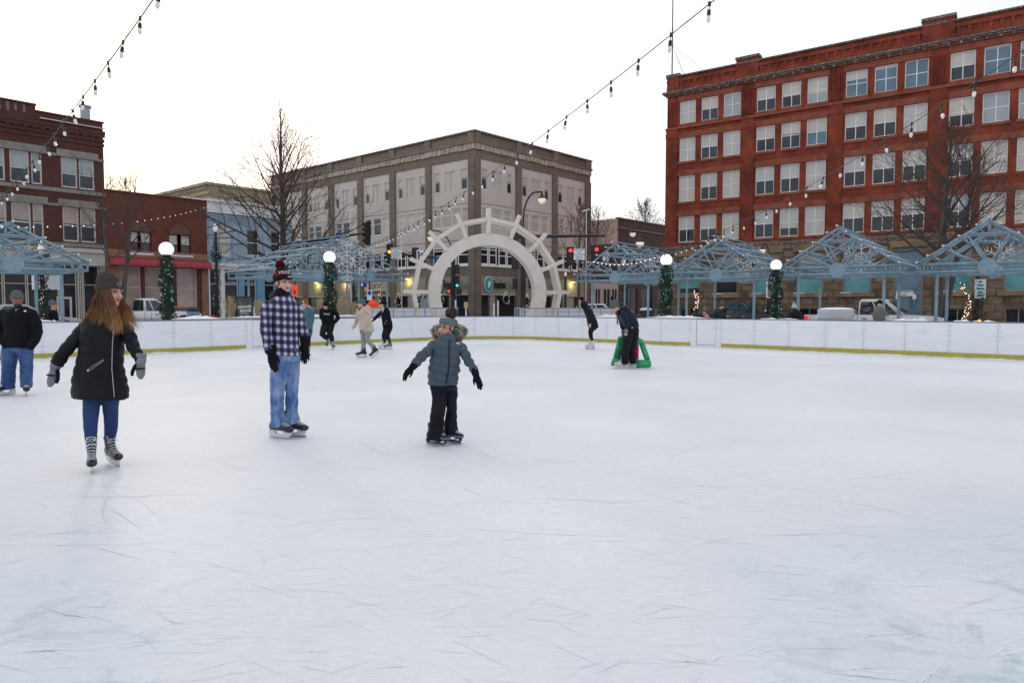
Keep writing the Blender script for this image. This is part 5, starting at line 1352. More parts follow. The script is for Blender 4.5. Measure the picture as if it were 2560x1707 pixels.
# stacked white panels
base = at(2128,807,21.6); m_panel = mat('white_plastic_panel', (.62,.63,.65), .5)
wp, dp = 1.05, 1.9
for k in range(9):
    mb = MB(); zz0 = .89+.052*k
    mb.b2(-wp/2,wp/2,-dp/2,dp/2,0,.034); mb.b2(-wp/2+.07,wp/2-.07,-dp/2+.07,dp/2-.07,.034,.051)
    for q_ in (-.12,.0,.12): mb.b2(q_-.03,q_+.03,-dp/2-.012,-dp/2-.001,.006,.028)
    o = mb.build('stack_panel', m_panel); o.location = (base.x+rnd.uniform(-.02,.02), 22.6, zz0); o.rotation_euler = (0,0,R(-28+rnd.uniform(-1.5,1.5)))
    tag(o, 'white plastic panel lying in the snow topped stack behind the boards' if k < 8 else 'topmost white plastic panel of the stack, under the snow', 'panel', 'white panels stacked behind the boards')
mb = MB(); vs=[]; fs=[]
for i in range(11):
    for j in range(11): vs.append((-wp/2+wp*i/10,-dp/2+dp*j/10,.002+.07*(math.sin(math.pi*i/10)*math.sin(math.pi*j/10))**.3))
for i in range(10):
    for j in range(10): fs.append((11*i+j,11*i+11+j,11*i+12+j,11*i+j+1))
mb.add(vs,fs); o = mb.build('snow_heap', m_snow, smooth=True); o.location = (base.x,22.6,.89+.052*9); o.rotation_euler=(0,0,R(-28)); tag(o,'cap of snow on the stack of white panels','snow')
pl = thing('pallet', 'pallet stand under the stack of white panels', 'pallet', (base.x,22.6,gz(base.x,22.6)), R(-28)); mb = MB()
for q_ in (-.4,0,.4): mb.b2(q_-.06,q_+.06,-.9,.9,0,.885-gz(base.x,22.6))
mb.build('runner', m_concrete, pl)
# white picket rail by the info board
q0, q1 = at(630,766,31), at(655,766,31); o = thing('picket_fence', 'short white picket rail right of the information board', 'fence', (q0.x,31,gz(q0.x,31))); mb = MB(); wq = q1.x-q0.x; zt = q0.z-gz(q0.x,31)
mb.b2(0,wq,0,.05,zt-.06,zt); mb.b2(0,wq,0,.05,zt-.62,zt-.56)
for k in range(8): mb.b2(wq*k/7-.02,wq*k/7+.025,.0,.045,0 if k in (0,7) else zt-.56,zt-.06)
mb.build('pickets', m_white, o)
# ornamental grass
m_grass = mat('dry_grass', (.40,.29,.16), .8, col2=(.52,.41,.26), scale=8)
def grass(px, yt, Y, lab, seed, n=170):
    p_ = at(px,yt,Y); g = .75; h = p_.z-g; r_ = random.Random(seed); mb = MB()
    for i in range(n):
        a = r_.random()*6.28; l = h*r_.uniform(.6,1.05); sp = r_.uniform(.05,.42)*l; b = V((.12*math.cos(a)*r_.random(),.12*math.sin(a)*r_.random(),0)); t_ = V((sp*math.cos(a),sp*math.sin(a),l)); m_ = b+V((sp*.3*math.cos(a),sp*.3*math.sin(a),l*.6)); wv = V((-math.sin(a),math.cos(a),0))*.007
        mb.add([b-wv,b+wv,m_-wv,m_+wv,t_], [(0,1,3,2),(2,3,4)])
        if r_.random() < .5:
            for k in range(4):
                q_ = m_.lerp(t_, .6+.13*k); mb.add([q_-wv*1.8,q_+wv*1.8,q_+V((0,0,.09))], [(0,1,2)])
    o = mb.build('dry_grass', m_grass); o.location = (p_.x,Y,g); tag(o, lab, 'ornamental grass', 'dry grass clumps in the planters')
for a in ((576,744,28.6,'tall dry grass clump left of the information board',1),(647,752,29.5,'dry grass clump right of the information board',2),(852,745,31,'tall dry grass clump right of the man in the black hoodie',3),(880,756,31.6,'shorter dry grass clump beside the pavilion post',4),(806,750,31,'dry grass clump behind the man in the black hoodie',5)): grass(*a)
# mast on the red block roof
q = at(1680,195,63.5); o = thing('roof_mast', 'tall thin mast with guy wires on the corner of the red block roof', 'mast', q[:])
mb = MB(); mb.tube([(0,0,-1.2),(0,0,14)], [.07,.04], 6); mb.build('pole', m_black, o)
mb = MB(); 
for d in ((3.2,-2.2,-.8),(2.2,1.5,-1.0),(1.2,-.8,-.9)): mb.tube([(0,0,3.0),d], .015, 4)
mb.build('guy_wire', m_black, o)

# ================================================================ TREES
m_bark = mat('bare_bark', (.055,.042,.036), .85, col2=(.10,.08,.07), scale=5, stretch=(1,1,.3), bump=.5, bscale=20)
m_twig = mat('twig_bark', (.06,.042,.034), .8)
def limb(mb, p, d, L_, r0, lvl, rr, spread, up, nseg=5, kids=5, minr=.006):
    pts = [p.copy()]; rs = [r0]; dd = d.normalized()
    for k in range(nseg):
        dd = (dd + V((rr.gauss(0,.10),rr.gauss(0,.10),rr.gauss(0,.06)+up))).normalized(); pts.append(pts[-1]+dd*(L_/nseg)); rs.append(max(minr, r0*(1-.8*(k+1)/nseg)))
    mb.tube(pts, rs, 6 if r0 > .05 else 4 if r0 > .015 else 3, False)
    if lvl <= 0: return
    for k in range(kids):
        t = .22+.76*(k+rr.random()*.8)/kids; i = min(int(t*nseg), nseg-1); q = pts[i].lerp(pts[i+1], t*nseg-i)
        a = (pts[i+1]-pts[i]).normalized(); o_ = a.orthogonal().normalized(); o_.rotate(Matrix.Rotation(rr.random()*6.283,3,a)) 
        nd = (a*(1-spread)+o_*spread).normalized(); r_ = max(minr, rs[i]*.55)
        limb(mb, q, nd, L_*rr.uniform(.38,.62)*(1.15-t*.5), r_, lvl-1, rr, spread, up, 4, max(3,kids-1), minr)
def tree(lab, base, H_, seed, tr_r, cw, z_first, nb=26, lvl=2, lean=(0,0), group='bare winter trees', up=.05, ang0=1.15, ang1=.25, minr=.006, kids=5, ex=.55):
    rr = random.Random(seed); o = thing('bare_tree', lab, 'tree', base, 0, group)
    mb = MB(); pts=[]; rs=[]; n = 12
    for k in range(n+1):
        t = k/n; pts.append(V((lean[0]*t+.05*math.sin(k*1.3)*t*H_*.06, lean[1]*t, H_*t))); rs.append(max(minr*1.2, tr_r*(1-t)**.85*(1.35 if k == 0 else 1)))
    mb.tube(pts, rs, 10); mb.build('trunk', m_bark, o, True)
    mb = MB()
    for k in range(nb):
        t = ((k+.5)/nb)**(1.25 if ex > .9 else 1); z = z_first+(H_*.94-z_first)*t; f = z/H_*n; i = min(int(f),n-1); p_ = pts[i].lerp(pts[i+1], f-i)
        az = k*2.4+rr.gauss(0,.3); el = ang0+(ang1-ang0)*t+rr.gauss(0,.08)
        d = V((math.sin(el)*math.cos(az),math.sin(el)*math.sin(az),math.cos(el))); L_ = cw*(1-t)**ex*rr.uniform(.8,1.1)+.35
        limb(mb, p_, d, L_, max(minr,rs[i]*.42), lvl if t < .62 or ex < .9 else 1, rr, .5 if t < .6 else .35, up, 6, kids, minr)
    mb.build('crown', m_twig, o)
    return o
q = at(712,700,44); tree('large bare tree in front of the blue shop', (q.x,44,gz(q.x,44)), 14.6, 5, .29, 6.6, 3.6, 40, 2, (-.15,0), minr=.010, kids=6, ang0=1.25, ang1=.16, ex=1.0)
q = at(275,700,30); tree('slender bare tree leaning before the corner of the left brick block', (q.x,30,gz(q.x,30)), 7.3, 8, .13, 2.3, 3.3, 15, 2, (-.25,0), ang0=.9, minr=.005, kids=4)
q = at(294,735,30.5); tree('slender bare tree leaning right across the arched shop', (q.x,30.5,gz(q.x,30.5)), 7.2, 12, .15, 2.6, 3.2, 15, 2, (.95,0), ang0=.9, minr=.005, kids=4)
q = at(2340,700,31.5); tree('dark bare tree with spreading limbs before the red block', (q.x,31.5,gz(q.x,31.5)), 9.8, 21, .26, 4.6, 3.0, 26, 2, (.5,0), minr=.008, kids=6, ang0=1.05)
q = at(2375,760,31.8); tree('leaning second trunk of bare branches beside the dark tree', (q.x-.5,31.8,gz(q.x,31.8)), 8.6, 23, .2, 3.6, 3.6, 18, 2, (1.7,0), minr=.008, ang0=.95)
q = at(1446,700,54); tree('small bare street tree beside the right yield sign', (q.x,54,gz(q.x,54)), 9.4, 31, .14, 3.4, 3.5, 20, 2, (.1,0), minr=.010, ang0=.8)
q = at(1470,700,60); tree('small bare street tree before the pale pink wall', (q.x,60,0), 9.6, 33, .12, 3.6, 4.5, 16, 2, (.9,0), minr=.010, ang0=.8)
q = at(1612,700,112); tree('bare treetop behind the far brick shop', (q.x,112,0), 18.5, 35, .25, 6, 9, 24, 2, minr=.022, ang0=.7)
q = at(320,700,85); tree('bare treetop peeping over the arched shop roof', (q.x,85,0), 17.5, 37, .2, 4, 11, 14, 1, minr=.018, ang0=.6)
q = at(283,700,80); tree('thin bare treetop beside the left brick block wall', (q.x,80,0), 17, 38, .15, 2.4, 12, 8, 1, minr=.016, ang0=.5)
# little trees wound with warm lights
m_warm = mat('warm_fairy', (1,.7,.45), .3, emit=(1,.62,.45), es=2.0)
def lit_tree(px, yt, yb, Y, lab, seed, wv=.14, n=80):
    a = at(px,yt,Y); g = gz(a.x,Y); H_ = a.z-g; rr = random.Random(seed); o = thing('lit_tree', lab, 'tree', (a.x,Y,g), 0, 'young trees wound with warm lights')
    pts = [V((wv*math.sin(k*.9+seed)*(k/10),0,H_*k/10)) for k in range(11)]
    mb = MB(); mb.tube(pts, [.05-.03*k/10 for k in range(11)], 7); mb.build('trunk', m_bark, o)
    mb = MB()
    for k in range(9): limb(mb, pts[6+k%4], V((rr.gauss(0,1),rr.gauss(0,.6),.9)), .9, .012, 1, rr, .5, .05, 4, 3, .005)
    mb.build('crown', m_twig, o)
    mb = MB()
    for k in range(n):
        t = rr.random(); f = t*10; i = min(int(f),9); p_ = pts[i].lerp(pts[i+1], f-i); b = rr.random()*6.28
        mb.ball(p_+V((.075*math.cos(b),.075*math.sin(b),0)), .017, 5, 4)
    mb.build('light', m_warm, o)
lit_tree(1738, 722, 790, 31.5, 'young tree wound with warm lights left of the black pickup', 1)
lit_tree(2416, 705, 800, 27, 'young tree wound with warm lights right of the dark tree', 2, .2)
lit_tree(951, 700, 770, 41, 'young tree with warm lights below the LOFT sign', 4, .08, 40)
# ================================================================ VEHICLES  (x forward, y left, z up, origin on the ground)
m_tyre = mat('tyre', (.012,.012,.012), .85); m_rim = mat('alloy', (.45,.46,.48), .3, metal=.8)
m_chrome = mat('chrome', (.6,.6,.6), .15, metal=1); m_carglass = mat('car_glass', (.015,.02,.024), .03, spec=.8); m_bluglass = mat('blue_car_glass', (.008,.04,.06), .04, spec=.8)
m_tail = mat('tail_light', (.45,.01,.012), .2, emit=(1,.02,.02), es=.5); m_head = mat('head_light', (.75,.76,.78), .1, coat=.5)
def paint(n, c, ct=.7): return mat(n, c, .22, coat=ct, spec=.4, col2=tuple(x*.93 for x in c), scale=.8)
m_wpaint = paint('white_car_paint', (.70,.71,.72)); m_bpaint = paint('black_car_paint', (.005,.006,.010), .06); m_spaint = paint('silver_car_paint', (.35,.38,.40)); m_rpaint = paint('red_car_paint', (.40,.02,.025)); m_blpaint = paint('blue_car_paint', (.12,.26,.42))
m_trim = mat('black_trim', (.02,.02,.022), .5)
def rounded(mb_fn, name, m, parent, bev=.05, seg=2):
    mb = MB(); mb_fn(mb); me = mb.mesh(name, [m]); bm = bmesh.new(); bm.from_mesh(me)
    bmesh.ops.remove_doubles(bm, verts=bm.verts, dist=1e-4)
    bmesh.ops.bevel(bm, geom=[e for e in bm.edges if e.is_manifold and e.calc_face_angle(0) > .35], offset=bev, segments=seg, affect='EDGES', clamp_overlap=True)
    bm.to_mesh(me); bm.free(); me.polygons.foreach_set('use_smooth', [True]*len(me.polygons)); 
    return link(name, me, parent)
def wheel(par, x, y, r_=.38):
    mb = MB(); mb.lathe([(r_*.6,-.11),(r_*.97,-.12),(r_,-.06),(r_,.06),(r_*.97,.12),(r_*.6,.11)], (x,y,r_), 22, RX(R(90))); w_ = mb.build('wheel', m_tyre, par, False)
    mb = MB(); mb.lathe([(.05,-.13),(r_*.2,-.12),(r_*.62,-.10),(r_*.66,-.115)], (x,y,r_), 16, RX(R(90 if y < 0 else -90)) ); mb.build('rim', m_rim, w_)
def cabin(par, zs, zr, base, top, wb, wt, m, posts, glass=m_carglass):
    """greenhouse: base=(rear,front) at belt zs ; top=(rear,front) at roof zr ; side windows between posts"""
    (br, bf), (tr_, tf) = base, top
    def sh(mb):
        mb.add([(br,-wb,zs),(bf,-wb,zs),(bf,wb,zs),(br,wb,zs),(tr_,-wt,zr),(tf,-wt,zr),(tf,wt,zr),(tr_,wt,zr)], [(3,2,1,0),(4,5,6,7),(0,1,5,4),(1,2,6,5),(2,3,7,6),(3,0,4,7)])
    c_ = rounded(sh, 'cabin', m, par, .06)
    lx = lambda t, z: (br+(tr_-br)*z)*(1-t)+(bf+(tf-bf)*z)*t
    for (t0, t1) in posts:
        for sg in (-1,1):
            vs = []
            for off in (.004,.012):
                for t, z in ((t0,.06),(t1,.06),(t1,.84),(t0,.84)):
                    yy = wb+(wt-wb)*z+off; vs.append((lx(t,z), sg*yy, zs+(zr-zs)*z))
            mb = MB(); mb.add(vs, [(0,1,2,3),(4,5,6,7),(0,1,5,4),(1,2,6,5),(2,3,7,6),(3,0,4,7)]); mb.build('side_window', glass, par)
    for t, off, nm in ((1,.012,'windscreen'),(0,-.012,'rear_window')):
        vs = []
        for z, sg in ((.08,-1),(.08,1),(.88,1),(.88,-1)):
            vs.append((lx(t,z)+off, sg*((wb+(wt-wb)*z)*.88), zs+(zr-zs)*z))
        mb = MB(); mb.add(vs+[(x-off*.5,y,z) for x,y,z in vs], [(0,1,2,3),(4,5,6,7),(0,1,5,4),(1,2,6,5),(2,3,7,6),(3,0,4,7)]); mb.build(nm, m_carglass, par)
def pickup(lab, p, yaw, m, L_=5.9, H_=1.92, W_=1.0, crew=True, glass=m_carglass, grp=None, mir=None):
    o = thing('pickup_truck', lab, 'pickup truck', p, yaw, grp); zb = H_*.60; hx = L_/2
    cr, cf = (-.55, 1.35) if crew else (-.45, .95)
    prof = [(-hx,.45),(-hx,zb+.02),(cr-.02,zb+.02),(cr-.02,zb+.03),(cf,zb+.03),(hx-.35,zb-.02),(hx-.03,zb-.12),(hx,.5),(hx-.1,.35),(-hx+.1,.35)]
    rounded(lambda mb: mb.prism(prof, -W_, W_), 'body', m, o, .06)
    mb = MB(); mb.b2(-hx+.08,cr-.1,-W_+.12,W_-.12,zb-.35,zb+.024); mb.build('bed', m_trim, o)
    cabin(o, zb, H_, (cr, cf+.15), (cr+.06, cf-.75), W_-.04, W_-.2, m, [(.05,.44),(.48,.86)] if crew else [(.08,.30),(.36,.86)], glass)
    for x in (-hx+1.1, hx-1.0):
        for y in (-W_+.12, W_-.12): wheel(o, x, y, .4)
        for sg in (-1,1):
            mb = MB(); mb.prism([(x+.52*math.cos(R(a)),.42+.5*math.sin(R(a))) for a in range(0,181,15)], sg*(W_+.002), sg*(W_+.012)); mb.build('wheel_arch', m_trim, o)
    for sg in (-1,1):
        mb = MB(); mb.b2(-hx-.012,-hx+.16,sg*(W_-.2),sg*(W_+.008),zb-.5,zb-.05); mb.build('tail_light', m_tail, o)
        mb = MB(); mb.prism([(hx-.42,zb-.14),(hx-.02,zb-.2),(hx+.015,zb-.42),(hx-.3,zb-.36)], sg*(W_-.3), sg*(W_+.01)); mb.build('head_light', m_head, o)
        mb = MB(); mb.ball((cf-.12,sg*(W_+.16),zb+.16), (.07,.13,.11), 10, 8); mb.bar((cf-.12,sg*(W_-.1),zb+.1),(cf-.12,sg*(W_+.1),zb+.13),.05,.04); mb.build('mirror', mir or m_trim, o, True)
        for dx in ((cr+.2, cr+1.05) if crew else (cr+.55,)):
            mb = MB(); mb.b2(dx,dx+.2,sg*(W_+.003),sg*(W_+.03),zb-.17,zb-.13); mb.build('door_handle', m_chrome if mir else m_trim, o)
        mb = MB()
        for x in ((cr,cr+.9,cf-.02) if crew else (cr,cr+.35,cf-.02)): mb.b2(x-.008,x+.008,sg*(W_+.001),sg*(W_+.006),.5,zb-.02)
        mb.b2(-hx+.3,hx-.4,sg*(W_+.001),sg*(W_+.008),zb-.42,zb-.40); mb.build('door_seam', m_trim, o)
    mb = MB(); mb.b2(hx+.002,hx+.03,-W_+.35,W_-.35,.62,zb-.22); mb.build('grille', m_chrome, o)
    mb = MB(); mb.b2(hx-.05,hx+.12,-W_+.04,W_-.04,.36,.58); mb.b2(-hx-.12,-hx+.02,-W_+.04,W_-.04,.42,.6); mb.build('bumper', m_chrome, o)
    return o
def car(lab, p, yaw, m, L_=4.6, H_=1.5, W_=.9, suv=False, grp=None):
    o = thing('parked_car', lab, 'car', p, yaw, grp); zb = H_*(.60 if suv else .62); hx = L_/2
    prof = [(-hx,.4),(-hx+.05,zb-.03),(-hx+.35,zb+.02),(hx*.35,zb+.03),(hx-.25,zb-.1),(hx,zb-.3),(hx,.35),(hx-.1,.28),(-hx+.1,.28)]
    rounded(lambda mb: mb.prism(prof, -W_, W_), 'body', m, o, .09)
    if suv: cabin(o, zb, H_, (-hx+.06, hx*.42), (-hx+.35, hx*.05), W_-.04, W_-.17, m, [(.07,.34),(.38,.62),(.66,.92)])
    else: cabin(o, zb, H_, (-hx*.72, hx*.42), (-hx*.36, hx*.02), W_-.05, W_-.22, m, [(.12,.47),(.51,.88)])
    for x in (-hx+.85, hx-.85):
        for y in (-W_+.1, W_-.1): wheel(o, x, y, .34)
        for sg in (-1,1):
            mb = MB(); mb.prism([(x+.43*math.cos(R(a)),.36+.4*math.sin(R(a))) for a in range(0,181,15)], sg*(W_+.002), sg*(W_+.01)); mb.build('wheel_arch', m_trim, o)
    for sg in (-1,1):
        mb = MB(); mb.b2(-hx-.01,-hx+.12,sg*(W_-.3),sg*(W_-.02),zb-.3,zb-.08); mb.build('tail_light', m_tail, o)
        mb = MB(); mb.b2(hx-.2,hx+.012,sg*(W_-.35),sg*(W_-.03),zb-.36,zb-.2); mb.build('head_light', m_head, o)
        mb = MB(); mb.ball((hx*.3,sg*(W_+.1),zb+.08), (.06,.11,.08), 8, 6); mb.build('mirror', m, o, True)
        mb = MB(); mb.b2(-.1,.1,sg*(W_+.003),sg*(W_+.025),zb-.15,zb-.12); mb.build('door_handle', m_trim, o)
    return o
def xy(px, Y, dz=0): p = at(px,770,Y); return (p.x, Y, gz(p.x,Y)+dz)
pickup('black pickup truck parked behind the rink before the stone base', xy(1848,41.5), R(-37), m_bpaint, glass=m_bluglass, mir=m_chrome)
pickup('white crew cab pickup truck parked before the apartment entrance', xy(2185,33.2), R(-37), m_wpaint, H_=1.95)
pickup('older white pickup truck parked before the red awning', xy(366,39), R(48), m_wpaint, 5.4, 1.86, .98, False)
car('white estate car with roof snow right of the arch', xy(1508,60), R(-14), m_wpaint, 5.0, 1.85, .98, True)
car('silver car parked behind the man in the grey beanie', xy(55,33), R(48), m_spaint, 4.7, 1.5)
car('red car just showing behind the globe lamp at the arched shop', xy(452,42.5), R(48), m_rpaint, 4.4, 1.42)
car('dark car parked beyond the pavilion posts right of the bending woman', xy(1650,45), R(-40), m_bpaint, 4.6, 1.48)
car('blue car showing only its bonnet at the right edge', xy(2640,20.6,-.0), R(180-37), m_blpaint, 4.6, 1.45)
car('dark red car behind the black hoodie skater and the dry grass', xy(780,46), R(48), m_rpaint, 4.5, 1.45)
car('black estate car parked just beyond the black pickup truck', xy(1905,47.0), R(-37), m_bpaint, 4.7, 1.75, .95, True)
# ================================================================ PEOPLE
from mathutils.bvhtree import BVHTree
def skin(n, c): return mat(n, c, .5, col2=(c[0]*.93,c[1]*.8,c[2]*.78), scale=14, contrast=(.45,.7))
m_skin = skin('fair_skin', (.62,.36,.27)); m_skin2 = skin('light_brown_skin', (.52,.28,.19)); m_skin3 = skin('brown_skin', (.26,.12,.075))
m_lip = mat('lip', (.42,.12,.11), .4); m_eyew = mat('eye_white', (.42,.38,.36), .4); m_iris = mat('iris', (.03,.02,.015), .2)
def cloth(n, c, c2=None, rough=.8, sc_=8, bump=.25, bs=60, sheen=.0): return mat(n, c, rough, spec=.18, col2=c2 or tuple(x*.8 for x in c), scale=sc_, bump=bump, bscale=bs, sheen=sheen)
m_blkcoat = cloth('black_nylon', (.0045,.005,.008), (.009,.0095,.014), .55, 5, .35, 18); m_navy = cloth('navy_puffer', (.007,.010,.022), (.013,.018,.036), .45, 6)
m_dkfleece = cloth('black_fleece', (.005,.0055,.0075)); m_char = cloth('charcoal_cloth', (.03,.034,.042)); m_tealc = cloth('teal_puffer', (.07,.15,.17), (.05,.115,.135), .5)
m_slate = cloth('slate_puffer', (.075,.105,.13), (.055,.08,.102), .6, 7); m_creamc = cloth('cream_quilt', (.56,.47,.37), (.45,.38,.30)); m_greyj = cloth('grey_canvas', (.19,.19,.17), (.14,.14,.13))
m_jean = mat('blue_jeans', (.014,.048,.17), .8, col2=(.008,.026,.10), scale=5, bump=.4, bscale=30, stretch=(1,1,.4))
m_jeanl = mat('washed_jeans', (.045,.13,.34), .8, col2=(.40,.47,.60), scale=8, bump=.5, bscale=25, contrast=(.42,.72), stretch=(1,1,.45), detail=6)
m_jeanm = mat('mid_jeans', (.016,.055,.185), .8, col2=(.10,.18,.33), scale=6, bump=.5, bscale=20, contrast=(.4,.75), stretch=(1,1,.5))
m_blk = cloth('black_trousers', (.006,.0065,.010), (.012,.0125,.017), .7, 5, .5, 14); m_leg = cloth('grey_leggings', (.30,.33,.32)); m_mag = cloth('magenta_trousers', (.55,.01,.16)); m_bluej = cloth('bright_blue_jacket', (.03,.16,.55))
m_glove = cloth('black_glove', (.006,.006,.0075)); m_glgrey = cloth('grey_knit', (.23,.25,.26), (.16,.175,.185), .9, 30, .6, 90); m_purple = cloth('purple_glove', (.07,.02,.45))
def knit(n, c): return cloth(n, c, tuple(x*.72 for x in c), .95, 40, .7, 110)
k_brown = knit('brown_knit', (.075,.055,.05)); k_grey = knit('grey_knit_hat', (.13,.145,.155)); k_blue = knit('blue_knit', (.09,.15,.21)); k_blk = knit('black_knit', (.011,.011,.012)); k_tan = knit('tan_knit', (.26,.12,.045)); k_head = knit('blue_grey_headband', (.15,.20,.225)); k_pink = knit('pink_knit', (.62,.28,.28)); k_beige = knit('beige_knit', (.36,.31,.27)); k_white = knit('white_knit', (.6,.58,.58)); k_maroon = knit('maroon_yarn', (.13,.008,.016)); k_red = knit('red_knit', (.32,.012,.02)); k_bg = knit('blue_grey_knit', (.14,.16,.22))
m_hairl = mat('light_brown_hair', (.105,.042,.014), .45, col2=(.33,.165,.06), scale=13, contrast=(.35,.72), stretch=(1,1,.35)); m_haird = mat('dark_hair', (.018,.010,.007), .55, col2=(.05,.025,.015), scale=14); m_hairm = mat('brown_hair', (.07,.038,.02), .55, col2=(.11,.06,.035), scale=10)
m_fur = mat('fur_trim', (.34,.27,.23), .9, col2=(.12,.09,.08), scale=16, contrast=(.4,.6)); m_furw = mat('pale_fur', (.55,.47,.40), .9, col2=(.4,.33,.28), scale=16)
m_plast = mat('skate_boot_black', (.012,.013,.018), .3); m_lace = mat('white_lace', (.62,.62,.66), .8); m_hold = mat('white_holder', (.66,.67,.70), .35); m_steel = mat('skate_steel', (.5,.52,.55), .2, metal=1.0); m_bootw = mat('white_leather', (.64,.63,.65), .4, col2=(.5,.5,.53), scale=9); m_bootg = mat('grey_boot', (.10,.11,.14), .4, col2=(.2,.21,.24), scale=10); m_sblue = mat('bright_blue_plastic', (.10,.32,.80), .3); m_zip = mat('silver_zip', (.5,.48,.45), .35, metal=.7)
def ombre():
    m, nt, b = _new('ginger_hair'); L = nt.links.new; tc = N(nt,'ShaderNodeTexCoord'); sx = N(nt,'ShaderNodeSeparateXYZ'); L(tc.outputs['Object'], sx.inputs[0])
    nz = N(nt,'ShaderNodeTexNoise',Scale=26.0,Detail=4.0); mp = N(nt,'ShaderNodeMapping'); mp.inputs['Scale'].default_value = (1,1,.25); L(tc.outputs['Object'], mp.inputs[0]); L(mp.outputs[0], nz.inputs['Vector'])
    q = N(nt,'ShaderNodeMapRange'); q.inputs[1].default_value = 1.50; q.inputs[2].default_value = 1.22; L(sx.outputs[2], q.inputs[0])
    a = N(nt,'ShaderNodeMath',operation='MULTIPLY_ADD'); L(nz.outputs['Fac'], a.inputs[0]); a.inputs[1].default_value = 1.3; a.inputs[2].default_value = -.65
    d = N(nt,'ShaderNodeMath',operation='ADD'); L(q.outputs[0], d.inputs[0]); L(a.outputs[0], d.inputs[1])
    rp = N(nt,'ShaderNodeValToRGB'); e = rp.color_ramp.elements; e[0].position = .05; e[0].color = (.13,.045,.014,1); e[1].position = .95; e[1].color = (.50,.26,.085,1); L(d.outputs[0], rp.inputs[0])
    L(rp.outputs[0], b.inputs['Base Color']); b.inputs['Roughness'].default_value = .42; return m
def plaid():
    m, nt, b = _new('blue_plaid_flannel'); L = nt.links.new
    tc = N(nt,'ShaderNodeTexCoord'); sx = N(nt,'ShaderNodeSeparateXYZ'); L(tc.outputs['Object'], sx.inputs[0])
    def band(src, k, ph, src2=None, k2=0):
        v = N(nt,'ShaderNodeMath',operation='MULTIPLY_ADD'); L(src, v.inputs[0]); v.inputs[1].default_value = k; v.inputs[2].default_value = ph
        o_ = v
        if src2 is not None:
            v2 = N(nt,'ShaderNodeMath',operation='MULTIPLY_ADD'); L(src2, v2.inputs[0]); v2.inputs[1].default_value = k2; L(v.outputs[0], v2.inputs[2]); o_ = v2
        s_ = N(nt,'ShaderNodeMath',operation='SINE'); L(o_.outputs[0], s_.inputs[0])
        q = N(nt,'ShaderNodeMapRange'); q.interpolation_type = 'SMOOTHSTEP'; q.inputs[1].default_value = -.75; q.inputs[2].default_value = .85; L(s_.outputs[0], q.inputs[0]); return q
    bx_ = band(sx.outputs[0], 84, .4, sx.outputs[1], 50); bz_ = band(sx.outputs[2], 74, 1.1, sx.outputs[0], 5)
    ad = N(nt,'ShaderNodeMath',operation='ADD'); L(bx_.outputs[0], ad.inputs[0]); L(bz_.outputs[0], ad.inputs[1])
    fine = band(sx.outputs[0], 84*3, .2, sx.outputs[1], 150); mm = N(nt,'ShaderNodeMath',operation='MULTIPLY_ADD'); L(fine.outputs[0], mm.inputs[0]); mm.inputs[1].default_value = .12; L(ad.outputs[0], mm.inputs[2])
    rp = N(nt,'ShaderNodeValToRGB'); e = rp.color_ramp.elements
    dv = N(nt,'ShaderNodeMath',operation='MULTIPLY'); dv.inputs[1].default_value = .47; L(mm.outputs[0], dv.inputs[0]); L(dv.outputs[0], rp.inputs[0])
    e[0].position = .08; e[0].color = (.012,.011,.028,1); e[1].position = 1.0; e[1].color = (.58,.58,.68,1)
    a = e.new(.45); a.color = (.06,.06,.125,1); a = e.new(.74); a.color = (.23,.23,.34,1)
    L(rp.outputs[0], b.inputs['Base Color']); b.inputs['Roughness'].default_value = .9
    nz = N(nt,'ShaderNodeTexNoise',Scale=30.0,Detail=4.0); L(tc.outputs['Object'], nz.inputs['Vector']); bp = N(nt,'ShaderNodeBump',Strength=.4,Distance=.01); L(nz.outputs['Fac'], bp.inputs['Height']); L(bp.outputs[0], b.inputs['Normal'])
    return m
m_plaid = plaid()

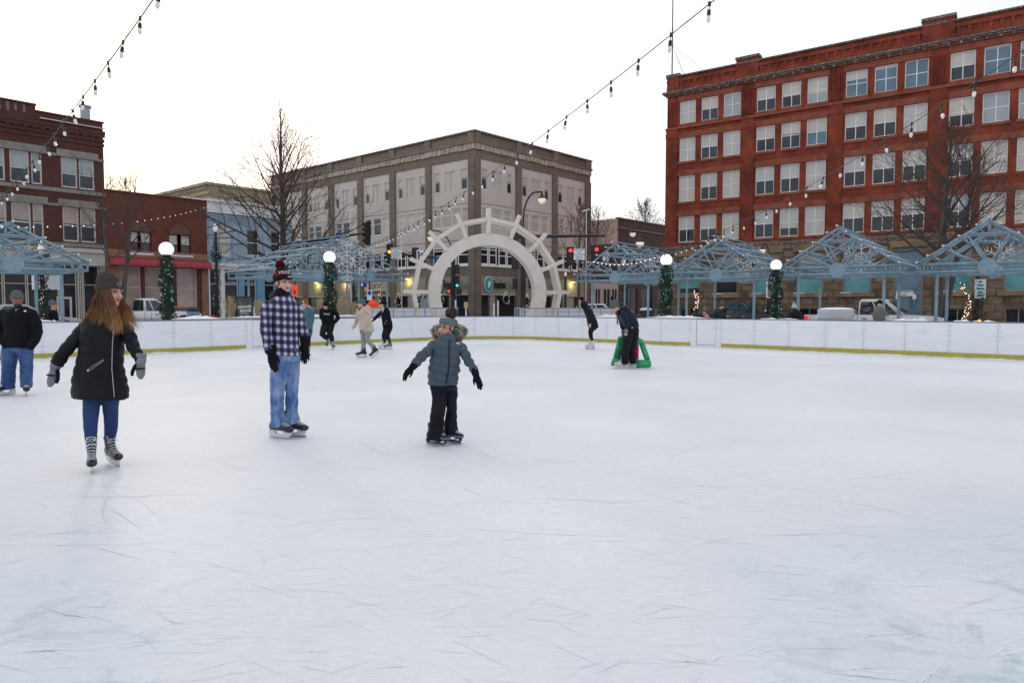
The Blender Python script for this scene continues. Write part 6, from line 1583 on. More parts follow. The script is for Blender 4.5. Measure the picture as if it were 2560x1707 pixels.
def fold_noise(seed, a1=.006, f1=(9,9,5), a2=.003, f2=(22,22,12)):
    def fn(co, no):
        d = np.empty(len(co))
        for i, p in enumerate(co):
            d[i] = a1*noise.noise(V((p[0]*f1[0]+seed,p[1]*f1[1],p[2]*f1[2]))) + a2*noise.noise(V((p[0]*f2[0],p[1]*f2[1]+seed,p[2]*f2[2])))
        return d
    return fn
class Person:
    def __init__(s, label, crop, Y, foot, group, z0=0.0, near=False):
        s.k, s.ox, s.oy = crop; s.Y = Y; s.near = near
        f = s.nat(*foot); p = at(f[0], f[1], Y); s.root = V((p.x, Y, z0)); s.va = math.atan2(-p.x, Y); s.m = s.k*Y/FPX
        s.o = thing('person', label, 'person', s.root[:], 0, group); s.jack = None; s.seed = rnd.random()*50
    def nat(s, x, y): return (s.ox + x*s.k, s.oy + y*s.k)
    def p(s, x, y, dy=0.0): return at(*s.nat(x,y), s.Y+dy) - s.root
    def limb(s, mb, pts, n=12, shr=0.0, end=True):
        P = [s.p(q[0],q[1],q[3] if len(q) > 3 else 0) for q in pts]; r = [max(.012, q[2]*s.m-shr) for q in pts]
        mb.tube(P, r, n); mb.ball(P[0], r[0], n, 8)
        if end: mb.ball(P[-1], r[-1]*.98, n, 8)
        for a, b in zip(P[1:-1], r[1:-1]): mb.ball(a, b*.995, n, 8)
    def torso(s, mb, secs, n=22, shr=0.0):
        S = []
        for q in secs:
            xl, xr, y, ry = q[:4]; dy = q[4] if len(q) > 4 else 0
            S.append((s.p((xl+xr)/2, y, dy), (xr-xl)/2*s.m-shr, ry-shr, 0.0))
        if S[0][0].z > S[-1][0].z: S.reverse()
        mb.loft(S, n, True, 2.3)
    def headM(s, x, y, yaw=0, pitch=0, roll=0, dy=0, sc_=1.0):
        s.hs = sc_; s.HM = Matrix.Translation(s.p(x,y,dy)) @ RZ(R(yaw)+s.va) @ RY(R(roll)) @ RX(R(pitch)) @ Matrix.Scale(sc_,4); return s.HM
    def body(s, sk, torso, arms, legs, neck, vox=.010, hands=()):
        mb = MB()
        h = MB(s.HM)
        h.ball((0,.014,.036),(.074,.094,.084),20,14); h.ball((0,-.018,-.034),(.060,.076,.080),20,14); h.ball((0,-.066,-.094),(.026,.022,.020)); h.ball((0,-.03,-.075),(.05,.055,.035),14,10)
        h.tube([(0,-.082,.026),(0,-.098,-.002),(0,-.112,-.022)],[.008,.011,.014],10); h.ball((0,-.108,-.025),(.0155,.015,.0125)); 
        for sg in (-1,1):
            h.ball((sg*.012,-.1,-.028),(.009,.011,.008)); h.ball((sg*.031,-.074,.033),(.028,.016,.010)); h.ball((sg*.038,-.056,-.024),(.026,.032,.028)); h.ball((sg*.076,.006,-.004),(.010,.021,.033)); h.ball((sg*.045,-.01,-.07),(.02,.045,.025))
        mb.v += h.v; b0 = 0; mb.f += h.f; mb.m += h.m
        nb = s.p(*neck); hc = s.HM @ V((0,.02,-.07)); mb.tube([nb-V((0,0,.05)), nb.lerp(hc,.5), hc], [.064*s.hs,.055*s.hs,.052*s.hs], 14)
        s.torso(mb, torso, 20, .045)
        for L_ in list(arms)+list(legs): s.limb(mb, list(L_[:-1])+[tuple(.6*a_+.4*b_ for a_, b_ in zip((tuple(L_[-1])+(0,))[:4], (tuple(L_[-2])+(0,))[:4]))], 10, .024, False)
        for hh in hands: s.hand(mb, *hh)
        me = remesh(mb, vox if not s.near else min(vox,.0062), 2); s.bodyo = finish(me, 'body', sk, s.o)
        return s.bodyo
    def face(s, brow=None, lip=None):
        M_ = s.HM
        for sg in (-1,1):
            e = MB(M_); e.ball((sg*.031,-.0775,.012),(.0118,.0122,.0068),10,8); eo = e.build('eye', m_eyew, s.o, True)
            e = MB(M_); e.ball((sg*.031,-.0862,.0125),(.0066,.0048,.0066),8,6); e.build('iris', m_iris, eo, True)
            e = MB(M_); e.tube([(sg*.016,-.088,.0175),(sg*.031,-.0905,.0215),(sg*.047,-.082,.0165)],.003,6); e.build('lash', m_iris, eo, True)
            e = MB(M_); e.tube([(sg*.014,-.0925,.036),(sg*.032,-.0915,.0425),(sg*.052,-.078,.036)],[.0042,.0046,.0025],6); e.build('eyebrow', brow or m_hairm, s.o, True)
        e = MB(M_); e.tube([(-.022,-.086,-.0535),(-.01,-.0945,-.050),(0,-.096,-.0515),(.01,-.0945,-.050),(.022,-.086,-.0535)],[.002,.0048,.0045,.0048,.002],8); e.tube([(-.019,-.086,-.057),(0,-.094,-.0605),(.019,-.086,-.057)],[.002,.0058,.002],8); e.build('mouth', lip or m_lip, s.o, True)
    def jacket(s, m, torso, arms, extra=None, vox=.011, name='jacket', quilt=0.0, qd=.008, puff=1.0, fold=1.0):
        mb = MB(); s.torso(mb, torso); sl = []
        for L_ in arms:
            if s.near: b_ = MB(); s.limb(b_, L_, 14, 0, False); sl.append(remesh(b_, .0095, 4))
            else: s.limb(mb, L_, 12, 0, False)
        if extra: extra(mb)
        me = remesh(mb, vox if not s.near else min(vox,.0095), 5)
        lines = []
        for L_ in arms: lines.append([np.array(s.p(q[0],q[1],q[3] if len(q)>3 else 0)[:]) for q in L_])
        rad = [max(q[2] for q in L_)*s.m*1.35 for L_ in arms]
        fnz = fold_noise(s.seed, .007*fold, (9,9,5), .0035*fold, (24,24,14))
        def fn(co, no):
            d = fnz(co, no)
            if quilt:
                par = co[:,2].copy() + .015*np.sin(co[:,0]*14)
                for ln, rr in zip(lines, rad):
                    best = np.full(len(co), 1e9); bp_ = np.zeros(len(co)); acc = 0
                    for a, b in zip(ln[:-1], ln[1:]):
                        ab = b-a; L2 = ab@ab; t = np.clip(((co-a)@ab)/L2, 0, 1); dist = np.linalg.norm(co-(a+t[:,None]*ab),axis=1)
                        sel = dist < best; best[sel] = dist[sel]; bp_[sel] = acc+t[sel]*math.sqrt(L2); acc += math.sqrt(L2)
                    onarm = best < rr; par[onarm] = bp_[onarm]
                ph = (par/quilt)%1.0; d = d + qd*puff*(np.abs(np.sin(math.pi*ph))**.55-.6)
            return d
        disp(me, fn); o = finish(me, name, m, s.o); s.jack = o
        for q in sl: disp(q, fn); finish(q, 'sleeve', m, o)
        return o
    def trousers(s, m, pelvis, legs, vox=.011, fold=1.2, name='trousers'):
        f_ = pelvis[0]; mb = MB(); s.torso(mb, [(f_[0]+.02/s.m,f_[1]-.02/s.m,f_[2]-.07/s.m,f_[3]-.015)+tuple(f_[4:])]+list(pelvis))
        for L_ in legs: s.limb(mb, L_, 14, 0, False)
        me = remesh(mb, vox if not s.near else min(vox,.0095), 4); disp(me, fold_noise(s.seed+9, .008*fold, (11,11,7), .004*fold, (25,25,20))); return finish(me, name, m, s.o)
    def hand(s, mb, w_, t_, side, wd=.042, mitt=False, curl=.25, thumb=True):
        """w_,t_ = wrist and fingertip pixels (x,y,dy); side = image direction of the thumb (+1 right, -1 left)"""
        a = s.p(*w_); b = s.p(*t_); d = (b-a); l = d.length; d.normalize(); sd = V((side,-.25,0)); sd = (sd-d*sd.dot(d)).normalized(); nn = d.cross(sd)*(1 if side > 0 else -1)
        def P(u, v, w__=0): return a+d*(u*l)+sd*v+nn*w__
        if mitt:
            mb.loft([(P(-.08,0),wd*.72,wd*.55,0),(P(.1,0),wd*.85,wd*.6,0),(P(.45,0),wd*1.0,wd*.6,0),(P(.8,-.002),wd*.85,wd*.5,0),(P(1,-.004),wd*.35,wd*.25,0)], 14)
        else:
            mb.loft([(P(-.08,0),wd*.66,wd*.5,0),(P(.12,0),wd*.8,wd*.5,0),(P(.5,0),wd*.95,wd*.42,0),(P(.56,0),wd*.85,wd*.36,0)], 14)
            for i, f in enumerate((.92,1.0,.97,.84)):
                v = wd*(.66-.44*i); c_ = -curl*l
                mb.tube([P(.46,v*.95),P(.46+.5*(f-.46),v*1.08,c_*.12),P(.46+.8*(f-.46),v*1.1,c_*.35),P(f,v*1.05,c_*.62)],[wd*.235,wd*.23,wd*.21,wd*.16],8)
        if thumb: mb.tube([P(.12,wd*.45),P(.32,wd*1.12,-.004),P(.5,wd*1.38,-.010),P(.62,wd*1.3,-.016)],[wd*.34,wd*.3,wd*.26,wd*.19],8)
    def glove(s, m, w_, t_, side, wd=.045, mitt=False, curl=.22, cuff=None, name='glove', thumb=True):
        mb = MB(); s.hand(mb, w_, t_, side, wd, mitt, curl, thumb)
        if cuff: a = s.p(*w_); b = s.p(*t_); d = (b-a).normalized(); mb.tube([a-d*.06,a+d*.01,a+d*.04],[cuff,cuff*.95,wd*.8],14)
        return finish(remesh(mb, .0042 if s.near else .008, 2), name, m, s.o)
    def surf(s, ob, x, y, off=.004):
        if not hasattr(s,'_bv') or s._bo is not ob:
            bm = bmesh.new(); bm.from_mesh(ob.data); s._bv = BVHTree.FromBMesh(bm); bm.free(); s._bo = ob
        d = ray(*s.nat(x,y)).normalized(); h = s._bv.ray_cast(CAM-s.root, d)
        return (h[0]-d*off, h[1]) if h[0] is not None else (s.p(x,y,-.1), V((0,-1,0)))
    def line_on(s, ob, pts, r_, m, name, par=None, n=14):
        P = []
        for a, b in zip(pts[:-1], pts[1:]):
            for k in range(n): P.append(s.surf(ob, a[0]+(b[0]-a[0])*k/n, a[1]+(b[1]-a[1])*k/n)[0])
        P.append(s.surf(ob, *pts[-1])[0]); mb = MB(); mb.tube(P, r_, 6); return mb.build(name, m, par or ob, True)
    def patch_on(s, ob, poly, m, name, th=.004, grid=4):
        """small flat emblem laid on the cloth, polygon in crop pixels"""
        P = [s.surf(ob, x, y, .003)[0] for x, y in poly]; Q = [s.surf(ob, x, y, .003+th)[0] for x, y in poly]; n = len(P); mb = MB()
        mb.add([*P,*Q], [tuple(range(n)),tuple(range(2*n-1,n-1,-1))]+[(i,(i+1)%n,n+(i+1)%n,n+i) for i in range(n)]); return mb.build(name, m, ob)
    def beanie(s, m, cuffm=None, h=.2, cuff=.055, tilt=14, pom=None, slouch=0.0, ez=.045, pr=.05, rib=.0022, band=None, fat=1.0):
        M_ = s.HM @ T(V((0,.008,0))) @ RX(R(-tilt)); n = 56
        def dome(r_, z0_, z1_, prof, name, mm, par, ribs):
            mb = MB(M_); vs = []; fs = []
            for i, (q, z) in enumerate(prof):
                for k in range(n):
                    a = 2*math.pi*k/n; rr = q*r_*(1+ (ribs/.09)*math.sin(a*28)*(1 if i not in (0,len(prof)-1) else .3)); zz_ = z0_+(z1_-z0_)*z
                    vs.append((rr*.94*math.cos(a)*fat, rr*1.13*math.sin(a)*fat+slouch*max(0,z)**2, zz_))
            for i in range(len(prof)-1):
                for k in range(n): fs.append((i*n+k,i*n+(k+1)%n,(i+1)*n+(k+1)%n,(i+1)*n+k))
            fs.append(tuple((len(prof)-1)*n+k for k in range(n))); mb.add(vs, fs); return mb.build(name, mm, par, True)
        o = dome(.091, ez-.035, ez-.035+h, [(.98,0),(1.02,.2),(1.0,.42),(.9,.62),(.74,.78),(.5,.91),(.26,.98),(.05,1.0)], 'hat', m, s.o, rib)
        if cuff: dome(.097, ez-.04, ez-.04+cuff, [(.97,0),(1.03,.08),(1.05,.5),(1.03,.92),(.98,1.0)], 'cuff', cuffm or m, o, rib)
        if band:
            for (za,zb_,bm_,nm) in band: dome(.0945, za, zb_, [(1.0-.0*za,0),(1.005,.1),(.985,.9),(.975,1.0)], nm, bm_, o, .0)
        if pom:
            c_ = M_ @ V((0, slouch+.004, ez-.035+h+pr*.55)); mb = MB(); r_ = random.Random(int(s.seed*100)); R_ = pr*s.hs
            for k in range(520 if s.near else 160):
                v = V((r_.gauss(0,1),r_.gauss(0,1),r_.gauss(0,1))).normalized(); e = v.orthogonal().normalized()*(.0035 if s.near else .007); f = v.cross(e); b_ = c_+v*R_*.3; t_ = c_+v*R_*r_.uniform(.85,1.08); mb.add([b_+e,b_-e*.5+f*.8,b_-e*.5-f*.8,t_+e*1.5,t_-e*.7+f,t_-e*.7-f],[(0,1,4,3),(1,2,5,4),(2,0,3,5),(3,4,5)])
            mb.ball(c_, R_*.72, 12, 8); mb.build('pompom', pom, o)
        s.hat = o; return o
    def hair_cap(s, m, low=-.06, back=True):
        mb = MB(s.HM); mb.ball((0,.03,.02),(.083,.09,.095),18,12)
        if back: mb.ball((0,.05,low),(.07,.055,.07),14,10)
        return mb.build('hair', m, s.o, True)
    def spikes(s, curve, m, name, n, ln, wd, par, out, jit=.5, seed=1):
        """fur: short tapering hairs along a 3-D curve"""
        r_ = random.Random(seed); mb = MB(); 
        for k in range(n):
            t = r_.random()*(len(curve)-1); i = min(int(t), len(curve)-2); p_ = curve[i].lerp(curve[i+1], t-i); o_ = out(p_)
            v = (o_ + V((r_.gauss(0,jit),r_.gauss(0,jit),r_.gauss(0,jit)))).normalized(); l = ln*r_.uniform(.55,1.1); e = v.orthogonal().normalized(); e.rotate(Matrix.Rotation(r_.random()*6.28,3,v)); e *= wd; f = v.cross(e); q = p_+V((r_.gauss(0,.008),r_.gauss(0,.008),r_.gauss(0,.008)))
            mb.add([q+e,q-e*.5+f*.8,q-e*.5-f*.8,q+v*l*.6+e*.7,q+v*l+V((0,0,-l*.15))],[(0,1,3),(1,2,3),(2,0,3),(0,3,4),(1,3,4),(2,3,4)])
        return mb.build(name, m, par)

# ---- skates: forward = -y, blade bottom at z = 0
_sk = {}
def skate_meshes(style):
    if style in _sk: return _sk[style]
    st = {'hockey': (m_plast, m_hold, m_lace, m_plast), 'grey': (m_bootg, m_hold, m_lace, m_plast), 'white': (m_bootw, m_bootw, m_lace, m_bootw), 'blue': (m_plast, m_plast, m_lace, m_plast)}[style]
    d = {}; mb = MB(); Z = lambda y,z: V((0,y,z))
    mb.loft([(Z(.125,.135),.022,.03,0),(Z(.112,.13),.034,.045,0),(Z(.07,.135),.038,.055,0),(Z(0,.125),.037,.048,0),(Z(-.06,.116),.043,.038,0),(Z(-.115,.108),.045,.032,0),(Z(-.15,.104),.038,.027,0),(Z(-.168,.10),.02,.016,0)], 18, True, 2.4)
    mb.loft([(Z(.055,.12),.036,.055,0),(Z(.052,.2),.041,.058,0),(Z(.05,.26),.047,.062,0),(Z(.056,.285),.049,.062,0)], 18)
    me = remesh(mb, .006, 3); me.materials.append(st[0]); d['skate'] = me
    mb = MB(); mb.loft([(Z(-.05,.155),.022,.008,0),(Z(-.008,.2),.03,.009,0),(Z(.0,.27),.04,.010,0),(Z(-.012,.325),.042,.010,0),(Z(-.018,.335),.03,.006,0)], 14); d['tongue'] = mb.mesh('tongue', [st[0]], True)
    mb = MB(); 
    for sg in (-1,1): mb.tube([Z(-.016,.336)+V((sg*0,0,0)), Z(-.018,.330)+V((sg*.036,0,0)), Z(-.008,.275)+V((sg*.042,0,0))], .006, 6)
    d['tongue_edge'] = mb.mesh('tongue_edge', [m_lace], True)
    mb = MB()
    for k in range(7):
        t = k/6; c_ = bez(V((0,-.118,.137)),V((0,-.06,.155)),V((0,-.014,.185)),V((0,-.010,.262)), t) + V((0,-.004,.004)); w_ = .03+.008*t
        mb.tube([c_+V((-w_,.016,-.012)),c_+V((-w_*.5,-.004,.002)),c_+V((w_*.5,-.004,.006)),c_+V((w_,.016,-.008))], .0042, 5); mb.tube([c_+V((w_,.016,-.012)),c_+V((w_*.5,-.005,.002)),c_+V((-w_*.5,-.005,.006)),c_+V((-w_,.016,-.008))], .0036, 5)
    mb.tube([(0,-.022,.262),(.03,-.04,.262),(.045,-.03,.24)], .004, 5); mb.tube([(0,-.022,.262),(-.03,-.04,.258),(-.05,-.025,.235)], .004, 5)
    d['laces'] = mb.mesh('laces', [st[2]], True); mb = MB()
    for k in range(4):
        c_ = V((0,-.122+.022*k,.142+.008*k)); mb.tube([c_+V((-.03,.012,-.014)),c_+V((-.016,-.004,.0)),c_+V((.016,-.004,.003)),c_+V((.03,.012,-.011))], .0045, 5)
    d['laces_low'] = mb.mesh('laces', [st[2]], True)
    mb = MB(); mb.loft([(Z(-.118,.105),.0465,.034,0),(Z(-.15,.103),.041,.03,0),(Z(-.172,.099),.024,.02,0)], 16, True, 2.4); d['toe_cap'] = mb.mesh('toe_cap', [st[3]], True)
    mb = MB(); pr = [(-.155,.085),(-.15,.045),(-.125,.022),(.115,.022),(.14,.045),(.135,.085),(.06,.085),(.045,.055),(.0,.046),(-.045,.055),(-.06,.085)]
    mb.prism([(-x,z) for x,z in pr], -.011, .011, Matrix.Rotation(R(-90),4,'Z')); mb.b2(-.034,.034,-.15,.12,.083,.092); d['holder'] = mb.mesh('holder', [st[1]])
    mb = MB(); bl_ = [(-.15,.024),(-.158,.014),(-.145,.003),(-.11,.0),(.1,.0),(.135,.004),(.15,.014),(.142,.024)]
    mb.prism([(-x,z) for x,z in bl_], -.002, .002, Matrix.Rotation(R(-90),4,'Z')); d['blade'] = mb.mesh('blade', [m_steel])
    _sk[style] = d; return d
def skate(per, style, leg, yaw, pitch=0, roll=0, sc_=1.0, lift=None, back=.05, low=False):
    """leg = the limb whose last point is the ankle; the boot stands under it"""
    d = skate_meshes(style); e = leg[-1]; a = per.p(e[0], e[1], e[3] if len(e) > 3 else 0)
    M_ = RZ(R(yaw)+per.va) @ RX(R(pitch)) @ RY(R(roll)) @ Matrix.Scale(sc_,4)
    if lift is None: b = M_ @ V((0,back,.2)); loc = V((a.x-b.x, a.y-b.y, -per.root.z + (abs(math.sin(R(pitch)))*.13*sc_)))
    else: loc = a - M_ @ V((0,back,lift))
    o = link('skate', d['skate'], per.o); o.matrix_local = Matrix.Translation(loc) @ M_
    for k in (('laces_low','toe_cap','holder','blade') if low else ('tongue','tongue_edge','laces','toe_cap','holder','blade')):
        c_ = link(k.replace('_low',''), d[k], o)
    if style == 'hockey' and per.near and not low:
        text('CCM', .042, T(V((0,-.027,.305))) @ RX(R(-8)), m_lace, 'lettering', o, .002, bold=.02)
    return o
GS = 'skaters on the ice'; GW = 'onlookers behind the boards'
m_ombre = ombre()
# ---------------------------------------------------------------- woman in the long black coat
w1 = Person('young woman in long black coat and brown beanie with windblown long hair', (.34446,80,660), 6.0, (500,1490), GS, near=True)
w1.headM(570,214,44,2,4,.0,.98)
tor = [(300,686,972,.150),(297,690,940,.155),(309,678,850,.15),(331,657,740,.135),(352,652,640,.128),(362,655,560,.13),(372,668,490,.135),(388,690,435,.125),(412,684,400,.11),(455,655,368,.09),(520,632,335,.065)]
armL = [(428,428,54,0),(340,520,52,-.02),(258,612,49,-.06),(205,680,45,-.09),(176,728,42,-.11)]; armR = [(662,442,48,0),(704,530,47,.0),(738,604,44,-.03),(768,655,41,-.06),(790,697,37,-.08)]
legL = [(432,950,60,.02),(430,1040,56,0),(428,1110,50,-.02),(424,1190,47,0),(430,1300,39,.0)]; legR = [(570,950,60,.08),(570,1040,54,.1),(572,1110,48,.1),(572,1190,46,.16),(562,1275,38,.22)]
w1.body(m_skin, [t for t in tor if t[2] < 860], [armL,armR], [legL,legR], (590,350,.01)); w1.face(m_hairm)
cuf = lambda mb: (mb.tube([w1.p(205,680,-.09),w1.p(176,728,-.11)],[.06,.056],14), w1.torso(mb,[(470,660,372,.1,.03),(500,660,345,.1,.03),(525,650,322,.08,.03)]))
j = w1.jacket(m_blkcoat, tor, [armL,armR], cuf, name='coat', quilt=.085, qd=.011, fold=1.5)
w1.trousers(m_jean, [(372,630,940,.12,.06),(380,625,900,.12,.06)], [legL,legR], fold=.5)
w1.line_on(j, [(592,478),(584,560),(581,660),(579,760),(590,880),(596,966)], .0035, m_zip, 'zip')
w1.line_on(j, [(404,770),(430,745),(520,692),(512,706),(440,757),(410,776)], .002, m_zip, 'pocket_zip', n=8); w1.patch_on(j, [(398,764),(410,764),(412,780),(400,780)], m_zip, 'zip_pull')
for a in ((172,738,-.11),(128,892,-.14),1), ((790,698,-.08),(786,836,-.1),-1):
    g = w1.glove(m_glgrey, *a, wd=.042, mitt=True, thumb=False, name='mitten', cuff=.045)
    mb = MB(); A_ = w1.p(*a[0]); B_ = w1.p(*a[1]); d = (B_-A_); s1 = V((a[2],-.3,0)); 
    mb.tube([A_+d*.12+s1*.018, A_+d*.35+s1*.046, A_+d*.62+s1*.062, A_+d*.82+s1*.062], [.016,.017,.016,.012], 10); mb.tube([A_+d*.42-s1*.046+V((0,-.03,0)),A_+d*.43+V((0,-.036,0)),A_+d*.44+s1*.04+V((0,-.03,0))],[.008,.009,.008],6)
    finish(remesh(mb,.004,2), 'thumb', m_glove, g)
skate(w1,'hockey',legL,0,0,0,.92); skate(w1,'hockey',legR,20,3,-4,.92)
w1.beanie(k_brown, h=.185, cuff=.062, tilt=17, slouch=.02, ez=.058, rib=.0025)
hp = w1.hat; mb = MB(w1.HM @ T(V((0,.008,0))) @ RX(R(-17))); mb.box((.0,-.112,.05),(.032,.004,.034)); lab_ = mb.build('label', m_glgrey, hp); 
mb = MB(w1.HM @ T(V((0,.008,0))) @ RX(R(-17))); mb.b2(-.008,.008,-.1155,-.1142,.04,.06); mb.build('mark', m_ink, lab_)
def strands(per, n, src, dst, r_, seed, name, m, mids=None, wave=.02, k=9, par=None):
    q = random.Random(seed); mb = MB()
    for i in range(n):
        u = q.random(); a = src(u,q); b = dst(u,q); c_ = mids(u,q) if mids else a.lerp(b,.5); ph = q.random()*6.28; pts = []; wv = wave*q.uniform(.4,1.2)
        for t in [i_/k for i_ in range(k+1)]:
            p_ = a*(1-t)**2 + c_*2*t*(1-t) + b*t*t; pts.append(p_ + V((math.sin(t*7+ph)*wv*t, math.cos(t*6+ph)*wv*t*.6, math.sin(t*5+ph)*wv*.3*t)))
        rr = r_*q.uniform(.6,1.2); mb.tube(pts, [rr*(1 if t < .7 else 1.0-(t-.7)*2.6) for t in [i_/k for i_ in range(k+1)]], 4)
    return mb.build(name, m, par or per.o, True)
HMw = w1.HM
def src(u, q):
    a = R(-40 + 250*u); return HMw @ V((.088*math.cos(a)*-1, .098*math.sin(a)*1.0, .0+q.uniform(-.02,.03)))
def locks(per, specs, n, r_, seed, m, spread=.030, wave=.012):
    """each lock: (root matrix point, middle pixel, end pixel) ; strands gather towards the tip"""
    q = random.Random(seed); mb = MB(); k = 11
    for a, c_, b in specs:
        ph = q.random()*6.28; fr_ = q.uniform(6,9); wv = wave*q.uniform(.6,1.4)
        for i in range(n):
            o1 = V((q.gauss(0,1),q.gauss(0,1),q.gauss(0,.6)))*spread*.5; o2 = V((q.gauss(0,1),q.gauss(0,1),q.gauss(0,.8)))*spread*.33; ln = q.uniform(.82,1.08) if q.random() < .85 else q.uniform(.6,.8); p2 = ph+q.gauss(0,.35); pts = []
            for t in [i_/k*ln for i_ in range(k+1)]:
                p_ = a*(1-t)**2 + c_*2*t*(1-t) + b*t*t + o1*(1-t)*min(1,.35+2*t) + o2*math.sin(min(1,t)*2.2)
                pts.append(p_ + V((math.sin(t*fr_+p2)*wv*t, math.cos(t*fr_+p2)*wv*t*.7, 0)))
            rr = r_*q.uniform(.6,1.15); mb.tube(pts, [rr*min(1, 1.08-i_/k) if i_/k > .45 else rr for i_ in range(k+1)], 3, False)
    return mb.build('hair', m, per.o, True)
H_ = lambda x,y,z: HMw @ V((x,y,z)); q_ = random.Random(21); sp = []
for u in [i_/17 for i_ in range(18)]:                     # left mass, sweeping out over the shoulder
    sp.append((H_(-.078+.01*u,.07-.10*u,.02), w1.p(486+98*u,300+40*u,-.06-.05*u), w1.p(338+292*u+q_.gauss(0,6), 436+40*u**1.6+14*math.sin(u*9)+q_.gauss(0,9), -.09-.09*u)))
for u in [i_/9 for i_ in range(10)]:
    sp.append((H_(-.07,.06-.03*u,.0), w1.p(470+70*u,330,-.02), w1.p(370+210*u+q_.gauss(0,8), 415+40*u+q_.gauss(0,10), -.05-.08*u)))
for u in [i_/12 for i_ in range(13)]:                     # right mass, behind the face and blown outwards
    sp.append((H_(.03+.035*u,.085-.05*u,.0), w1.p(652+38*u,268+30*u,.02), w1.p(662+126*u+q_.gauss(0,5), 470-18*u+q_.gauss(0,10), -.06+.06*u)))
for u in [i_/7 for i_ in range(8)]: sp.append((H_(-.05+.1*u,.095,.0), w1.p(530+110*u,300,.1), w1.p(450+290*u,400,.09)))
for u in [i_/4 for i_ in range(5)]: sp.append((H_(-.079+.004*u,-.03-.03*u,.03), w1.p(588+6*u,330,-.13), w1.p(592+50*u,480+12*math.sin(u*3),-.17)))
locks(w1, sp, 34, .0031, 4, m_ombre)

# ---------------------------------------------------------------- teenager in plaid
t1p = Person('tall teenager in blue plaid shirt, washed jeans and maroon pompom beanie', (.29985,620,640), 7.5, (345,1515), GS, near=True)
t1p.headM(296,226,27,3,2,0,1.0)
tor = [(160,434,822,.125),(166,430,760,.125),(186,420,680,.12),(194,414,600,.12),(192,414,500,.125),(172,418,430,.125),(170,408,388,.115),(200,388,356,.1),(240,355,325,.075)]
armL = [(172,426,58,-.06),(152,520,52,-.10),(148,610,48,-.12),(166,700,46,-.13),(186,784,44,-.13)]; armR = [(404,440,50,.05),(436,540,46,.08),(452,610,43,.08),(464,660,40,.06),(474,705,37,.05)]
legL = [(268,870,72,-.02),(252,990,66,-.02),(246,1130,58,-.04),(244,1270,52,-.01),(256,1424,66,-.02)]; legR = [(368,870,68,.08),(372,990,58,.08),(366,1130,52,.06),(362,1270,51,.1),(372,1404,64,.08)]
t1p.body(m_skin, [t for t in tor], [armL,armR], [legL,legR], (285,345,.01)); t1p.face(m_hairm)
t1p.hair_cap(m_hairm, -.03)
def col(mb): t1p.torso(mb,[(205,385,372,.11),(222,372,345,.10),(240,356,322,.08)])
j = t1p.jacket(m_plaid, tor, [armL,armR], col, name='plaid_shirt', fold=1.4)
t1p.line_on(j, [(345,375),(352,480),(368,600),(378,720),(386,815)], .006, m_plaid, 'button_placket')
t1p.line_on(j, [(245,450),(282,462),(318,452)], .005, m_plaid, 'pocket_flap', n=6); t1p.line_on(j, [(375,430),(395,440),(415,432)], .005, m_plaid, 'pocket_flap', n=6)
t1p.patch_on(j, [(378,768),(398,766),(397,796),(380,797)], m_glgrey, 'hem_label')
mb = MB(); t1p.torso(mb, [(190,330,372,.13,.05),(175,345,352,.13,.06),(195,340,330,.115,.06),(225,335,312,.09,.05)]); me = remesh(mb,.01,5); disp(me, fold_noise(3,.01,(14,14,14))); finish(me,'hood',m_glgrey if False else m_char,t1p.o)
mb = MB(); t1p.torso(mb, [(222,350,352,.085,-.01),(224,346,325,.083,-.012),(232,344,300,.08,-.01),(238,338,282,.072,0)]); me = remesh(mb,.008,4); disp(me, fold_noise(5,.008,(16,16,26))); finish(me,'neck_gaiter',m_dkfleece,t1p.o)
t1p.trousers(m_jeanl, [(176,436,830,.13,.02),(184,432,880,.13,.02)], [legL,legR], fold=1.5, name='jeans')
t1p.glove(m_glove,(188,790,-.12),(218,972,-.14),1,.052,curl=.2,cuff=.066); t1p.glove(m_glove,(476,712,.05),(474,902,.03),-1,.05,curl=.55,cuff=.06)
skate(t1p,'hockey',legL,46,0,0,1.06,back=.012,low=True); skate(t1p,'hockey',legR,52,0,0,1.06,back=.012,low=True)
t1p.beanie(k_blk, h=.17, cuff=.075, tilt=15, pom=k_maroon, slouch=.03, ez=.05, pr=.05, rib=.001, band=[(.075,.112,k_red,'red_band'),(.071,.076,k_white,'white_stripe'),(.111,.116,k_white,'white_stripe')])
Mh = t1p.HM @ T(V((0,.008,0))) @ RX(R(-15))
for i_, ch in enumerate('VEXE'):
    a = R(-42+17*i_); ob = text(ch, .042, Mh @ RZ(a) @ T(V((0,-.108 if abs(a) < .5 else -.103,.094))), m_lace, 'lettering', t1p.hat, .003, bold=.02)
mb = MB(Mh); mb.ball((.02,-.113,.045),(.022,.004,.006),10,6); mb.build('emblem', m_lace, t1p.hat, True)

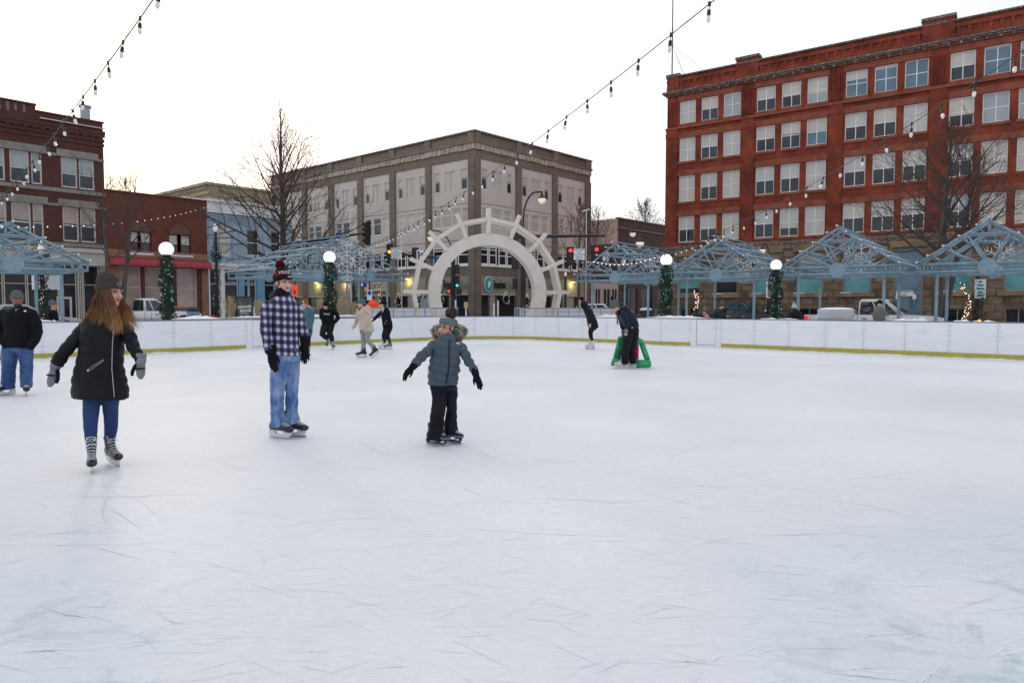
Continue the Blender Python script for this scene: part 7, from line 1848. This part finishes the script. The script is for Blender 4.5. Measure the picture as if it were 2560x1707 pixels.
# ---------------------------------------------------------------- child in the slate puffer
c1p = Person('child in slate puffer jacket with fur hood, knit headband and curly bun', (.24876,980,750), 7.1, (530,1465), GS, near=True)
c1p.headM(548,276,-35,5,5,0,.93)
tor = [(370,661,846,.115),(366,664,790,.12),(366,664,738,.118),(364,682,712,.13),(372,682,640,.13),(394,682,560,.125),(404,690,490,.122),(412,700,440,.115),(432,690,405,.1),(472,652,385,.085),(500,642,370,.065)]
armL = [(436,440,50,-.01),(362,510,53,-.06),(300,562,49,-.11),(252,615,44,-.14),(216,656,39,-.16)]; armR = [(684,450,46,0),(730,530,46,-.02),(762,600,43,-.05),(806,668,41,-.08),(834,722,38,-.1)]
legL = [(472,890,78,0),(472,1000,74,0),(468,1110,71,-.03),(444,1250,72,0),(438,1404,84,.0)]; legR = [(596,890,66,.06),(598,1000,62,.08),(598,1110,60,.07),(590,1220,60,.12),(596,1350,74,.12)]
c1p.body(m_skin2, tor, [armL,armR], [legL,legR], (575,365,.01)); c1p.face(m_haird)
j = c1p.jacket(m_slate, tor, [armL,armR], None, quilt=.085, qd=.019, fold=1.2)
c1p.line_on(j, [(578,402),(574,520),(572,640),(564,730),(549,800),(546,850)], .006, m_navy, 'zip')
for pl_ in ([(643,432),(660,423),(684,424),(688,452),(672,450),(668,440)], [(648,436),(660,442),(668,452),(660,446)]): c1p.patch_on(j, pl_, m_wsign, 'logo')
c1p.line_on(j, [(352,716),(366,720)], .004, m_navy, 'drawcord', n=3); c1p.line_on(j, [(682,710),(694,712)], .004, m_navy, 'drawcord', n=3)
mb = MB(); c1p.torso(mb,[(450,700,410,.10,.08),(448,712,380,.10,.11),(455,706,345,.10,.12),(480,690,310,.085,.13),(510,665,290,.06,.13)]); me = remesh(mb,.01,5); disp(me, fold_noise(8,.012,(12,12,12))); hd = finish(me,'hood',m_slate,c1p.o)
cv = [c1p.p(574+132*math.cos(a)+14*math.cos(a)*(math.sin(a) < 0), 322+66*math.sin(a), .07-.10*math.sin(a)) for a in [R(62-304*k/40) for k in range(41)]]
cc = c1p.p(575,320,.03)
c1p.spikes(cv, m_fur, 'fur_trim', 2600, .052, .0022, hd, lambda p_: (p_-cc).normalized(), .55, 4); mb = MB(); mb.tube(cv, .024, 8); mb.build('fur_base', m_fur, hd, True)
mb = MB(); c1p.torso(mb,[(470,660,398,.105),(482,655,380,.095),(500,645,364,.08,.01)]); finish(remesh(mb,.01,4),'collar',m_slate,c1p.o)
hc_ = c1p.hair_cap(m_haird, -.05)
Mh = c1p.HM @ T(V((0,.01,.012))) @ RX(R(-15)); mb = MB(Mh); n = 48; vs=[]; fs=[]
prof = [(.97,.0),(1.04,.01),(1.06,.035),(1.03,.062),(.95,.072)]
for q,z in prof:
    for k in range(n): a = 2*math.pi*k/n; rr = .089*q*(1+.02*math.sin(a*9+z*160)); vs.append((rr*.95*math.cos(a),rr*1.12*math.sin(a),z+.01))
for i in range(len(prof)-1):
    for k in range(n): fs.append((i*n+k,i*n+(k+1)%n,(i+1)*n+(k+1)%n,(i+1)*n+k))
mb.add(vs,fs); mb.build('headband', k_head, c1p.o, True)
bc = c1p.p(596,132,.03); mb = MB(); q = random.Random(2)
for k in range(240):
    v = V((q.gauss(0,1),q.gauss(0,1),q.gauss(0,1))).normalized(); c_ = bc+v*.046; e = v.orthogonal().normalized(); f = v.cross(e); mb.tube([c_+(e*math.cos(b)+f*math.sin(b))*.011+v*(.007*b/3) for b in [i_*.9 for i_ in range(9)]], .0036, 4)
mb.ball(bc,.046,14,10); mb.tube([c1p.p(610,185,.03),bc],[.035,.04],12); mb.build('bun', m_haird, hc_, False)
strands(c1p, 60, lambda u,q: c1p.p(625+12*u,190+30*u,.05), lambda u,q: c1p.p(640+q.gauss(0,8),225+q.gauss(0,10),.06), .004, 9, 'hair', m_haird)
c1p.trousers(m_blk, [(384,652,850,.115,.01),(390,650,890,.11,.02)], [legL,legR], fold=1.7, name='snow_trousers')
c1p.glove(m_glove,(214,664,-.16),(92,792,-.2),1,.037,curl=.5,cuff=.042); c1p.glove(m_glove,(838,735,-.1),(902,900,-.13),-1,.037,curl=.2,cuff=.042)
for lg_, yw in ((legL,58),(legR,52)):
    sk_ = skate(c1p,'blue',lg_,yw,0,0,.86,back=.005,low=True)
    mb = MB(); mb.loft([(V((0,-.172,.100)),.024,.012,0),(V((0,-.15,.100)),.044,.013,0),(V((0,-.10,.102)),.0495,.014,0),(V((0,-.04,.106)),.047,.014,0),(V((0,.06,.112)),.041,.014,0)],18); mb.build('blue_band', m_sblue, sk_, True)
    for yy in (-.09,.05): mb = MB(); mb.b2(-.0125,.0125,yy-.035,yy+.03,.042,.07); mb.build('holder_gap', m_lace, sk_)

# ---------------------------------------------------------------- man at the left edge
mL = Person('bearded man in black fleece and blue jeans with grey beanie at left edge', (.2359,0,640), 11.15, (160,1440), GS)
mL.headM(181,462,12,4,0,0,1.0)
tor = [(52,348,968,.15),(58,344,880,.16),(56,345,760,.165),(48,350,660,.165),(52,345,600,.15),(80,305,568,.12),(120,250,542,.085)]
armL = [(58,620,62,0),(14,720,56,-.0),(0,800,54,.02),(30,890,48,-.06),(80,960,42,-.1)]; armR = [(334,620,60,0),(384,720,54,0),(398,800,50,.02),(362,900,46,-.06),(306,985,40,-.1)]
legL = [(112,980,84,0),(98,1090,72,0),(92,1195,64,-.03),(86,1300,66,0),(78,1392,58,.02)]; legR = [(264,980,80,0),(276,1100,66,0),(280,1205,60,-.03),(278,1310,60,0),(274,1388,54,.02)]
mL.body(m_skin3, tor, [armL,armR], [legL,legR], (182,548,0), .011); mL.face(m_haird)
j = mL.jacket(m_dkfleece, tor, [armL,armR], None, .013, fold=1.2); mL.trousers(m_jeanm, [(40,345,985,.14),(50,340,1020,.13)], [legL,legR], .013, 1.8, 'jeans')
mb = MB(mL.HM); mb.ball((0,-.045,-.085),(.058,.052,.04),14,10); mb.ball((0,-.085,-.042),(.03,.012,.006)); 
mb.build('beard', m_haird, mL.o, True)
mL.patch_on(j, [(250,578),(276,574),(278,588),(252,590)], m_wsign, 'logo'); mL.patch_on(j, [(140,545),(165,590),(205,548),(180,560)], m_greyj, 'collar')
skate(mL,'hockey',legL,-52,0,0,1.08,back=.015,low=True); skate(mL,'hockey',legR,2,0,0,1.08,back=.015,low=True)
mL.beanie(k_grey, h=.14, cuff=.05, tilt=8, ez=.055)

# ---------------------------------------------------------------- skaters further off
CM = (.12754,740,720)
h1 = Person('man in black hoodie and cap bending forward on one skate', CM, 23.3, (640,1190), GS)
h1.headM(578,345,14,30,0,-.22,1.02)
tor = [(528,742,705,.15,.06),(512,742,610,.15,.0),(482,746,510,.15,-.08),(482,736,440,.14,-.13),(510,700,402,.11,-.16)]
aL = [(505,440,50,-.12),(498,560,46,-.16),(548,672,38,-.12)]; aR = [(716,440,48,-.1),(806,520,45,-.02),(826,590,43,.02),(742,680,38,-.08)]
lL = [(580,710,80,.05),(545,810,68,-.12),(516,900,60,-.22),(570,960,50,.0),(612,985,42,.14)]; lR = [(690,715,74,.08),(672,800,64,0),(664,890,58,-.05),(695,980,50,.02),(716,1052,44,.06)]
h1.body(m_skin, tor, [aL,aR], [lL,lR], (590,405,-.16), .014); h1.face(m_haird)
j = h1.jacket(m_dkfleece, tor, [aL,aR], lambda mb: h1.torso(mb,[(520,690,430,.16,-.06),(530,690,390,.13,-.06)]), .016, 'hoodie'); h1.trousers(m_blk, [(520,745,700,.14,.06),(530,740,730,.14,.06)], [lL,lR], .016)
h1.patch_on(j, [(535,485),(600,495),(660,490),(662,530),(600,530),(545,525)], mat('teal_print', (.12,.28,.30), .7), 'print')
mb = MB(h1.HM); mb.ball((0,-.03,-.085),(.055,.05,.04)); mb.build('beard', m_haird, h1.o, True); h1.beanie(k_blk, h=.13, cuff=0, tilt=4, ez=.05)
skate(h1,'grey',lL,-12,28,0,1.08,lift=.22); skate(h1,'grey',lR,12,0,0,1.08)

k1 = Person('smiling woman in long teal padded coat half hidden behind the teenager', CM, 19.2, (170,1395), GS)
k1.headM(165,318,-22,4,0,0,.98)
tor = [(105,300,955,.13),(100,318,850,.14),(108,325,700,.14),(112,330,560,.14),(112,335,470,.13),(130,320,430,.1),(150,250,395,.07)]
aL = [(122,480,44),(95,640,40),(100,790,34,-.05)]; aR = [(322,480,42),(318,650,38),(280,800,34,-.08)]; lL = [(150,940,55),(140,1140,45),(135,1290,36)]; lR = [(235,940,55),(235,1140,45),(235,1290,36)]
k1.body(m_skin, tor, [aL,aR], [lL,lR], (180,410), .014); k1.face(m_hairm); j = k1.jacket(m_tealc, tor, [aL,aR], None, .016, 'coat', .09, .010); k1.trousers(m_blk, [(120,290,930,.11),(130,280,960,.1)], [lL,lR], .016, .6)
mb = MB(); k1.torso(mb,[(215,345,500,.1,.04),(200,335,450,.12,.06),(190,300,395,.11,.08),(190,262,340,.08,.08)]); me = remesh(mb,.014,4); finish(me,'grey_hood',mat('fawn_fleece',(.36,.31,.29),.9),k1.o)
k1.glove(m_glove,(276,812,-.08),(255,905,-.1),-1,.04); k1.glove(m_glove,(100,800,-.05),(110,890,-.08),1,.04); k1.hair_cap(m_hairl, -.09); k1.beanie(k_tan, h=.15, cuff=.06, tilt=10, pom=k_tan, slouch=.03, ez=.05, pr=.045)
k1.patch_on(k1.hat, [(130,262),(152,260),(154,284),(132,286)], m_wsign, 'label')
skate(k1,'grey',lL,-5); skate(k1,'grey',lR,10)

c2p = Person('woman in cream quilted coat and blue bobble hat skating left', CM, 19.5, (1400,1350), GS)
c2p.headM(1278,312,-78,6,0,0,1.0)
tor = [(1262,1522,868,.14),(1246,1530,830,.15),(1238,1504,720,.15),(1228,1478,620,.145),(1218,1466,520,.14),(1216,1458,450,.13),(1236,1430,402,.11),(1260,1380,372,.08)]
aL = [(1245,470,48,.1),(1195,620,44,.12),(1140,765,34,.1)]; aR = [(1400,476,56,-.12),(1372,640,50,-.17),(1312,775,42,-.18),(1290,825,38,-.18)]
lL = [(1318,860,62,.05),(1318,1000,48,.05),(1322,1090,44,.06),(1328,1200,36,.06)]; lR = [(1425,860,70,-.05),(1392,990,52,-.08),(1440,1065,46,-.04),(1525,1165,36,.02)]
c2p.body(m_skin, tor, [aL,aR], [lL,lR], (1310,395), .014); c2p.face(m_hairm); hc_ = c2p.hair_cap(m_hairm, -.07)
j = c2p.jacket(m_creamc, tor, [aL,aR], lambda mb: c2p.torso(mb,[(1330,1470,430,.13,.02),(1350,1462,385,.11,.04),(1360,1430,345,.08,.05)]), .014, 'coat', .05, .007); c2p.trousers(m_leg, [(1265,1500,850,.12),(1275,1500,890,.11)], [lL,lR], .014, .3, 'leggings')
mb = MB(); c2p.torso(mb,[(1215,1330,470,.1),(1225,1340,420,.1),(1250,1345,380,.085)]); finish(remesh(mb,.014,3),'scarf',m_hairm,c2p.o); c2p.patch_on(j, [(1355,470),(1375,460),(1388,476),(1370,492)], m_ink, 'badge')
c2p.glove(m_creamc,(1140,770,.1),(1098,800,.08),-1,.036); c2p.glove(m_glgrey,(1290,832,-.18),(1278,900,-.2),-1,.036); c2p.beanie(k_blue, h=.145, cuff=.05, tilt=16, pom=k_blue, slouch=.035, ez=.04, pr=.02)
skate(c2p,'hockey',lL,-80,0,0,1.05); skate(c2p,'hockey',lR,-68,30,0,1.05,lift=.22)

b1 = Person('person in black button coat and black knit hat reaching an arm left', CM, 23.3, (1760,1195), GS)
b1.headM(1698,322,-82,4,0,0,1.0)
tor = [(1706,1896,808,.13),(1694,1892,720,.14),(1682,1868,620,.13),(1670,1850,530,.13),(1666,1838,460,.125),(1684,1810,410,.1),(1700,1770,385,.08)]
aL = [(1692,460,40,.05),(1600,545,36,.1),(1520,628,28,.1)]; aR = [(1795,465,48,-.1),(1815,600,42,-.14),(1790,720,34,-.16)]
lL = [(1768,800,58),(1722,925,46,-.02),(1724,1000,40),(1732,1080,32)]; lR = [(1832,800,54,.05),(1792,930,44,.05),(1815,1000,38,.06),(1842,1080,32,.06)]
b1.body(m_skin, tor, [aL,aR], [lL,lR], (1720,400), .014); b1.face(m_haird); b1.hair_cap(m_haird); j = b1.jacket(m_dkfleece, tor, [aL,aR], None, .016, 'coat'); b1.trousers(m_blk, [(1705,1890,790,.12),(1712,1880,830,.11)], [lL,lR], .016, .6)
mb = MB(); b1.tube = None; mb.tube([b1.p(1690,395,-.08),b1.p(1715,405,-.12),b1.p(1700,440,-.12),b1.p(1692,480,-.1)],[.03,.035,.03,.02],10); finish(remesh(mb,.012,2),'scarf',k_white,b1.o)
for x_, y_ in ((1672,510),(1668,560),(1765,640),(1740,690),(1790,715)): b1.patch_on(j, [(x_-6,y_-6),(x_+6,y_-6),(x_+6,y_+6),(x_-6,y_+6)], m_lace, 'button')
b1.glove(m_glove,(1516,632,.1),(1478,672,.1),-1,.036); b1.glove(m_glove,(1788,728,-.16),(1780,790,-.18),-1,.036); b1.beanie(k_blk, h=.15, cuff=.06, tilt=14, ez=.04, slouch=.03, fat=1.12)
skate(b1,'white',lL,-78); skate(b1,'grey',lR,-72)

CR = (.13395,1430,730)
d1 = Person('person in black parka with fur rimmed hood up leaning forward on white skates', CR, 23.3, (365,1068), GS)
d1.headM(205,255,-88,8,0,0,.98)
tor = [(296,430,690,.12,.02),(288,500,640,.15,.02),(282,472,560,.15),(262,428,460,.15),(226,378,360,.14),(200,322,295,.11)]
aL = [(270,350,42,.14),(305,470,38,.16),(330,580,32,.1)]; aR = [(310,345,48,-.14),(330,470,42,-.18),(335,580,34,-.15)]
lL = [(380,670,60,-.05),(345,745,46,-.08),(352,830,38,-.06),(374,915,30,-.05)]; lR = [(385,670,58,.1),(348,750,42,.1),(356,835,36,.1),(378,915,30,.1)]
d1.body(m_skin, tor, [aL,aR], [lL,lR], (245,300), .014, hands=(((330,585,.1),(345,660,.08),-1),((335,585,-.15),(345,665,-.16),-1))); d1.face(m_haird)
j = d1.jacket(m_blkcoat, tor, [aL,aR], lambda mb: (mb.ball(d1.p(228,245,0),(.135,.13,.155),16,12), d1.torso(mb,[(205,330,300,.12),(190,290,250,.12)])), .016, 'parka'); d1.trousers(m_blk, [(310,450,680,.12),(330,440,710,.11)], [lL,lR], .016, .4, 'leggings')
hcx = d1.p(150,240,0); cv = [d1.p(152+ (8*math.sin(a)), 240-78*math.cos(a)*1.0, .115*math.sin(a)) for a in [2*math.pi*k/30 for k in range(31)]]
d1.spikes(cv, m_furw, 'fur_trim', 900, .05, .005, j, lambda p_: (V((-.5,0,0))+(p_-hcx).normalized()).normalized(), .5, 6); mb = MB(); mb.tube(cv,.024,8); mb.build('fur_base', m_furw, j, True)
skate(d1,'white',lL,-82,0,0,1.1); skate(d1,'white',lR,-80,0,0,1.1)

a1 = Person('woman in navy puffer and grey bobble hat bending over the green skating aid', CR, 16.0, (1030,1432), GS)
a1.headM(802,292,-74,30,0,0,1.02)
tor = [(1010,1262,690,.15,.0),(968,1244,610,.16),(918,1196,510,.16),(872,1124,410,.155),(862,1064,330,.14),(880,1000,280,.1)]
aR = [(945,400,68,-.14),(1000,490,62,-.18),(1022,580,56,-.2),(1016,690,42,-.2)]; aL = [(900,400,60,.15),(930,560,54,.2),(960,700,44,.2)]
lL = [(1066,730,104,-.05),(1030,900,88,-.08),(1008,1040,78,-.1),(985,1200,74,-.06),(985,1335,74,-.04)]; lR = [(1158,730,98,.1),(1136,900,84,.1),(1122,1040,76,.08),(1122,1200,70,.1),(1128,1335,70,.12)]
a1.body(m_skin, tor, [aR,aL], [lL,lR], (860,300), .012, hands=(((1012,765,-.2),(1010,822,-.2),-1,.036),)); a1.face(m_hairm)
j = a1.jacket(m_navy, tor, [aR,aL], lambda mb: a1.torso(mb,[(880,1090,370,.14,.02),(870,1060,310,.13,.02),(900,1000,262,.09,.02)]), .013, 'puffer', .075, .012); a1.trousers(m_blk, [(985,1245,690,.15),(965,1240,760,.15)], [lL,lR], .013, 1.5)
mb = MB(); mb.tube([a1.p(1014,690,-.2),a1.p(1011,775,-.2)],[.045,.04],12); finish(remesh(mb,.008,2),'wrist_warmer',m_glgrey,a1.o); mb = MB(); mb.tube([a1.p(1110,668,-.15),a1.p(1170,664,-.12),a1.p(1235,682,-.06)],.012,6); mb.build('shirt_hem', m_wsign, j, True)
a1.glove(m_glgrey,(960,705,.2),(950,800,.15),-1,.038); mb = MB(); a1.limb(mb,[(835,360,34,-.02),(860,400,50,0)]); finish(remesh(mb,.012,2),'scarf',m_dkfleece,a1.o)
strands(a1, 40, lambda u,q: a1.p(835+15*u,360,-.12), lambda u,q: a1.p(850+q.gauss(0,6),590+q.gauss(0,15),-.16), .006, 4, 'hair', m_hairm, None, .01)
a1.beanie(k_grey, h=.19, cuff=.05, tilt=8, pom=k_blk, slouch=.01, ez=.045, pr=.042)
skate(a1,'white',lL,-80,0,0,1.1); skate(a1,'white',lR,-78,0,0,1.1)

e1 = Person('small child in blue jacket and magenta trousers behind the green skating aid', CR, 16.75, (1180,1330), GS)
e1.headM(1110,640,-70,10,0,0,.85)
tor = [(1050,1256,900,.11),(1055,1250,830,.12),(1075,1230,760,.11),(1090,1190,715,.08)]
aL = [(1085,780,40,.1),(1020,820,34,.06),(965,830,28,.0)]; aR = [(1215,780,42,-.1),(1130,850,36,-.16),(1000,840,30,-.2)]
lL = [(1110,930,56),(1112,1100,46),(1120,1240,40)]; lR = [(1196,930,56),(1202,1100,42),(1208,1240,36)]
e1.body(m_skin, tor, [aL,aR], [lL,lR], (1120,720), .012); e1.face(); e1.jacket(m_bluej, tor, [aL,aR], None, .013, 'jacket', .07, .008); e1.trousers(m_mag, [(1060,1245,900,.1),(1070,1240,950,.1)], [lL,lR], .013, .8)
e1.glove(m_purple,(965,830,0),(915,835,-.02),-1,.036); e1.glove(m_purple,(1000,840,-.2),(945,838,-.22),-1,.036); e1.beanie(k_pink, h=.14, cuff=.05, tilt=10, ez=.05); skate(e1,'grey',lL,-80,0,0,.8); skate(e1,'grey',lR,-80,0,0,.8)

# green skating aid
m_green = mat('green_plastic', (.012,.27,.11), .35, col2=(.03,.40,.18), scale=2.5); m_greend = mat('moulded_green', (.012,.17,.07), .45)
q = lambda x, y, Y_: at(CR[1]+x*CR[0], CR[2]+y*CR[0], Y_)
oA = q(1100,1400,16.2); ga_ = thing('skating_aid', 'green plastic skating aid frame held by the bending woman in navy', 'skating aid', (oA.x,16.2,0)); zoff = -oA.z
L_ = lambda x, y: ((q(x,y,16.2).x-oA.x), q(x,y,16.2).z + .0)
def aidpart(poly, y0, y1, name, m, hole=None, bev=.02):
    P_ = [L_(*a) for a in poly]; P_ = [(x, max(0.0, z)) for x, z in P_]
    return rounded(lambda mb: mb.prism(P_[::-1], y0, y1), name, m, ga_, bev)
aidpart([(862,830),(965,832),(930,1230),(765,1230)], -.06, .02, 'front_panel', m_green)
aidpart([(760,1226),(935,1226),(930,1370),(722,1372),(728,1330)], -.1, .06, 'front_foot', m_green)
mb = MB()
for a in ([(872,850),(945,850),(932,1015),(842,1015)],[(832,1050),(928,1050),(918,1215),(785,1215)]):
    P_ = [L_(*b) for b in a]; mb.prism(P_[::-1], -.072, -.0605)
mb.build('panel_recess', m_greend, ga_)
mb = MB()                                               # moulded skater figure
fg = lambda x, y: V((L_(x,y)[0], -.078, L_(x,y)[1]))
for a in ([(892,1118),(880,1150),(870,1178)],[(870,1178),(850,1200)],[(872,1178),(884,1210)],[(884,1128),(862,1116)],[(890,1124),(912,1102)]): mb.tube([fg(*b) for b in a], .012, 6)
mb.ball(fg(898,1100), .02, 8, 6); mb.build('skater_emblem', m_ink, ga_, True)
for y0, nm in ((-.05,'side_frame'),):
    aidpart([(1180,858),(1285,864),(1330,900),(1350,960),(1240,985),(1180,990)], -.05, .05, 'handle_top', m_green)
    aidpart([(1256,975),(1352,955),(1462,1268),(1360,1270)], -.05, .05, 'side_leg', m_green)
    aidpart([(1175,1262),(1466,1268),(1476,1402),(1175,1404)], -.07, .07, 'side_foot', m_green)
aidpart([(905,1240),(1200,1262),(1200,1370),(905,1360)], .30, .42, 'rear_rail', m_green); aidpart([(930,850),(1210,866),(1210,930),(930,920)], .30, .38, 'top_rail', m_green)
mb = MB()
for x_, y_ in ((950,875),(1195,900)): a = L_(x_,y_); mb.b2(a[0]-.06,a[0]+.06,-.02,.34,a[1]-.05,a[1]+.05)
for x_, y_ in ((920,1320),(1195,1330)): a = L_(x_,y_); mb.b2(a[0]-.07,a[0]+.07,.0,.34,a[1]-.07,a[1]+.05)
mb.build('cross_rail', m_green, ga_)

# ---------------------------------------------------------------- onlookers behind the boards
CS = (.12755,1720,700)
def onlooker(label, crop, Y, head, yaw, tor, arms, legs_x, coat, hatm, sk=m_skin, pitch=0, sc_=1.0, pom=None, beard=False, hands=True, hair=None, quilt=0):
    foot_y = (PCY-0) # legs run down to the ground outside the rink
    p_ = Person(label, crop, Y, (head[0], 0), GW, z0=gz(at(crop[1]+head[0]*crop[0],700,Y).x,Y)-.04)
    p_.headM(head[0],head[1],yaw,pitch,0,0,sc_)
    by = tor[0][2]; zb_ = p_.p(tor[0][0],by).z; yb = by + (zb_-.05)/p_.m
    legs = [[(x,by-10,(tor[0][1]-tor[0][0])*.27,0),(x,(by+yb)/2,(tor[0][1]-tor[0][0])*.2,-.02),(x,yb-6,(tor[0][1]-tor[0][0])*.17,0)] for x in legs_x]
    hd_ = [((a[-1][0],a[-1][1],a[-1][3]),(a[-1][0]+35*(1 if yaw > 0 else -1)*.13/crop[0],a[-1][1]+25*.13/crop[0],a[-1][3]-.02),1 if yaw < 0 else -1,.036*sc_) for a in arms] if hands else ()
    p_.body(sk, tor, arms, legs, (head[0],tor[-1][2]), .014, hands=hd_); p_.face()
    p_.jacket(coat, tor, arms, None, .017, 'coat', quilt, .009); p_.trousers(m_blk, [(tor[0][0]+8,tor[0][1]-8,by-15,.12),(tor[0][0]+10,tor[0][1]-10,by+15,.12)], legs, .018, .8)
    if hair: p_.hair_cap(hair, -.07)
    if hatm: p_.beanie(hatm, h=.15, cuff=.055, tilt=10, pom=pom, slouch=.02, ez=.048, pr=.045)
    if beard: mb = MB(p_.HM); mb.ball((0,-.04,-.082),(.058,.05,.04)); mb.build('beard', m_hairm, p_.o, True)
    for a in p_.o.children:
        if a.name.startswith('skate'): pass
    for x in legs_x:
        f_ = p_.p(x,yb); mb = MB(); mb.loft([(V((f_.x,f_.y+.08,.05)),.045,.05,0),(V((f_.x,f_.y,.06)),.05,.06,0),(V((f_.x,f_.y-.12,.045)),.048,.042,0),(V((f_.x,f_.y-.17,.035)),.03,.03,0)],12); mb.build('boot', m_plast, p_.o, True)
    return p_
s1 = onlooker('bearded man in charcoal jacket and striped beanie leaning over the gate', CS, 26.6, (648,520), 72, [(482,740,800,.17),(486,722,720,.17),(498,706,640,.16),(515,690,590,.13),(560,660,560,.09)], [[(580,640,58,-.14),(620,710,48,-.2),(755,697,34,-.26)],[(620,640,50,.14),(690,740,42,.1),(760,760,32,.0)]], (560,660), m_char, k_blk, beard=True)
for z_ in (.085,.105):
    pass
mb = MB(s1.HM @ RX(R(-10))); n=40
for z_, r_ in ((.075,.0935),(.098,.0885)):
    vs=[]; 
    for dz in (0,.008):
        for k in range(n): a = 2*math.pi*k/n; vs.append((r_*.955*math.cos(a),r_*1.15*math.sin(a)+.01,z_+dz))
    mb.add(vs,[(k,(k+1)%n,n+(k+1)%n,n+k) for k in range(n)])
mb.build('stripe', k_white, s1.hat)
onlooker('child in dark jacket and grey hat with white pompom by the gate', CS, 26.9, (328,640), 20, [(270,420,820,.13),(276,410,740,.12),(300,380,695,.08)], [[(285,730,30,-.08),(270,790,26,-.12)],[(400,730,30,-.08),(420,790,26,-.12)]], (310,375), m_blkcoat, k_grey, sc_=.9, pom=k_white)
onlooker('small child in pink hat peeping over the gate', CS, 25.9, (370,745), -10, [(300,470,900,.11),(305,460,830,.11),(330,420,800,.08)], [[(315,830,26,-.08),(310,880,22,-.1)],[(450,830,26,-.08),(455,880,22,-.1)]], (345,410), m_dkfleece, k_pink, sc_=.9)
onlooker('person in black hooded parka with white bobble hat turned away by the garland post', CS, 24.9, (2092,548), 150, [(1978,2212,830,.17),(1985,2216,740,.18),(1998,2205,660,.18),(2022,2180,610,.15),(2050,2140,575,.1)], [[(2010,660,50,-.1),(1985,740,44,-.2),(1950,780,30,-.25)],[(2190,660,50,0),(2205,760,44,0),(2200,830,36,0)]], (2050,2140), m_blkcoat, k_white, pom=k_white, hair=m_haird)
onlooker('man in grey canvas jacket and dark cap standing before the white truck', (.2614,2080,500), 23.4, (456,996), -8, [(400,502,1150,.16),(400,502,1090,.16),(404,496,1040,.15),(422,482,1022,.1)], [[(412,1055,16,-.05),(402,1110,15,-.08),(415,1150,13,-.1)],[(492,1055,15,-.05),(515,1095,13,-.1),(540,1108,10,-.2)]], (435,470), m_greyj, k_blk)
onlooker('person in black coat and blue grey beanie seen in profile at far left', (.2359,0,640), 20.5, (566,522), 72, [(478,616,730,.16),(480,612,660,.16),(496,606,600,.14),(520,592,568,.1)], [[(540,620,34,-.12),(545,690,30,-.15),(570,730,24,-.18)],[(560,620,30,.12),(570,690,26,.1),(580,730,22,.0)]], (525,570), m_dkfleece, k_bg, sk=m_skin2)
onlooker('onlooker in beige knit hat whose head barely tops the boards', CR, 27.9, (1620,490), 5, [(1560,1690,640,.13),(1565,1680,580,.13),(1590,1650,550,.09)], [[(1572,590,22,-.05),(1562,660,20,-.08)],[(1670,590,22,-.05),(1680,660,20,-.08)]], (1595,1645), m_greyj, k_beige)
onlooker('onlooker in pale pink hat behind the bending woman', CR, 31.5, (1100,395), 10, [(1040,1165,560,.14),(1045,1160,480,.14),(1070,1135,445,.1)], [[(1050,495,20,-.05),(1040,560,18,-.08)],[(1155,495,20,-.05),(1165,560,18,-.08)]], (1075,1130), m_char, k_pink)
